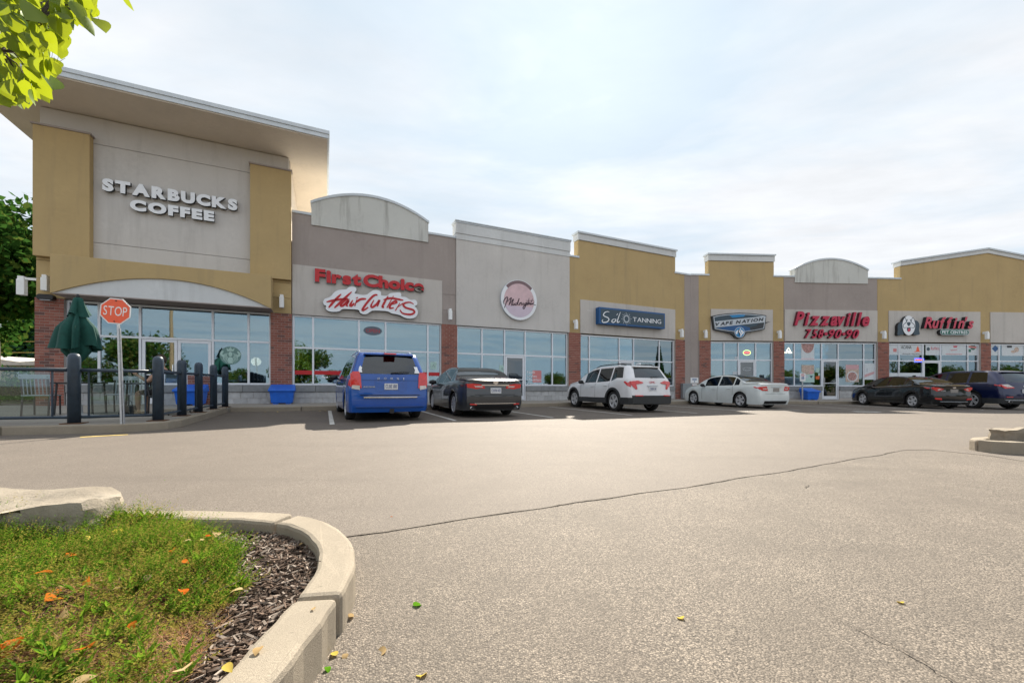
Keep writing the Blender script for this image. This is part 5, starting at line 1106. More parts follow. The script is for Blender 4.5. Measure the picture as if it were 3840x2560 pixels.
SP['cx9'] = dict(L=5.10, wb=2.875, ro=1.15, r=0.375, zb=0.25, hatch=True, tw=0.24, rim=(5, True), tum=0.32, bulge=0.11,
    top=[(0, 1.60), (0.22, 1.67), (1.1, 1.725), (2.2, 1.73), (2.8, 1.66), (3.2, 1.50), (3.75, 1.18), (4.0, 1.10), (4.5, 1.01), (4.95, 0.85), (5.1, 0.70)], belt=[(0, 1.15), (0.8, 1.16), (1.6, 1.13), (3.5, 1.05), (4.3, 0.97), (5.1, 0.62)],
    w=[(0, 0.86), (0.14, 0.93), (0.55, 0.97), (4.0, 0.97), (4.6, 0.92), (4.95, 0.80), (5.1, 0.68)], tail=[(0.2, 0.12), (0.36, 0.01), (0.64, 0.0), (0.74, 0.05), (1.12, 0.10), (1.64, 0.46)], win=[(0.55, 1.30), (1.40, 2.26), (2.36, 3.22)], shield=(2.85, 3.72), seats=(1.7, 2.75), doors=(1.35, 2.31, 3.4), handles=(1.6, 2.5), mirror=3.25, clad=True)
# blue minivan
c = Car('minivan', 'bright blue minivan parked in front of the hair salon, seen from behind', 'van', SP['van'], gp(1306, 1572), 117.0, P_BLUE)
c.both('tail_lamp', [(0.66, 0.80), (0.86, 0.82), (0.905, 0.92), (0.90, 1.14), (0.84, 1.19), (0.71, 1.19), (0.68, 1.1)], M['tail_red'], lift=0.02); c.both('reverse_lamp', [(0.70, 0.76), (0.88, 0.79), (0.86, 0.87), (0.70, 0.86)], M['tail_clear'], lift=0.024)
c.side_poly('tail_lamp_side', [(0.0, 0.82), (0.16, 0.86), (0.20, 1.12), (0.02, 1.17)], M['tail_red'])
c.rear_poly('plate_recess_shade', [(-0.36, 0.78), (-0.30, 0.70), (0.30, 0.70), (0.36, 0.78), (0.38, 0.97), (-0.38, 0.97)], paint('paint_blue_shaded', (0.002, 0.068, 0.33), 0.0), lift=0.004)  # surface panel in darker body blue: the recess's shade is put into the colour
c.plate(0.0, 0.84, 'CLBE 810'); c.rear_text('DODGE', 0.0, 1.03, 0.62, 0.045, M['chrome'], gap=1.35, bold=0.0)
c.rear_text('GRAND CARAVAN', 0.50, 0.83, 0.26, 0.035, M['chrome'], gap=0.05); c.bar('chrome_strip', -0.62, 0.62, 0.575, 0.60, M['chrome'], 0.02); c.bar('bumper_lip', -0.80, 0.80, 0.36, 0.385, P_BLUE, 0.035)
c.bar('tailgate_gap', -0.70, 0.70, 0.635, 0.645, M['seam'], 0.004); c.bar('tailgate_crease_shade', -0.66, 0.66, 0.985, 0.990, M['seam'], 0.003)  # gap is a real joint; the crease is its shade painted as a dark strip
c.spoiler(0, 0, P_BLUE, 0.01); c.rear_poly('brake_light', [(-0.14, 1.615), (0.14, 1.615), (0.14, 1.645), (-0.14, 1.645)], M['tail_red'], lift=0.13); c.wiper(0.0, -0.45, 1.16); c.rails(0.55, 2.9, M['silver'])
c.part('tow_hitch', MB().tube([(-0.02, -0.14, 0.27), (0.05, -0.14, 0.27)], 0.04, 8).tube([(-0.02, 0.10, 0.27), (0.05, 0.10, 0.27)], 0.04, 8).box(-0.05, 0.06, -0.07, 0.03, 0.20, 0.31), M['black'])
c.rear_poly('sticker', [(0.72, 1.17), (0.64, 1.17), (0.655, 1.24), (0.64, 1.28), (0.675, 1.33), (0.70, 1.30), (0.715, 1.24)], M['signwhite'], lift=0.006); c.rear_poly('sticker', [(-0.58, 1.17), (-0.72, 1.17), (-0.68, 1.25), (-0.66, 1.33), (-0.57, 1.33), (-0.60, 1.25)], M['signwhite'], lift=0.006)
# charcoal sedan
c = Car('sedan', 'charcoal grey sedan with wide tail lamps parked right of the blue minivan', 'car', SP['avalon'], gp(1708.7, 1558), 113.5, P_GREY)
c.both('tail_lamp', [(0.30, 0.80), (0.55, 0.78), (0.78, 0.82), (0.80, 0.92), (0.62, 0.93), (0.34, 0.90)], M['tail_red'], lift=0.016); c.both('reverse_lamp', [(0.36, 0.83), (0.56, 0.83), (0.60, 0.865), (0.40, 0.865)], M['tail_clear'], lift=0.02)
c.side_poly('tail_lamp_side', [(0.0, 0.80), (0.28, 0.84), (0.30, 0.90), (0.02, 0.93)], M['tail_dark']); c.bar('chrome_trim', -0.40, 0.40, 0.875, 0.905, M['chrome'], 0.022)
c.plate(0, 0.74, 'CHVN 433'); c.bar('bumper_chrome', -0.60, 0.60, 0.385, 0.40, M['chrome'], 0.02); c.both('reflector', [(0.54, 0.35), (0.72, 0.36), (0.72, 0.395), (0.54, 0.385)], M['tail_red']); c.bar('diffuser', -0.58, 0.58, 0.24, 0.34, M['black'], 0.008)
c.pipes((-0.62, 0.62), 0.27, 0.045, 1.9); c.bar('boot_gap', -0.58, 0.58, 0.63, 0.64, M['seam'], 0.004)
c.rear_poly('emblem', [(0.075 * cos(a), 0.965 + 0.05 * sin(a)) for a in [2 * pi * k / 16 for k in range(16)]], M['chrome'])
# white SUV
c = Car('suv', 'white SUV with black wheel arches and roof rails below the blue tanning sign', 'car', SP['terrain'], (3.66, 14.4, 0), 111.5, P_WHITE)
c.both('tail_lamp', [(0.36, 1.02), (0.42, 0.985), (0.66, 0.95), (0.60, 0.80), (0.66, 0.78), (0.80, 0.92), (0.84, 1.0), (0.80, 1.06), (0.55, 1.08)], M['tail_red'], lift=0.02)
c.side_poly('tail_lamp_side', [(-0.0, 0.86), (0.12, 0.90), (0.30, 1.03), (0.26, 1.06), (0.0, 1.06)], M['tail_red']); c.plate(0, 0.80, 'CKBR 514'); c.bar('plate_trim', -0.22, 0.22, 0.895, 0.925, M['silver'], 0.03)
c.rear_text('GMC', 0.0, 1.03, 0.24, 0.06, M['rose'], bold=0.0, gap=0.12); c.bar('bumper_cladding', -0.82, 0.82, 0.30, 0.58, M['clad'], 0.02); c.both('reflector', [(0.45, 0.555), (0.72, 0.555), (0.72, 0.59), (0.45, 0.59)], M['tail_red'], lift=0.032); c.bar('bumper_step', -0.70, 0.70, 0.44, 0.47, M['silver'], 0.028) if False else None
X0, zt = c.spoiler(0, 0, P_WHITE, 0.02); c.part('spoiler_underside', MB().box(X0 + 0.02, X0 + 0.28, -0.52, 0.52, zt - 0.10, zt - 0.062), M['black']); c.wiper(0.05, -0.35, 1.20); c.rails(0.45, 2.5, M['black'])
for sd in (1, -1):
    for xw in c.xw:
        m = MB(); pts = []
        for k in range(-9, 10):
            a = pi / 2 + k * radians(10.3); r0, r1 = c.r + 0.045, c.r + 0.125
            for rr_ in (r0, r1): x = xw + rr_ * cos(a); z = max(c.zb + 0.02, c.r + rr_ * sin(a)); pts.append((x, sd * (c.wid(x) + 0.012), z))
        m.add(pts + [(x, y - sd * 0.06, z) for x, y, z in pts], [(2 * k, 2 * k + 1, 2 * k + 3, 2 * k + 2)[::sd] for k in range(18)] + [(2 * k + 1, 2 * k + 39, 2 * k + 41, 2 * k + 3)[::sd] for k in range(18)]); c.part('arch_trim', m, M['clad'])
    c.part('sill_cladding', MB().box(c.xw[0] + 0.40, c.xw[1] - 0.40, sd * 0.905 - 0.025, sd * 0.905 + 0.025, c.zb + 0.0, c.zb + 0.14), M['clad'], bevel=0.01)
c.part('antenna_fin', MB().prism([(0.62, 1.655), (0.86, 1.665), (0.70, 1.715), (0.63, 1.715)], -0.03, 0.03), P_WHITE, bevel=0.01)
# white saloon
c = Car('sedan', 'white saloon with dark glass roof parked before the shield shaped sign', 'car', SP['cclass'], (9.90, 17.5, 0), 107.5, P_WHITE2)
c.both('tail_lamp', [(0.44, 0.74), (0.70, 0.74), (0.80, 0.82), (0.78, 0.90), (0.50, 0.92)], M['tail_red'], lift=0.016); c.both('reverse_lamp', [(0.48, 0.80), (0.66, 0.79), (0.70, 0.835), (0.50, 0.84)], M['tail_clear'], lift=0.02)
c.side_poly('tail_lamp_side', [(0.0, 0.78), (0.22, 0.86), (0.30, 0.91), (0.0, 0.91)], M['tail_red']); c.plate(0, 0.78, None, 'plate_grey'); c.bar('boot_trim', -0.28, 0.28, 0.885, 0.905, M['silver'], 0.02); c.bar('diffuser', -0.60, 0.60, 0.19, 0.32, M['black'], 0.015); c.pipes((-0.54, -0.44, 0.44, 0.54), 0.27, 0.035, 1.3); c.bar('boot_gap', -0.55, 0.55, 0.62, 0.63, M['seam'], 0.004)
c.part('glass_roof', MB().add([(c.sx(x, 1.4), y, z + 0.006) for x in (1.62, 2.0, 2.35, 2.68) for y, z in [(yy, [q for q in [c.sec(x)[k][1] for k in (11, 12, 13)]][kk]) for yy, kk in ((-c.sec(x)[11][0], 0), (-c.sec(x)[12][0], 1), (0, 2), (c.sec(x)[12][0], 1), (c.sec(x)[11][0], 0))]], [(i * 5 + j, i * 5 + j + 1, i * 5 + j + 6, i * 5 + j + 5)[::-1] for i in range(3) for j in range(4)]), M['black'], smooth=True)
# black sedan
c = Car('sedan', 'black sedan parked in front of the pet shop', 'car', SP['sonata'], (18.15, 18.3, 0), 87.0, P_BLACK)
c.both('tail_lamp', [(0.40, 0.86), (0.50, 0.80), (0.66, 0.76), (0.80, 0.86), (0.80, 0.94), (0.60, 0.93)], M['tail_red'], lift=0.016); c.side_poly('tail_lamp_side', [(0.0, 0.83), (0.20, 0.88), (0.36, 0.945), (0.0, 0.95)], M['tail_red']); c.both('reverse_lamp', [(0.48, 0.85), (0.60, 0.80), (0.64, 0.84), (0.55, 0.875)], M['tail_clear'], lift=0.02)
c.plate(0, 0.78, None, 'plate_grey'); c.both('reflector', [(0.50, 0.40), (0.74, 0.42), (0.74, 0.48), (0.52, 0.47)], M['tail_red']); c.bar('bumper_chrome', -0.55, 0.55, 0.315, 0.335, M['silver'], 0.02); c.rear_poly('emblem', [(0.07 * cos(a), 0.925 + 0.038 * sin(a)) for a in [2 * pi * k / 16 for k in range(16)]], M['chrome']); c.rear_text('SONATA', 0.42, 0.78, 0.2, 0.03, M['chrome'], gap=0.05)
c.side_poly('window_trim', [(0.98, 1.02), (3.12, 0.925), (3.12, 0.94), (0.98, 1.035)], M['chrome'], lift=0.003); c.part('antenna_fin', MB().prism([(1.72, 1.445), (1.9, 1.46), (1.80, 1.50), (1.73, 1.50)], -0.025, 0.025), P_BLACK)
# navy SUV
c = Car('suv', 'dark navy SUV at the right edge, right of the black sedan', 'car', SP['cx9'], (20.95, 18.4, 0), 91.0, P_NAVY)
c.both('tail_lamp', [(0.46, 0.96), (0.52, 0.93), (0.82, 0.92), (0.88, 1.02), (0.86, 1.08), (0.66, 1.09)], M['tail_clear'], lift=0.018); c.both('tail_lamp_red', [(0.44, 0.93), (0.80, 0.905), (0.885, 0.99), (0.885, 1.06), (0.80, 0.965), (0.50, 0.965)], M['tail_red'], lift=0.024); c.side_poly('tail_lamp_side', [(0.0, 0.96), (0.22, 1.04), (0.26, 1.08), (0.0, 1.09)], M['tail_red'])
c.plate(0, 0.80, 'CFMC 126'); c.rear_poly('emblem', [(0.075 * cos(a), 1.0 + 0.06 * sin(a)) for a in [2 * pi * k / 16 for k in range(16)]], M['chrome']); c.both('reflector', [(0.56, 0.53), (0.78, 0.53), (0.78, 0.56), (0.56, 0.56)], M['tail_red']); c.bar('bumper_lip', -0.80, 0.80, 0.40, 0.42, M['silver'], 0.02); c.pipes((-0.60, 0.60), 0.34, 0.05, 1.8)
c.spoiler(0, 0, P_NAVY, 0.02); c.wiper(0.0, -0.42, 1.20)
# ------------------------------------------------------------------ vegetation helpers
def leafmat(name, a, b, tr=0.45, tcol=None, gloss=0.0):
    t = NT(name); isl = t.n('ShaderNodeNewGeometry').outputs['Random Per Island']; oi = t.n('ShaderNodeObjectInfo').outputs['Random']
    r = t.n('ShaderNodeMath', {0: isl, 1: oi}, operation='ADD').outputs[0]; r = t.n('ShaderNodeMath', {0: r}, operation='FRACT').outputs[0]
    c = t.mix(r, a, b); n_ = t.noise(t.objc(), 18, 3); c = t.mix(t.ramp(n_, (0.35, 0.0), (0.7, 0.35)), c, mul(b, 0.6))
    d = t.n('ShaderNodeBsdfDiffuse', {'Color': c}); tl = t.n('ShaderNodeBsdfTranslucent', {'Color': t.mix(0.5, c, tcol or mul(b, 1.6)) }); gs = t.n('ShaderNodeBsdfGlossy', {'Color': (0.6, 0.65, 0.6, 1), 'Roughness': 0.35})
    m = t.n('ShaderNodeMixShader', {0: tr, 1: d.outputs[0], 2: tl.outputs[0]}); m = t.n('ShaderNodeMixShader', {0: gloss, 1: m.outputs[0], 2: gs.outputs[0]}); t.t.links.new(m.outputs[0], t.out.inputs['Surface']); return t.m
M['leaf_near'] = leafmat('leaf_linden', (0.05, 0.14, 0.012), (0.20, 0.30, 0.010), 0.55, (0.55, 0.58, 0.02), 0.06)
M['leaf_dark'] = leafmat('leaf_dark', (0.018, 0.060, 0.013), (0.045, 0.115, 0.020), 0.35); M['leaf_mid'] = leafmat('leaf_mid', (0.05, 0.10, 0.018), (0.11, 0.16, 0.03), 0.4); M['leaf_olive'] = leafmat('leaf_olive', (0.07, 0.085, 0.02), (0.15, 0.13, 0.03), 0.4); M['conifer'] = leafmat('leaf_conifer', (0.014, 0.045, 0.028), (0.03, 0.075, 0.045), 0.2)
M['juniper'] = leafmat('juniper', (0.025, 0.085, 0.012), (0.15, 0.26, 0.025), 0.45, (0.28, 0.44, 0.03)); M['moss'] = leafmat('juniper_yellow', (0.16, 0.16, 0.03), (0.32, 0.27, 0.06), 0.4); M['weed'] = leafmat('weed_green', (0.06, 0.18, 0.02), (0.16, 0.29, 0.03), 0.45, (0.28, 0.42, 0.03)); M['dead'] = leafmat('dead_sprig', (0.24, 0.11, 0.05), (0.52, 0.34, 0.20), 0.25)
M['bark'] = plain('bark', (0.055, 0.042, 0.032), 0.95, 0, 0.35, 20, 0.6, 40); M['chip'] = blockmat('bark_chip', (0.045, 0.036, 0.032), (0.17, 0.145, 0.125)); M['soil'] = plain('bed_soil', (0.075, 0.056, 0.044), 1.0, 0, 0.3, 30, 0.8, 60); M['twig'] = plain('twig', (0.20, 0.15, 0.10), 0.9)
M['autumn'] = leafmat('leaf_orange', (0.50, 0.10, 0.015), (0.58, 0.19, 0.03), 0.3); M['tan'] = leafmat('leaf_tan', (0.42, 0.28, 0.13), (0.58, 0.44, 0.24), 0.3); M['yellow'] = leafmat('leaf_yellow', (0.50, 0.40, 0.05), (0.60, 0.46, 0.12), 0.3); M['leaf_green'] = leafmat('leaf_fallen_green', (0.08, 0.22, 0.01), (0.12, 0.30, 0.02), 0.4)
def leaf_mesh(name, mat, fold=0.18, curl=0.25, wide=0.85):
    prof = [(0.0, 0.0), (0.08, 0.30), (0.22, 0.46), (0.42, 0.50), (0.62, 0.42), (0.82, 0.22), (1.0, 0.0)]
    m = MB(); vs = []
    for t, w in prof:
        w *= wide; zz = -curl * t * t; vs += [(t, -w, zz + fold * w), (t, 0, zz), (t, w, zz + fold * w)]
    fs = []
    for i in range(len(prof) - 1): a = 3 * i; fs += [(a, a + 3, a + 4, a + 1), (a + 1, a + 4, a + 5, a + 2)]
    m.add(vs, fs); m.tube([(-0.35, 0, 0.05), (0.0, 0, 0.0)], 0.012, 4); return m.mesh(name, mat, True)
def rot_to(nrm, spin):
    q = Vector(nrm).to_track_quat('Z', 'Y').to_matrix().to_4x4(); return q @ Matrix.Rotation(spin, 4, 'Z')
def quad_cloud(mb, c, R, n, size, m=0, shell=0.55, seed=0, keep=None, mats=None, lumps=None):
    """many leaf-sized faces through a lumpy crown volume"""
    rnd = random.Random(seed); L = lumps or [((rnd.uniform(-.6, .6), rnd.uniform(-.6, .6), rnd.uniform(-.6, .6)), rnd.uniform(.35, .62)) for _ in range(14)]
    k = 0; tries = 0
    while k < n and tries < n * 8:
        tries += 1; lc, lr = L[rnd.randrange(len(L))]
        d = Vector((rnd.gauss(0, 1), rnd.gauss(0, 1), rnd.gauss(0, 1))).normalized() * lr * (shell + (1 - shell) * rnd.random())
        p = Vector((c[0] + (lc[0] + d.x) * R[0], c[1] + (lc[1] + d.y) * R[1], c[2] + (lc[2] + d.z) * R[2]))
        if keep and not keep(p): continue
        s_ = size * rnd.uniform(0.6, 1.3); a = Vector((rnd.gauss(0, 1), rnd.gauss(0, 1), rnd.gauss(0, 1))).normalized(); b = a.cross(Vector((rnd.gauss(0, 1), rnd.gauss(0, 1), rnd.gauss(0, 1)))).normalized()
        mb.add([p - a * s_ * .5, p + b * s_ * .32 + a * s_ * .05, p + a * s_ * .5, p - b * s_ * .32 + a * s_ * .05], [(0, 1, 2, 3)], mats[rnd.randrange(len(mats))] if mats else m); k += 1
    return L
def tree(name, label, cat, loc, h, cr, mats, n, size, trunk_r=0.16, seed=1, conic=False, group=None, bare=0.3, ncopy=None):
    t = thing(name, label, cat, loc, 0, group); rnd = random.Random(seed)
    m = MB(); m.tube([(0, 0, -0.1), (0.04, 0.02, h * 0.25), (-0.05, 0.03, h * 0.55), (0.02, -0.03, h * 0.9)], [trunk_r * 1.25, trunk_r, trunk_r * 0.6, trunk_r * 0.15], 8)
    m.obj('trunk', M['bark'], t)
    mb = MB()
    if conic: L = [((0, 0, -0.85 + 1.7 * k / 11), 0.62 * (1 - k / 12.5)) for k in range(12)]
    else: L = None
    L = quad_cloud(mb, (0, 0, h * (bare + (1 - bare) / 2)), (cr, cr, h * (1 - bare) / 2), n, size, seed=seed, mats=list(range(len(mats))), lumps=L)
    for lc, lr in (L[:9] if not conic else []):
        a = Vector((0, 0, h * rnd.uniform(max(bare * 0.9, 0.36), 0.62))); b = Vector((lc[0] * cr, lc[1] * cr, h * (bare + (1 - bare) / 2) + lc[2] * h * (1 - bare) / 2)); md = a.lerp(b, 0.5) + Vector((0, 0, -0.05 * h))
        MB().tube([a, md, b], [trunk_r * 0.45, trunk_r * 0.28, trunk_r * 0.08], 6).obj('limb', M['bark'], t)
    stuff(mb.obj('crown', [M[k] for k in mats], t)); return t
def copy_thing(t, loc, label, rz=0.0, sc=1.0):
    r = t.copy(); COL.objects.link(r); r.location = loc; r.rotation_euler = (0, 0, rz); r.scale = (sc, sc, sc); r['label'] = label
    for ch in t.children:
        c_ = ch.copy(); COL.objects.link(c_); c_.parent = r
        for gch in ch.children: d_ = gch.copy(); COL.objects.link(d_); d_.parent = c_
    return r
def boulder(name, label, loc, size, rz, seed, mat, tilt=0.0):
    bm = bmesh.new(); bmesh.ops.create_cube(bm, size=1.0); bmesh.ops.subdivide_edges(bm, edges=bm.edges[:], cuts=9, use_grid_fill=True)
    for v in bm.verts:
        p = v.co.copy(); q = Vector((p.x * size[0], p.y * size[1], p.z * size[2])); r = max(abs(p.x), abs(p.y)) ; k = 1 - 0.10 * max(0, (abs(p.x) - 0.38) * 8) * max(0, (abs(p.y) - 0.3) * 5) - 0.05 * max(0, p.z - 0.35) * 3
        q.x *= k; q.y *= k
        o_ = Vector((seed * 3.1, seed * 1.7, seed)); nz = MN.fractal(q * 2.2 + o_, 1.0, 2.0, 4); fine = MN.fractal(q * 9 + o_, 0.9, 2.1, 4); strat = MN.noise(Vector((q.x * 0.7, q.y * 0.7, q.z * 22)) + o_)
        nrm = Vector((p.x / abs(r) if r else 0, p.y / abs(r) if r else 0, 0)) if abs(p.z) < 0.45 else Vector((0, 0, 1 if p.z > 0 else -1))
        q += nrm * (nz * 0.045 + fine * 0.014 + (strat * 0.014 if abs(p.z) < 0.45 else 0)); q.z += size[2] / 2; v.co = q
    me = bpy.data.meshes.new(name); bm.to_mesh(me); bm.free(); me.materials.append(mat); autosmooth(me, 30)
    o = link(name, me, None, 0, loc, (tilt, 0, rz)); return o
def limestone():
    t = NT('limestone'); p = t.objc(); c = t.mix(t.ramp(t.noise(p, 3, 7, 0.65), (0.3, 0.0), (0.7, 1.0)), (0.22, 0.19, 0.15), (0.38, 0.335, 0.27))
    c = t.mix(t.ramp(t.noise(t.objc((1.5, 1.5, 18)), 1.0, 5), (0.45, 0.0), (0.7, 0.5)), c, (0.22, 0.19, 0.15)); c = t.mix(t.ramp(t.noise(p, 9, 6, 0.7), (0.62, 0.0), (0.75, 0.6)), c, (0.13, 0.12, 0.10))
    return t.bsdf(color=c, rough=0.95, spec=0.2, normal=t.bump(t.noise(p, 40, 6, 0.7), 0.8, 0.01))
M['limestone'] = limestone()
# ------------------------------------------------------------------ planting island in the foreground
isl = struct(bpy.data.objects.new('planting_island', None)); COL.objects.link(isl)
po = [(-0.62, -0.6), (-0.60, 0.2), (-0.595, 0.8), (-0.598, 1.10), (-0.603, 1.28), (-0.612, 1.43), (-0.628, 1.56), (-0.655, 1.69), (-0.70, 1.81), (-0.765, 1.93), (-0.85, 2.05), (-0.95, 2.16), (-1.08, 2.255), (-1.24, 2.325), (-1.45, 2.37), (-1.75, 2.39), (-2.1, 2.385), (-2.6, 2.36), (-3.2, 2.33), (-4.2, 2.28)]
kerb_path(po, isl, [2, 5, 13, 17], h=0.15, w=0.15, inside=1, bevel=0.02, gapw=0.008, fine=True)
pi_ = inset(po, 0.149); bed = pi_ + [(-4.2, -0.6)]
mb = MB(); mb.add([(x, y, g(x, y) + 0.075) for x, y in bed], [tuple(range(len(bed)))]); mb.obj('bed_soil', M['soil'], isl)
BX = pchip([(-0.6, -0.80), (1.0, -0.80), (1.2, -0.92), (1.35, -1.0), (1.5, -1.06), (1.68, -1.10), (1.9, -1.28), (2.1, -1.52), (2.26, -1.80)])
KX = pchip([(-0.6, -0.76), (1.2, -0.755), (1.56, -0.785), (1.81, -0.86), (2.05, -1.0), (2.19, -1.2), (2.24, -1.6)])
rnd = random.Random(3)
def in_view(x, y): return y > 0.55 and x > -1.36 * y - 0.12
ck = MB(); cnt = 0
while cnt < 5200:
    y = rnd.uniform(0.9, 2.22); x = rnd.uniform(-2.2, -0.75)
    if x > KX(y) - 0.01 or x < BX(y) - 0.30 or not in_view(x, y): continue
    cnt += 1; l = rnd.uniform(0.006, 0.022); w = rnd.uniform(0.0018, 0.0045); T = Matrix.Translation((x, y, g(x, y) + 0.080 + rnd.uniform(0, 0.016))) @ Matrix.Rotation(rnd.uniform(0, 6.3), 4, 'Z') @ Matrix.Rotation(rnd.gauss(0, 0.25), 4, 'Y') @ Matrix.Rotation(rnd.gauss(0, 0.4), 4, 'X')
    ck.box(-l, l, -w, w, -0.002, 0.002, rnd.choice((0, 0, 0, 1)), T)
def chipmat(nm, a, b):
    t = NT(nm); isl_ = t.n('ShaderNodeNewGeometry').outputs['Random Per Island']; return t.bsdf(color=t.mix(isl_, a, b), rough=0.95, spec=0.2)
stuff(ck.obj('bark_mulch', [chipmat('bark_chip_dark', (0.04, 0.027, 0.020), (0.17, 0.12, 0.09)), chipmat('bark_chip_grey', (0.17, 0.14, 0.115), (0.34, 0.285, 0.24))]))
gc = MB(); cnt = 0
def sprig(x, y, z, kind, rnd):
    if kind < 2:      # feathery juniper sprig
        h = rnd.uniform(0.06, 0.17); a = rnd.uniform(0, 6.3); ln = rnd.uniform(0.3, 1.8); d = Vector((cos(a) * ln, sin(a) * ln, 1)).normalized(); p0 = Vector((x, y, z))
        for k in range(20):
            t = (k + 1) / 20; p = p0 + d * h * t; b = rnd.uniform(0, 6.3); s_ = Vector((cos(b), sin(b), rnd.uniform(-0.1, 0.8))).normalized(); l = rnd.uniform(0.008, 0.018) * (1.25 - 0.75 * t); w = s_.cross(d).normalized() * rnd.uniform(0.0018, 0.0032)
            gc.add([p - w, p + s_ * l * 0.6 - w * 0.7, p + s_ * l, p + s_ * l * 0.5 + w], [(0, 1, 2, 3)], kind)
    elif kind == 2:   # leafy weed
        for k in range(9):
            b = rnd.uniform(0, 6.3); s_ = Vector((cos(b), sin(b), rnd.uniform(0.3, 2.2))).normalized(); l = rnd.uniform(0.03, 0.085); w = s_.cross(Vector((0, 0, 1))).normalized() * rnd.uniform(0.004, 0.009); p = Vector((x, y, z + 0.02))
            gc.add([p, p + s_ * l * 0.5 - w, p + s_ * l + Vector((0, 0, -0.012)), p + s_ * l * 0.5 + w], [(0, 1, 2, 3)], 2)
    else:             # dead stalks
        for k in range(5):
            b = rnd.uniform(0, 6.3); s_ = Vector((cos(b), sin(b), rnd.uniform(0.0, 0.7))).normalized(); l = rnd.uniform(0.03, 0.10); w = s_.cross(Vector((0, 0, 1))).normalized() * rnd.uniform(0.0008, 0.002); p = Vector((x, y, z + 0.012))
            gc.add([p - w, p + s_ * l, p + w], [(0, 1, 2)], 3)
while cnt < 14000:
    y = rnd.uniform(0.62, 2.24); x = rnd.uniform(-3.1, -0.76)
    if x > min(BX(y) + 0.16 * MN.noise(Vector((x * 3, y * 3, 0))) + 0.08 * MN.noise(Vector((x * 11, y * 11, 0))), KX(y) - 0.02) or not in_view(x, y): continue
    hump = 0.105 * (0.45 + 0.7 * MN.noise(Vector((x * 3.2, y * 3.2, 3))) + 0.35 * MN.noise(Vector((x * 9, y * 9, 3)))) * clamp((BX(y) + 0.05 - x) * 4, 0, 1); z = g(x, y) + 0.075 + max(0, hump)
    n_ = 0.65 * MN.noise(Vector((x * 3.0, y * 3.0, 7))) + 0.5 * MN.noise(Vector((x * 8, y * 8, 5)))
    if n_ < -0.22 and rnd.random() < 0.75: continue
    dry = 0.25 + clamp((1.75 - y) * 1.6, 0, 0.8) * clamp((x + 2.0) * 1.4, 0.35, 1) - n_ * 0.55
    r = rnd.random(); kind = 3 if r < dry * 0.62 else (2 if r > 0.955 + 0.03 * n_ else (1 if rnd.random() < 0.27 + dry * 0.45 - n_ * 0.35 else 0)); sprig(x, y, z, kind, rnd); cnt += 1
stuff(gc.obj('ground_cover', [M['juniper'], M['moss'], M['weed'], M['dead']]))
for k in range(26):
    y = rnd.uniform(0.95, 1.75); x = rnd.uniform(-1.7, -0.85); a = rnd.uniform(0, 6.3); l = rnd.uniform(0.06, 0.16); z = g(x, y) + 0.125
    if x > BX(y): continue
    o = MB().tube([(x, y, z), (x + cos(a) * l * 0.5, y + sin(a) * l * 0.5, z + 0.012), (x + cos(a + 0.4) * l, y + sin(a + 0.4) * l, z)], [0.0022, 0.0018, 0.001], 5).obj('fallen_twig', M['twig']); tag(o, 'thin dry twig lying on the ground cover', 'twig', 'dry twigs on the planting bed')
o = MB().tube([(-0.93, 1.705, g(-.9, 1.7) + 0.155), (-0.86, 1.70, g(-.9, 1.7) + 0.158), (-0.80, 1.695, g(-.9, 1.7) + 0.157)], [0.0025, 0.002, 0.0012], 5).obj('fallen_twig', M['bark']); tag(o, 'dark forked twig lying across the kerb of the planting bed', 'twig')
o = boulder('boulder', '', (-2.75, 2.16, 0.06), (1.22, 0.34, 0.245), radians(-3), 2.0, M['limestone']); tag(o, 'large flat topped limestone block at the left of the planting bed', 'boulder')
M['lawn'] = plain('lawn_grass', (0.075, 0.115, 0.028), 1.0, 0, 0.35, 2, 0.5, 30)
for nm_, pl in (('lawn', [(-39.5, 16.5), (-19.8, 16.5), (-19.8, 59), (-39.5, 59)]), ('lawn', [(-39.5, -39.5), (59.5, -39.5), (59.5, -21), (-39.5, -21)])):
    m = MB(); m.add([(x, y, g(x, y) + 0.012) for x, y in pl], [tuple(range(4))]); struct(m.obj(nm_, M['lawn']))
# ------------------------------------------------------------------ right island
isr = struct(bpy.data.objects.new('planting_island', None)); COL.objects.link(isr)
a0 = gp(3840, 1704); pr = [(9.6, 5.72), (8.6, 5.64), (7.6, 5.575), (7.12, 5.545), (6.86, 5.56), (6.70, 5.66), (6.66, 5.80), (6.72, 5.95), (6.95, 6.12), (7.4, 6.25), (8.4, 6.42), (9.6, 6.6)]
kerb_path(pr, isr, [2, 3, 6, 9], h=0.165, w=0.16, inside=-1, bevel=0.03, gapw=0.02, mat='kerb')
pri = inset(pr, 0.158, -1); mb = MB(); mb.add([(x, y, g(x, y) + 0.10) for x, y in pri[::-1]], [tuple(range(len(pri)))]); mb.obj('bed_soil', M['soil'], isr)
o = boulder('boulder', '', (7.56, 5.95, g(7.5, 5.9) + 0.10), (1.05, 0.34, 0.235), radians(6), 5.0, M['limestone']); tag(o, 'pale limestone block on the small island at the right edge', 'boulder')
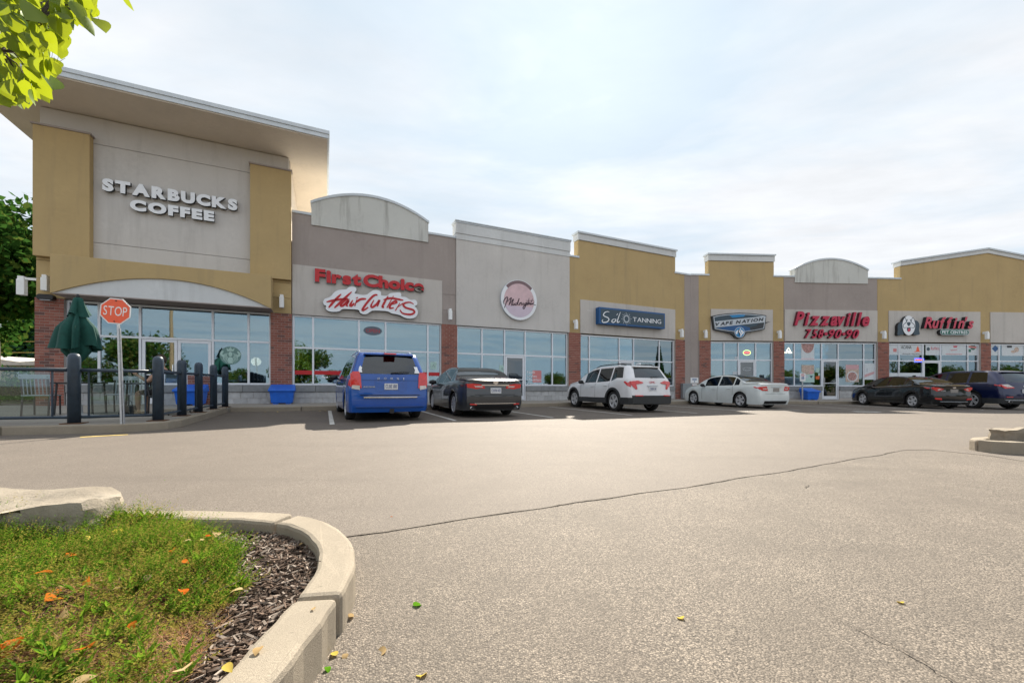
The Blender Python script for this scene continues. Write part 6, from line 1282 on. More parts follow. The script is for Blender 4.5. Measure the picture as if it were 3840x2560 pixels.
# ------------------------------------------------------------------ fallen leaves
LM = {k: leaf_mesh('fallen_leaf_' + k, M[k], 0.25, 0.35) for k in ('autumn', 'tan', 'yellow', 'leaf_green')}
fl = [(1550, 2275, 0, 'leaf_green', .05, 'bright green leaf lying on the worn asphalt'), (1450, 2440, 0, 'tan', .055, 'curled pale leaf on asphalt below the green leaf'), (1578, 2543, 0, 'yellow', .05, 'yellowish leaf at the bottom edge of the asphalt'), (2558, 2325, 0, 'yellow', .04, 'lone yellow leaf in the middle of the asphalt'), (3385, 2265, 0, 'yellow', .035, 'thin pale yellow leaf on the asphalt at the right'), (1328, 2315, 0, 'tan', .045, 'brown leaf standing against the kerb'), (1262, 2462, 0, 'yellow', .035, 'yellow green leaf at the foot of the kerb'), (1225, 2505, 0, 'leaf_green', .03, 'small green leaf at the foot of the kerb'), (1298, 2455, 0, 'tan', .03, 'pale leaf scrap just off the kerb'), (1470, 1938, 0, 'autumn', .022, 'tiny orange leaf on the asphalt beyond the kerb'), (1258, 1762, 0, 'tan', .05, 'pale leaf on the lane below the minivan'), (620, 1801, 0, 'leaf_green', .03, 'small green leaf on the lane at the left'),
      (975, 2432, .1525, 'tan', .034, 'tan leaf on top of the kerb'), (1178, 2290, .1525, 'tan', .018, 'tiny leaf on the kerb joint'), (135, 2155, .15, 'autumn', .05, 'orange leaf at the left of the ground cover'), (215, 2245, .15, 'autumn', .06, 'large orange leaf standing in the ground cover'), (240, 2292, .14, 'tan', .045, 'cream leaf under the large orange leaf'), (325, 2175, .15, 'autumn', .04, 'orange leaf right of the large one in the ground cover'), (310, 2440, .14, 'autumn', .05, 'orange leaf low in the ground cover'), (60, 2400, .14, 'autumn', .06, 'long orange leaf at the lower left edge'), (460, 1990, .18, 'yellow', .055, 'round yellow leaf in the green juniper'), (680, 2108, .15, 'autumn', .028, 'small red leaf in the middle of the juniper'), (715, 2030, .15, 'tan', .03, 'tan leaf at the back of the juniper'), (1040, 1985, .095, 'tan', .035, 'tan leaf on the bark mulch by the back kerb'), (1110, 2003, .095, 'autumn', .025, 'orange leaf on the bark mulch by the curved kerb'), (1135, 2040, .095, 'tan', .03, 'tan leaf in the mulch corner'), (1170, 2060, .095, 'yellow', .03, 'yellow leaf against the inner kerb'), (910, 2215, .12, 'tan', .04, 'tan leaf at the edge of mulch and juniper'), (690, 2520, .13, 'tan', .05, 'pale leaf at the bottom of the bed'), (360, 2540, .13, 'tan', .06, 'large pale leaf at the bottom edge of the bed'), (840, 2500, .13, 'yellow', .03, 'dull yellow leaf near the lower kerb'), (425, 2215, .14, 'tan', .035, 'pale leaf among dead stalks'), (560, 2160, .14, 'tan', .03, 'beige leaf in the dry patch'), (760, 1775 + 250, .15, 'tan', .02, 'small beige leaf at the juniper edge')]
for px, py, dz, k, sz, lb in fl:
    sz *= (0.95 if dz > 0.1 else 0.82); dz += 0.06 if dz > 0.11 and dz < 0.152 else 0; p = gp(px, py, dz); o = link('fallen_leaf', LM[k]); o.location = p + Vector((0, 0, 0.006)); o.scale = (sz, sz, sz); up = dz > 0.11 and 'large' in lb
    o.rotation_euler = (U(-0.3, 0.3) + (0.9 if (up or 'standing' in lb) else 0), U(-0.3, 0.3), U(0, 6.3)); tag(o, lb, 'leaf', 'fallen leaves')
for k in range(26):
    y = U(0.95, 2.0); x = U(-2.4, -0.95)
    if x > BX(y) - 0.05 or not in_view(x, y): continue
    o = link('fallen_leaf', LM[random.choice(('autumn', 'tan', 'tan', 'autumn', 'yellow'))]); o.location = (x, y, g(x, y) + 0.185); sz = U(0.02, 0.042); o.scale = (sz,) * 3; o.rotation_euler = (U(-.8, .8), U(-.4, .4), U(0, 6.3)); tag(o, 'small dry leaf caught in the green ground cover', 'leaf', 'small dry leaves caught in the ground cover')
for k in range(16):
    q = U(-12.5, -2); p = FL.w(q, -WL - U(0.05, 0.5)); o = link('fallen_leaf', LM[random.choice(('tan', 'yellow', 'autumn'))]); o.location = (p.x, p.y, g(p.x, p.y) + 0.012); o.scale = (0.05,) * 3; o.rotation_euler = (U(-.3, .3), 0, U(0, 6.3)); tag(o, 'dry leaf in the gutter along the shop kerb', 'leaf', 'dry leaves in the gutter')
# ------------------------------------------------------------------ near tree whose branch hangs into the upper left
T0 = Vector((-2.75, 0.75, g(-2.75, .75) + 0.06)); nt_ = thing('linden_tree', 'yellow green broad leaved branch hanging into the upper left corner', 'tree', T0)
MB().tube([(0, 0, 0), (0.03, 0.02, 0.9), (-0.02, 0.05, 1.8), (0.02, 0.0, 3.0), (0, 0, 4.4)], [0.075, 0.062, 0.055, 0.04, 0.012], 10).obj('trunk', M['bark'], nt_, True)
def vis(p):
    w = p + T0
    if w.y < 0.15: return False
    u = w.x / w.y; v = (w.z - EYE) / w.y; return u > -1.30 and v < 1.00
limbs = [[(0, 0.04, 1.6), (0.35, 0.28, 1.92), (0.62, 0.55, 1.98), (0.86, 0.74, 2.05)], [(0.62, 0.55, 1.98), (0.72, 0.68, 1.94), (0.80, 0.76, 1.90)], [(0.62, 0.55, 1.98), (0.80, 0.64, 2.12), (1.0, 0.74, 2.16)], [(0, 0, 2.2), (-0.5, 0.3, 2.8), (-0.8, 0.5, 3.1)], [(0, 0, 2.5), (0.4, -0.4, 3.0), (0.7, -0.7, 3.3)], [(0, 0, 2.7), (-0.3, -0.5, 3.3), (-0.5, -0.8, 3.7)], [(0.0, 0, 2.9), (0.5, 0.3, 3.5), (0.8, 0.4, 3.9)]]
for L_ in limbs: MB().tube(L_, [0.018, 0.008, 0.005, 0.003][:len(L_)], 6).obj('limb', M['bark'], nt_)
cm = MB(); lm0 = leaf_mesh('linden_leaf', M['leaf_near'], 0.16, 0.22, 0.92); lv = [tuple(v.co) for v in lm0.vertices]; lf = [tuple(p.vertices) for p in lm0.polygons]; rnd = random.Random(11); k = 0
while k < 1300:
    d = Vector((rnd.gauss(0, 1), rnd.gauss(0, 1), rnd.gauss(0, 1))).normalized() * (0.5 + 0.5 * rnd.random()); p = Vector((d.x * 1.25, d.y * 1.15 - 0.1, 3.1 + d.z * 1.25))
    if vis(p): continue
    k += 1; sz = rnd.uniform(0.06, 0.095); Mx = Matrix.Translation(p) @ rot_to((rnd.gauss(0, .6), rnd.gauss(0, .6), 0.6), rnd.uniform(0, 6.3)) @ Matrix.Diagonal((sz, sz, sz, 1)); cm.add(lv, lf, 0, Mx)
stuff(cm.obj('crown', [M['leaf_near']], nt_))
def pip(x, y, P):
    c_ = False; j = len(P) - 1
    for i in range(len(P)):
        if (P[i][1] > y) != (P[j][1] > y) and x < (P[j][0] - P[i][0]) * (y - P[i][1]) / (P[j][1] - P[i][1]) + P[i][0]: c_ = not c_
        j = i
    return c_
fp = [(-40, -40), (330, -40), (360, 30), (330, 75), (290, 60), (262, 110), (250, 165), (225, 180), (190, 150), (165, 210), (195, 225), (208, 270), (190, 315), (145, 350), (95, 385), (-40, 370)]
pos = [(330, 95), (382, 90), (478, 8), (352, 25), (225, 190), (235, 150), (150, 345), (95, 378), (200, 240), (195, 300), (40, 90), (25, 230), (150, 130)]
while len(pos) < 260:
    x, y = rnd.uniform(-40, 370), rnd.uniform(-40, 395)
    if pip(x, y, fp): pos.append((x, y))
for i, (px, py) in enumerate(pos):
    Y = rnd.uniform(1.35, 1.9); sz = rnd.uniform(0.048, 0.080); u = (px - CX) / FPX; p = Vector((u * Y, Y, EYE - (py - HY) / FPX * Y)) - T0
    hang = Vector((rnd.gauss(0, 0.5), rnd.gauss(0, 0.5), -1)).normalized(); nrm = Vector((rnd.gauss(0, 0.7), -1 + rnd.gauss(0, 0.6), rnd.gauss(0.5, 0.5))); nrm = (nrm - hang * nrm.dot(hang)).normalized(); yv = nrm.cross(hang)
    Mx = Matrix((hang, yv, nrm)).transposed().to_4x4(); o = link('leaf', lm0, nt_); o.matrix_basis = Matrix.Translation(p - hang * sz * 0.45) @ Mx @ Matrix.Diagonal((sz, sz, sz, 1))
for i in range(0, len(pos), 4):
    px, py = pos[i]; Y = 1.6; u = (px - CX) / FPX; e = Vector((u * Y, Y, EYE - (py - HY) / FPX * Y)) - T0; hubs = [Vector(q) for L_ in limbs[:3] for q in L_[1:]]; h0 = min(hubs, key=lambda q: (q - e).length)
    if (h0 - e).length > 0.45: continue
    MB().tube([h0, h0.lerp(e, 0.5) + Vector((0, 0, 0.03)), e], [0.0035, 0.0025, 0.0012], 5).obj('twig', M['bark'], nt_)
# ------------------------------------------------------------------ behind the coffee shop: tree, hedge, bungalow, cables
tree('maple_tree', 'dense dark green tree at the left edge behind the coffee shop', 'tree', (-26.3, 20.5, g(-26, 20)), 10.2, 5.2, ['leaf_dark', 'leaf_mid', 'leaf_dark', 'leaf_dark'], 32000, 0.36, 0.22, 4, bare=0.06)
spr = tree('spruce_tree', 'bluish conifer far behind the left tree, nearest the brick pillar', 'tree', (-54, 48, 0.4), 10.5, 6.0, ['conifer', 'leaf_dark'], 9000, 0.5, 0.2, 9, conic=True, bare=0.02)
copy_thing(spr, (-60, 50, 0.4), 'bluish conifer far behind the left tree, at the photo edge', 1.2, 1.1)
def hedge(label, x0, x1, y0, y1, z1, mats, n, size, seed):
    mb = MB(); rnd = random.Random(seed)
    for k in range(n):
        p = Vector((rnd.uniform(x0, x1), rnd.uniform(y0, y1), rnd.uniform(0.05, z1 * (0.9 + 0.2 * MN.noise(Vector((k * .01, 0, 0))))))); a = Vector((rnd.gauss(0, 1), rnd.gauss(0, 1), rnd.gauss(0, 1))).normalized(); b = a.cross(Vector((0.3, 0.5, rnd.gauss(0, 1)))).normalized(); s_ = size * rnd.uniform(.6, 1.3)
        mb.add([p - a * s_ * .5, p + b * s_ * .3, p + a * s_ * .5, p - b * s_ * .3], [(0, 1, 2, 3)], rnd.randrange(len(mats)))
    t = thing('hedge', label, 'hedge', (0, 0, 0)); stuff(mb.obj('foliage', [M[m] for m in mats], t)); MB().tube([((x0 + x1) / 2, (y0 + y1) / 2, 0), ((x0 + x1) / 2, (y0 + y1) / 2, z1 * 0.8)], 0.05, 6).obj('stem', M['bark'], t)
hedge('dark clipped hedge below the pale roof behind the patio', -46, -27, 33, 34.5, 2.75, ['leaf_dark', 'conifer'], 6000, 0.26, 5)
hedge('green hedge behind the glass railing at the left', -26, -17.5, 17.5, 18.6, 1.3, ['leaf_mid', 'leaf_dark', 'leaf_dark'], 9000, 0.17, 6)
hedge('bright yellow green shrub at the far left behind the railing', -19.6, -18.7, 14.2, 15.0, 1.28, ['weed', 'juniper'], 1400, 0.13, 8)
t = thing('bungalow', 'pale roofed bungalow with a chimney glimpsed between tree and brick pillar', 'house', (-46, 38, 0.4))
M['shingle'] = plain('pale_shingle', (0.52, 0.48, 0.43), 0.9, 0, 0.15, 3); M['siding'] = plain('cream_siding', (0.50, 0.45, 0.32), 0.8)
MB().box(-9, 9, 0, 8, 0, 2.5).obj('wall', M['siding'], t)
rf = MB(); rf.prism([(-9.5, 2.45), (9.5, 2.45), (4.0, 3.0), (0.5, 2.75), (-5, 3.5)], -0.6, 8.6); rf.obj('roof', M['shingle'], t); MB().box(2.2, 3.0, 2.0, 2.8, 2.4, 4.0).obj('chimney', M['mortar'], t)
for x in (-6, 0, 6): MB().box(x - 0.7, x + 0.7, -0.03, 0.0, 0.9, 2.0).obj('window', M['glass'], t)
for z, nm in ((5.0, 'upper'), (4.0, 'lower')):
    o = MB().tube([(-60, 34, z + 0.1), (-48, 36, z - 0.1), (-36, 38, z + 0.05), (-20, 40, z + 0.6)], 0.03, 5).obj('overhead_cable', M['paint_yellow']); tag(o, nm + ' pale sunlit overhead cable left of the brick pillar', 'cable')  # the yellow stands for sunlight on the cable, put into its colour
# ------------------------------------------------------------------ the far side of the lot, seen only as reflections in the shop glass
def mirror_pt(fr, px, dist):
    u = (px - CX) / FPX; q, _ = fr.px(px, HY); p = fr.w(q); d = Vector((p.x, p.y, 0)).normalized(); n = Vector((fr.n[0], fr.n[1], 0)); r = d - n * 2 * d.dot(n); e = p + r * dist; return (e.x, e.y, g(e.x, e.y))
t1 = tree('lot_tree', 'bushy olive tree across the lot reflected in the shop windows', 'tree', mirror_pt(FL, 540, 34), 6.0, 3.4, ['leaf_mid', 'leaf_olive', 'leaf_dark'], 5000, 0.34, 0.14, 21, bare=0.12, group='trees across the lot')
t2 = tree('lot_conifer', 'tall narrow conifer across the lot reflected in the tanning salon window', 'tree', mirror_pt(FL, 2475, 44), 8.0, 2.2, ['conifer', 'leaf_dark'], 4000, 0.34, 0.14, 22, conic=True, bare=0.05)
for i, (fr, px, ds, sc) in enumerate(((FL, 330, 33, 0.6), (FL, 880, 40, 0.5), (FL, 1125, 30, 0.8), (FL, 1420, 50, 0.6), (FL, 1270, 46, 0.55), (FL, 1850, 60, 0.55), (FL, 2080, 55, 0.6), (FL, 2230, 48, 0.65), (FL, 2430, 46, 0.7), (FR, 2700, 55, 0.45), (FR, 2960, 50, 0.65), (FR, 3070, 52, 0.6), (FR, 3260, 50, 0.5), (FR, 3560, 48, 0.7), (FR, 3700, 50, 0.6), (FR, 3810, 46, 0.7))):
    copy_thing(t1, mirror_pt(fr, px, ds), 'bushy olive tree across the lot reflected in the shop windows', i * 1.3, sc)
p = mirror_pt(FL, 640, 27); t = thing('light_pole', 'brown parking lot light pole reflected in the coffee shop door', 'lamp post', p); MB().tube([(0, 0, 0), (0, 0, 9)], [0.16, 0.10], 10).obj('pole', plain('pole_brown', (0.30, 0.19, 0.10), 0.7), t); MB().box(-0.7, 0.7, -0.2, 0.2, 9.0, 9.18).obj('lamp_head', M['black'], t); MB().lathe([(0.3, 0), (0.3, 0.6), (0.28, 0.65), (0, 0.65)], 16).obj('footing', M['conc'], t)
# ------------------------------------------------------------------ patio railing
def pz(x, y): return g(x, y) + 0.152
rl = thing('patio_railing', 'navy post and glass panel railing around the coffee shop patio', 'railing', (-7.0, 7.9, pz(-7, 7.9)))
ro_ = rl.location.copy()
def rp(name, mb, mat, parent=None, **k):
    o = mb.obj(name, mat, rl if parent is None else parent, **k)
    if parent is None: o.location = -ro_
    return o
dirf = Vector((-0.949, -0.316, 0)); A0 = Vector((-7.85, 7.26, 0)); B0 = Vector((-6.93, 7.93, 0))
PO = [A0 + dirf * 2.7, A0 + dirf * 5.4, None]
F0 = FL.w(-12.97, -2.45); posts = [A0 + dirf * 4.6, A0 + dirf * 2.3, A0, B0] + [B0.lerp(F0, k) for k in (0.255, 0.49, 0.75, 1.0)]
for p in posts:
    z = pz(p.x, p.y); T = Matrix.Translation((p.x, p.y, z)); r = 0.088
    po_ = rp('post', MB().lathe([(r, 0.0142), (r, 1.16), (r * 0.96, 1.20), (r * 0.8, 1.235), (r * 0.5, 1.255), (0.0, 1.262)], 20, 0, T), M['navy'], smooth=True)
    q = rp('base_plate', MB().box(-0.14, 0.14, -0.14, 0.14, 0.0, 0.014, 0, T @ Matrix.Rotation(0.43, 4, 'Z')), M['rust'])
for a, b in zip(posts, posts[1:]):
    d = (b - a); L = d.length; d.normalize(); a2 = a + d * 0.088; b2 = b - d * 0.088; za, zb_ = pz(a.x, a.y), pz(b.x, b.y)
    P3 = lambda t, h: (lerp(a2.x, b2.x, t), lerp(a2.y, b2.y, t), lerp(za, zb_, t) + h)
    rp('top_rail', MB().tube([P3(0, 0.96), P3(1, 0.96)], 0.032, 10), M['navy'], smooth=True); rp('bottom_rail', MB().tube([P3(0, 0.115), P3(1, 0.115)], 0.026, 4), M['navy'])
    n = Vector((-d.y, d.x, 0)); pn = MB(); e0, e1 = 0.10, 0.90
    for t in (e0, e1): rp('stile', MB().tube([P3(t, 0.14), P3(t, 0.93)], 0.016, 4), M['navy'])
    c0, c1, c2, c3 = (Vector(P3(e0 + .015, 0.145)), Vector(P3(e1 - .015, 0.145)), Vector(P3(e1 - .015, 0.92)), Vector(P3(e0 + .015, 0.92)))
    pn.add([c0 - n * .004, c1 - n * .004, c2 - n * .004, c3 - n * .004, c0 + n * .004, c1 + n * .004, c2 + n * .004, c3 + n * .004], [(3, 2, 1, 0), (4, 5, 6, 7), (0, 1, 5, 4), (1, 2, 6, 5), (2, 3, 7, 6), (3, 0, 4, 7)]); rp('glass_panel', pn, M['glass_clear'])
    if (b - a).length > 2: rp('foot', MB().tube([P3(0.5, 0.0), P3(0.5, 0.1)], 0.018, 4), M['navy'])
# ------------------------------------------------------------------ stop sign
sp = gp(457, 1588, 0.153); s = thing('stop_sign', 'red octagonal stop sign on a leaning steel channel post by the patio', 'sign', sp)
TL = Matrix.Rotation(radians(2.2), 4, 'Y').inverted() @ Matrix.Rotation(radians(0), 4, 'X')
zc = (EYE - (1168 - HY) / FPX * sp.y) - sp.z; sx_ = (442 - 457) / FPX * sp.y; yaw = radians(14)
top = Vector((sx_ * (zc + 0.20) / zc, 0, zc + 0.20)); m = MB()
m.tube([(0, 0, -0.05), top], 0.022, 4); o = m.obj('post', M['steel'], s); MB().tube([(0.035, 0.012, -0.05), top + Vector((0.035, 0.012, -0.5))], 0.012, 4).obj('post_flange', M['steel'], s)
R8 = 0.245; RZ = Matrix.Translation((sx_, -0.045, zc)) @ Matrix.Rotation(yaw, 4, 'Z') @ Matrix.Rotation(radians(4.0), 4, 'Y')
oct_ = lambda r: [(r * cos(radians(22.5 + 45 * k)), r * sin(radians(22.5 + 45 * k))) for k in range(8)]
MB().prism(oct_(R8), 0.0, 0.006, 0, 0, RZ).obj('plate_rim', M['white'], s); MB().prism(oct_(R8 * 0.925), -0.003, -0.0005, 0, 0, RZ).obj('plate_face', M['stopred'], s)
for ch, mb in text_parts('STOP', -0.175, 0.175, -0.082, 0.082, -0.0055, -0.0035, gap=0.11, bold=0.0):
    m = MB(); m.add([RZ @ Vector(v) for v in mb.v], mb.f, 0); m.obj('letter', M['white'], s)
for z in (0.185, -0.185): MB().lathe([(0.011, -0.004), (0.011, 0.004), (0, 0.005)], 8, 0, RZ @ Matrix.Translation((0, -0.008, z)) @ Matrix.Rotation(pi / 2, 4, 'X')).obj('bolt', M['black'], s)
# ------------------------------------------------------------------ closed umbrella
up = Vector(((297 - CX) / FPX * 8.35, 8.35, 0)); up.z = pz(up.x, up.y); s = thing('patio_umbrella', 'closed dark green patio umbrella with drooping canvas behind the railing', 'umbrella', up)
MB().tube([(0, 0, 0), (-0.03, 0, 2.48)], 0.022, 8).obj('pole', M['steel'], s); MB().lathe([(0.30, 0.0), (0.30, 0.05), (0.06, 0.10), (0.05, 0.28), (0, 0.28)], 20).obj('base', M['steel'], s); MB().lathe([(0.02, 2.47), (0.035, 2.51), (0.02, 2.55), (0, 2.56)], 10, 0, Matrix.Translation((-0.03, 0, 0))).obj('finial', M['black'], s)
def canopy(name, prof, folds, depth, seed, rag=0.0):
    rnd = random.Random(seed); n = 72; vs = []; ph = [rnd.uniform(-.25, .25) for _ in range(folds)]
    for i, (r, z) in enumerate(prof):
        t = i / (len(prof) - 1)
        for j in range(n):
            a = 2 * pi * j / n; f = a * folds / (2 * pi); k = f - int(f); tri = abs(2 * k - 1); w = 1 + depth * (0.35 + 0.65 * t) * ((1 - (1 - tri) ** 2) - 0.62 + ph[int(f) % folds]); zz = z - rag * t * t * (0.5 + 0.5 * sin(a * 2 + seed)) + 0.02 * t * sin(a * folds * 0.5 + seed)
            r2 = r * 0.74; vs.append((-0.03 + r2 * w * cos(a + 0.25 * t * sin(3 * a)), 0.85 * r2 * w * sin(a), zz))
    m = MB(); m.add(vs, [(i * n + j, (i + 1) * n + j, (i + 1) * n + (j + 1) % n, i * n + (j + 1) % n) for i in range(len(prof) - 1) for j in range(n)]); o = m.obj(name, M['umbrella'], s, True); return o
canopy('top_vent', [(0.03, 2.49), (0.105, 2.47), (0.13, 2.40), (0.18, 2.29), (0.245, 2.17)], 4, 0.55, 2, 0.12)
canopy('canvas', [(0.06, 2.30), (0.10, 2.20), (0.17, 2.08), (0.27, 1.97), (0.34, 1.88), (0.37, 1.74), (0.39, 1.60), (0.41, 1.48)], 7, 0.85, 5, 0.09)
canopy('canvas_hem', [(0.10, 1.7), (0.28, 1.5), (0.27, 1.38), (0.16, 1.26), (0.05, 1.14)], 5, 0.7, 9, 0.06)
# ------------------------------------------------------------------ patio tables, chairs
M['chairwhite'] = plain('chair_pale_blue', (0.46, 0.53, 0.58), 0.5); M['tabledark'] = plain('table_dark', (0.035, 0.035, 0.038), 0.5)
def table(x, y, rz, label):
    t = thing('patio_table', label, 'table', (x, y, pz(x, y)), rz, 'patio tables'); MB().box(-0.35, 0.35, -0.35, 0.35, 0.70, 0.735).obj('table_top', M['tabledark'], t, bevel=0.01)
    for a in (-1, 1):
        for b in (-1, 1): MB().tube([(a * 0.32, b * 0.32, 0), (a * 0.29, b * 0.29, 0.70)], 0.02, 6).obj('leg', M['tabledark'], t)
def chair(x, y, rz, label, mat):
    t = thing('patio_chair', label, 'chair', (x, y, pz(x, y)), rz, 'patio chairs'); MB().box(-0.23, 0.23, -0.22, 0.22, 0.43, 0.455).obj('seat', M[mat], t, bevel=0.008)
    for a in (-1, 1): MB().tube([(a * 0.21, -0.20, 0), (a * 0.21, -0.19, 0.43)], 0.016, 6).obj('leg', M['tabledark'], t); MB().tube([(a * 0.21, 0.24, 0), (a * 0.21, 0.20, 0.44), (a * 0.21, 0.27, 0.86)], 0.016, 6).obj('leg', M['tabledark'], t)
    MB().box(-0.24, 0.24, 0.245, 0.28, 0.80, 0.90).obj('top_rail', M[mat], t, bevel=0.008)
    for k in range(7): x_ = -0.18 + 0.06 * k; MB().tube([(x_, 0.215, 0.47), (x_, 0.262, 0.80)], 0.010, 6).obj('slat', M[mat], t)
table(-10.05, 9.45, 0.43, 'dark patio table left of the closed umbrella'); table(-8.75, 9.75, 0.43, 'dark patio table beside the seated person')
chair(-10.45, 9.0, 0.43 + pi, 'pale slatted chair seen through the leftmost glass panel', 'chairwhite'); chair(-9.75, 10.1, 0.43, 'pale slatted chair beyond the left patio table', 'chairwhite'); chair(-8.45, 10.35, 0.5, 'dark slatted chair between railing posts and shop door', 'tabledark')
# ------------------------------------------------------------------ seated person
def person():
    px_, py_ = -8.02, 9.35; z0 = pz(px_, py_); t = thing('person', 'person in navy t-shirt and dark shorts sitting behind the railing, holding a phone', 'person', (px_, py_, z0), radians(186))
    # local axes: +x forward, +y left, z up
    J = {'pel': (0, 0, .53, .15), 'wai': (.02, 0, .66, .135), 'che': (.05, 0, .86, .155), 'clav': (.05, 0, 1.00, .10), 'nec': (.06, 0, 1.09, .055), 'hd0': (.085, 0, 1.17, .075), 'hd1': (.095, 0, 1.26, .098), 'hd2': (.085, 0, 1.33, .085)}
    E_ = [('pel', 'wai'), ('wai', 'che'), ('che', 'clav'), ('clav', 'nec'), ('nec', 'hd0'), ('hd0', 'hd1'), ('hd1', 'hd2')]
    for sgn, sd in ((1, 'L'), (-1, 'R')):
        J['sh' + sd] = (.04, sgn * .185, .98, .065); J['hip' + sd] = (.05, sgn * .095, .51, .10); J['kn' + sd] = (.47, sgn * .13, .52, .062); J['cal' + sd] = (.47, sgn * .13, .36, .056); J['an' + sd] = (.46, sgn * .13, .09, .038); J['he' + sd] = (.45, sgn * .13, .045, .04); J['toe' + sd] = (.62, sgn * .14, .035, .036)
        E_ += [('clav', 'sh' + sd), ('pel', 'hip' + sd), ('hip' + sd, 'kn' + sd), ('kn' + sd, 'cal' + sd), ('cal' + sd, 'an' + sd), ('an' + sd, 'he' + sd), ('he' + sd, 'toe' + sd)]
    J['elL'] = (.16, .27, .76, .045); J['wrL'] = (.40, .22, .90, .030); J['paL'] = (.47, .20, .935, .034)
    J['elR'] = (-.06, -.34, .76, .045); J['wrR'] = (.16, -.32, .68, .030); J['paR'] = (.23, -.30, .675, .034)
    for sd in 'LR': E_ += [('sh' + sd, 'el' + sd), ('el' + sd, 'wr' + sd), ('wr' + sd, 'pa' + sd)]
    fing = {'L': (Vector((.5, -.25, .85)), Vector((0.0, -1, 0.3))), 'R': (Vector((1, .05, -.05)), Vector((0, 1, 0)))}
    for sd in 'LR':
        f, side = fing[sd]; f.normalize(); side.normalize(); base = Vector(J['pa' + sd][:3])
        for k, (off, ln) in enumerate(((-.026, .062), (-.009, .075), (.009, .070), (.025, .055))):
            p0 = base + f * .02 + side * off; p1 = p0 + f * ln * .55; p2 = p1 + (f * .6 + side * 0.25 + Vector((0, 0, -.4))).normalized() * ln * .5; a, b = 'f%d%s' % (k, sd), 'g%d%s' % (k, sd)
            J[a] = (*p1, .0095); J[b] = (*p2, .0085); E_ += [('pa' + sd, a), (a, b)]
        p1 = base + side * (-.045) + f * .01; p2 = p1 + (f * .8 - side * .2).normalized() * .035; J['t0' + sd] = (*p1, .011); J['t1' + sd] = (*p2, .0095); E_ += [('wr' + sd, 't0' + sd), ('t0' + sd, 't1' + sd)]
    bm = bmesh.new(); sl = bm.verts.layers.skin.verify(); vm = {}
    for k, v in J.items(): q = bm.verts.new(v[:3]); q[sl].radius = (v[3], v[3]); q[sl].use_root = (k == 'pel'); vm[k] = q
    for a, b in E_: bm.edges.new((vm[a], vm[b]))
    me = bpy.data.meshes.new('body'); bm.to_mesh(me); bm.free(); o = bpy.data.objects.new('body', me); COL.objects.link(o); md = o.modifiers.new('skin', 'SKIN'); md.use_smooth_shade = True; sb = o.modifiers.new('sub', 'SUBSURF'); sb.levels = sb.render_levels = 2
    bpy.context.view_layer.update(); dg = bpy.context.evaluated_depsgraph_get(); nm = bpy.data.meshes.new_from_object(o.evaluated_get(dg)); bpy.data.objects.remove(o)
    sk = plain('skin', (0.42, 0.25, 0.17), 0.6); sh = plain('navy_tshirt', (0.016, 0.022, 0.040), 0.9); st_ = plain('dark_shorts', (0.018, 0.017, 0.018), 0.9); shoe = plain('dark_shoes', (0.03, 0.03, 0.03), 0.7)
    nm.materials.clear()
    for q in (sk, sh, st_, shoe): nm.materials.append(q)
    for p in nm.polygons:
        x, y, z = p.center; k = 0
        if z > 1.045 and abs(y) < 0.10: k = 0
        elif z < 0.085: k = 3
        elif z < 0.64 and x < 0.40 and abs(y) < 0.24 and not (abs(y) > 0.20 and z > 0.6): k = 2
        elif abs(y) < 0.265 and z > 0.60 and x < 0.20 and not (y > 0.2 and z < 0.80): k = 1
        elif y < -0.2 and z > 0.83: k = 1
        p.material_index = k; p.use_smooth = True
    link('body', nm, t)
    hair = plain('brown_hair', (0.045, 0.028, 0.018), 0.8, 0, 0.3, 40, 0.5, 80); m = MB(); n = 20; vs = []
    for i in range(9):
        a = i / 8 * radians(118)
        for j in range(n): b = 2 * pi * j / n; f = 1 + 0.05 * sin(5 * b + i); fr_ = cos(b); lim = 1 if fr_ < 0.3 else 1 - 0.45 * (fr_ - 0.3); aa = a * lim; vs.append((.083 + .112 * sin(aa) * cos(b) * f, .100 * sin(aa) * sin(b) * f, 1.275 + .118 * cos(aa) * f))
    m.add(vs, [(i * n + j, (i + 1) * n + j, (i + 1) * n + (j + 1) % n, i * n + (j + 1) % n) for i in range(8) for j in range(n)]); m.obj('hair', hair, t, True)
    for sgn in (1, -1): MB().lathe([(0, -.008), (.022, -.004), (.024, .004), (0, .010)], 10, 0, Matrix.Translation((.085, sgn * .098, 1.245)) @ Matrix.Rotation(pi / 2, 4, 'X') @ Matrix.Diagonal((.7, 1.2, 1, 1))).obj('ear', sk, t, True); MB().lathe([(0, -.009), (.008, -.005), (.010, 0), (.008, .005), (0, .009)], 8, 0, Matrix.Translation((.178, sgn * .034, 1.262)) @ Matrix.Diagonal((.6, 1.3, .7, 1))).obj('eye', M['black'], t, True)
    MB().add([(.178, -.012, 1.262), (.178, .012, 1.262), (.208, .014, 1.222), (.208, -.014, 1.222), (.178, 0, 1.212)], [(0, 1, 2, 3)[::-1], (0, 3, 4)[::-1], (1, 4, 2)[::-1], (3, 2, 4)[::-1]]).obj('nose', sk, t, True); MB().tube([(.172, -.026, 1.19), (.184, 0, 1.188), (.172, .026, 1.19)], .005, 6).obj('mouth', plain('lips', (0.30, 0.12, 0.10), 0.6), t, True)
    hp = t.matrix_basis @ Vector((.515, .165, .99)) if False else None
    ph = MB().box(-.004, .004, -.036, .036, -.075, .075).obj('mobile_phone', M['black'], None, bevel=0.006); R = Matrix.Rotation(radians(186), 4, 'Z'); w = Vector((px_, py_, z0)) + R @ Vector((.525, .175, .985)); ph.location = w; ph.rotation_euler = (0, radians(-22), radians(186)); tag(ph, 'black mobile phone held up by the seated person', 'phone')
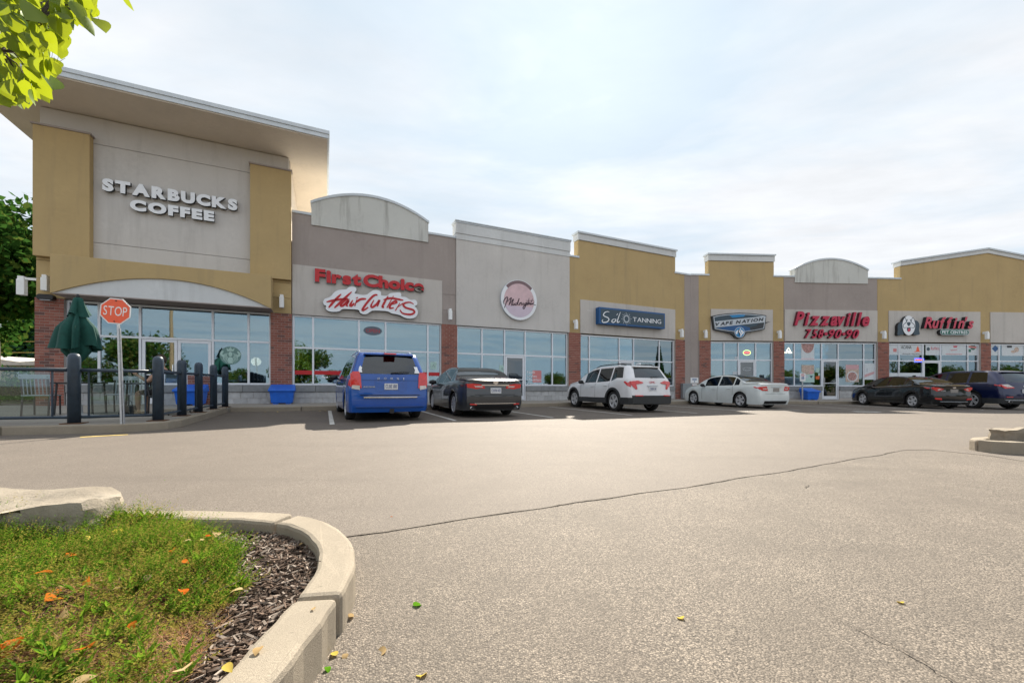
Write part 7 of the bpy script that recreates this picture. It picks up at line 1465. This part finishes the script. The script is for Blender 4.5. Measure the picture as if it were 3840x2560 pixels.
person(); chair(-8.0, 9.36, radians(186) + pi / 2 + pi, 'dark slatted chair under the seated person', 'tabledark')
b = Vector((-8.62, 9.1, pz(-8.6, 9.1))); t = thing('handbag', 'black handbag with an upright loop handle left of the seated person', 'bag', b, 0.3); MB().prism([(-0.17, 0.0), (0.17, 0.0), (0.14, 0.22), (-0.14, 0.22)], -0.06, 0.06).obj('body', M['black'], t, bevel=0.02); MB().tube([(-0.07, 0, 0.21), (-0.06, 0, 0.31), (0, 0, 0.35), (0.06, 0, 0.31), (0.07, 0, 0.21)], 0.008, 6).obj('handle', M['black'], t)
# ------------------------------------------------------------------ bins and small signs on the walk
def salt_bin(p, rz, label):
    t = thing('salt_bin', label, 'bin', p, rz); m = MB(); m.add([(-.34, -.26, .04), (.34, -.26, .04), (.34, .26, .04), (-.34, .26, .04), (-.385, -.31, .46), (.385, -.31, .46), (.385, .30, .46), (-.385, .30, .46)], [(3, 2, 1, 0), (0, 1, 5, 4), (1, 2, 6, 5), (2, 3, 7, 6), (3, 0, 4, 7)]); m.obj('tub', M['bluebin'], t, bevel=0.02)
    m = MB(); m.add([(-.43, -.36, .46), (.43, -.36, .46), (.43, .32, .46), (-.43, .32, .46), (-.43, -.36, .53), (.43, -.36, .53), (.40, .32, .72), (-.40, .32, .72)], [(3, 2, 1, 0), (4, 5, 6, 7), (0, 1, 5, 4), (1, 2, 6, 5), (2, 3, 7, 6), (3, 0, 4, 7)]); m.obj('lid', M['bluebin'], t, bevel=0.025)
    for x in (-.2, .2): MB().box(x - .08, x + .08, -.24, .24, 0, .04).obj('foot', M['bluebin'], t)
    MB().box(-.36, .36, -.295, -.275, .36, .39).obj('rib', M['bluebin'], t)
def onwalk(fr, q, y): p = fr.w(q, y); p.z = g(p.x, p.y) + 0.147; return p
q, _ = FL.px(1058, 1480, -0.75); salt_bin(onwalk(FL, q, -0.62), FL.rz, 'blue plastic salt bin below the brick pillar right of the patio'); q, _ = FR.px(3035, 1480, -0.6); salt_bin(onwalk(FR, q, -0.62), FR.rz, 'blue plastic salt bin left of the pizza shop door')
q, _ = FR.px(2572, 1480, -0.5); p = onwalk(FR, q, -0.45); t = thing('litter_bin', 'grey slatted litter bin against the taupe strip behind the white saloon', 'bin', p, FR.rz)
MB().box(-.23, .23, -.23, .23, .06, .84).obj('liner', M['black'], t)
for k in range(8):
    for a in range(4): x_ = -.245 + .07 * k; MB().box(x_ - .026, x_ + .026, -.265, -.235, .05, .88, 0, Matrix.Rotation(a * pi / 2, 4, 'Z')).obj('slat', M['greycan'], t)
MB().box(-.28, .28, -.28, .28, .88, .93).obj('lid', M['greycan'], t, bevel=.01)
q, _ = FR.px(2604, 1430, -0.04); s = OnWall('wall_sign', FR, q, 1.2, 'two small white notices with red dots on the taupe strip', 'sign')
z4b_ = Z(FR, 2540, 1220, 4.612, -0.03); a = z4b_(230, 995); b = z4b_(365, 900); s.part('notice', MB().box(a[0], b[0], -.03, -.003, a[1], b[1]), M['white'])
a = z4b_(232, 1080); b = z4b_(338, 1010); s.part('notice', MB().box(a[0], b[0], -.03, -.003, a[1], b[1]), M['white'])
for x in (256, 305): c_ = z4b_(x, 1047); s.part('red_dot', MB().prism(disc(*c_, .065, n=14), -.033, -.0305), M['crimson'])
c_ = z4b_(296, 968); s.part('blue_dot', MB().prism(disc(*c_, .035, n=12), -.033, -.0305), M['signblue'])
for y in (920, 938): a = z4b_(258, y + 6); b = z4b_(338, y - 4); s.part('text_bar', MB().box(a[0], b[0], -.033, -.0305, a[1], b[1]), M['signblue'])
q, _ = FR.px(3009, 1480, -1.6); p = onwalk(FR, q, -1.6); t = thing('parking_sign', 'small white no parking and wheelchair sign on a thin post before the pizza shop', 'sign', p, FR.rz)
MB().box(-.03, .03, -.02, .02, 0, 1.52).obj('post', M['steel'], t); MB().box(-.17, .17, -.03, -.021, 1.10, 1.56).obj('plate', M['white'], t, bevel=.004)
ribbon(disc(0, 1.455, .075, n=20) + disc(0, 1.455, .075, n=20)[:1], .022, -.034, -.0305, taper=1, smooth=False).obj('red_ring', M['crimson'], t); ribbon([(-.05, 1.505), (.05, 1.405)], .018, -.0345, -.0308, taper=1, smooth=False).obj('red_bar', M['crimson'], t); MB().box(-.075, .075, -.034, -.0305, 1.21, 1.35).obj('blue_square', M['signblue'], t)
ribbon([(-.02, 1.335), (-.02, 1.29), (.03, 1.285), (.045, 1.24)], .018, -.037, -.0345, taper=1, smooth=False).obj('wheelchair_figure', M['white'], t); ribbon(disc(-.005, 1.262, .038, n=14, a0=2.2, a1=6.0), .012, -.037, -.0345, taper=1, smooth=False).obj('wheelchair_wheel', M['white'], t)
# ------------------------------------------------------------------ sitting in the glass: shelves of the pet shop, coffee shop lights
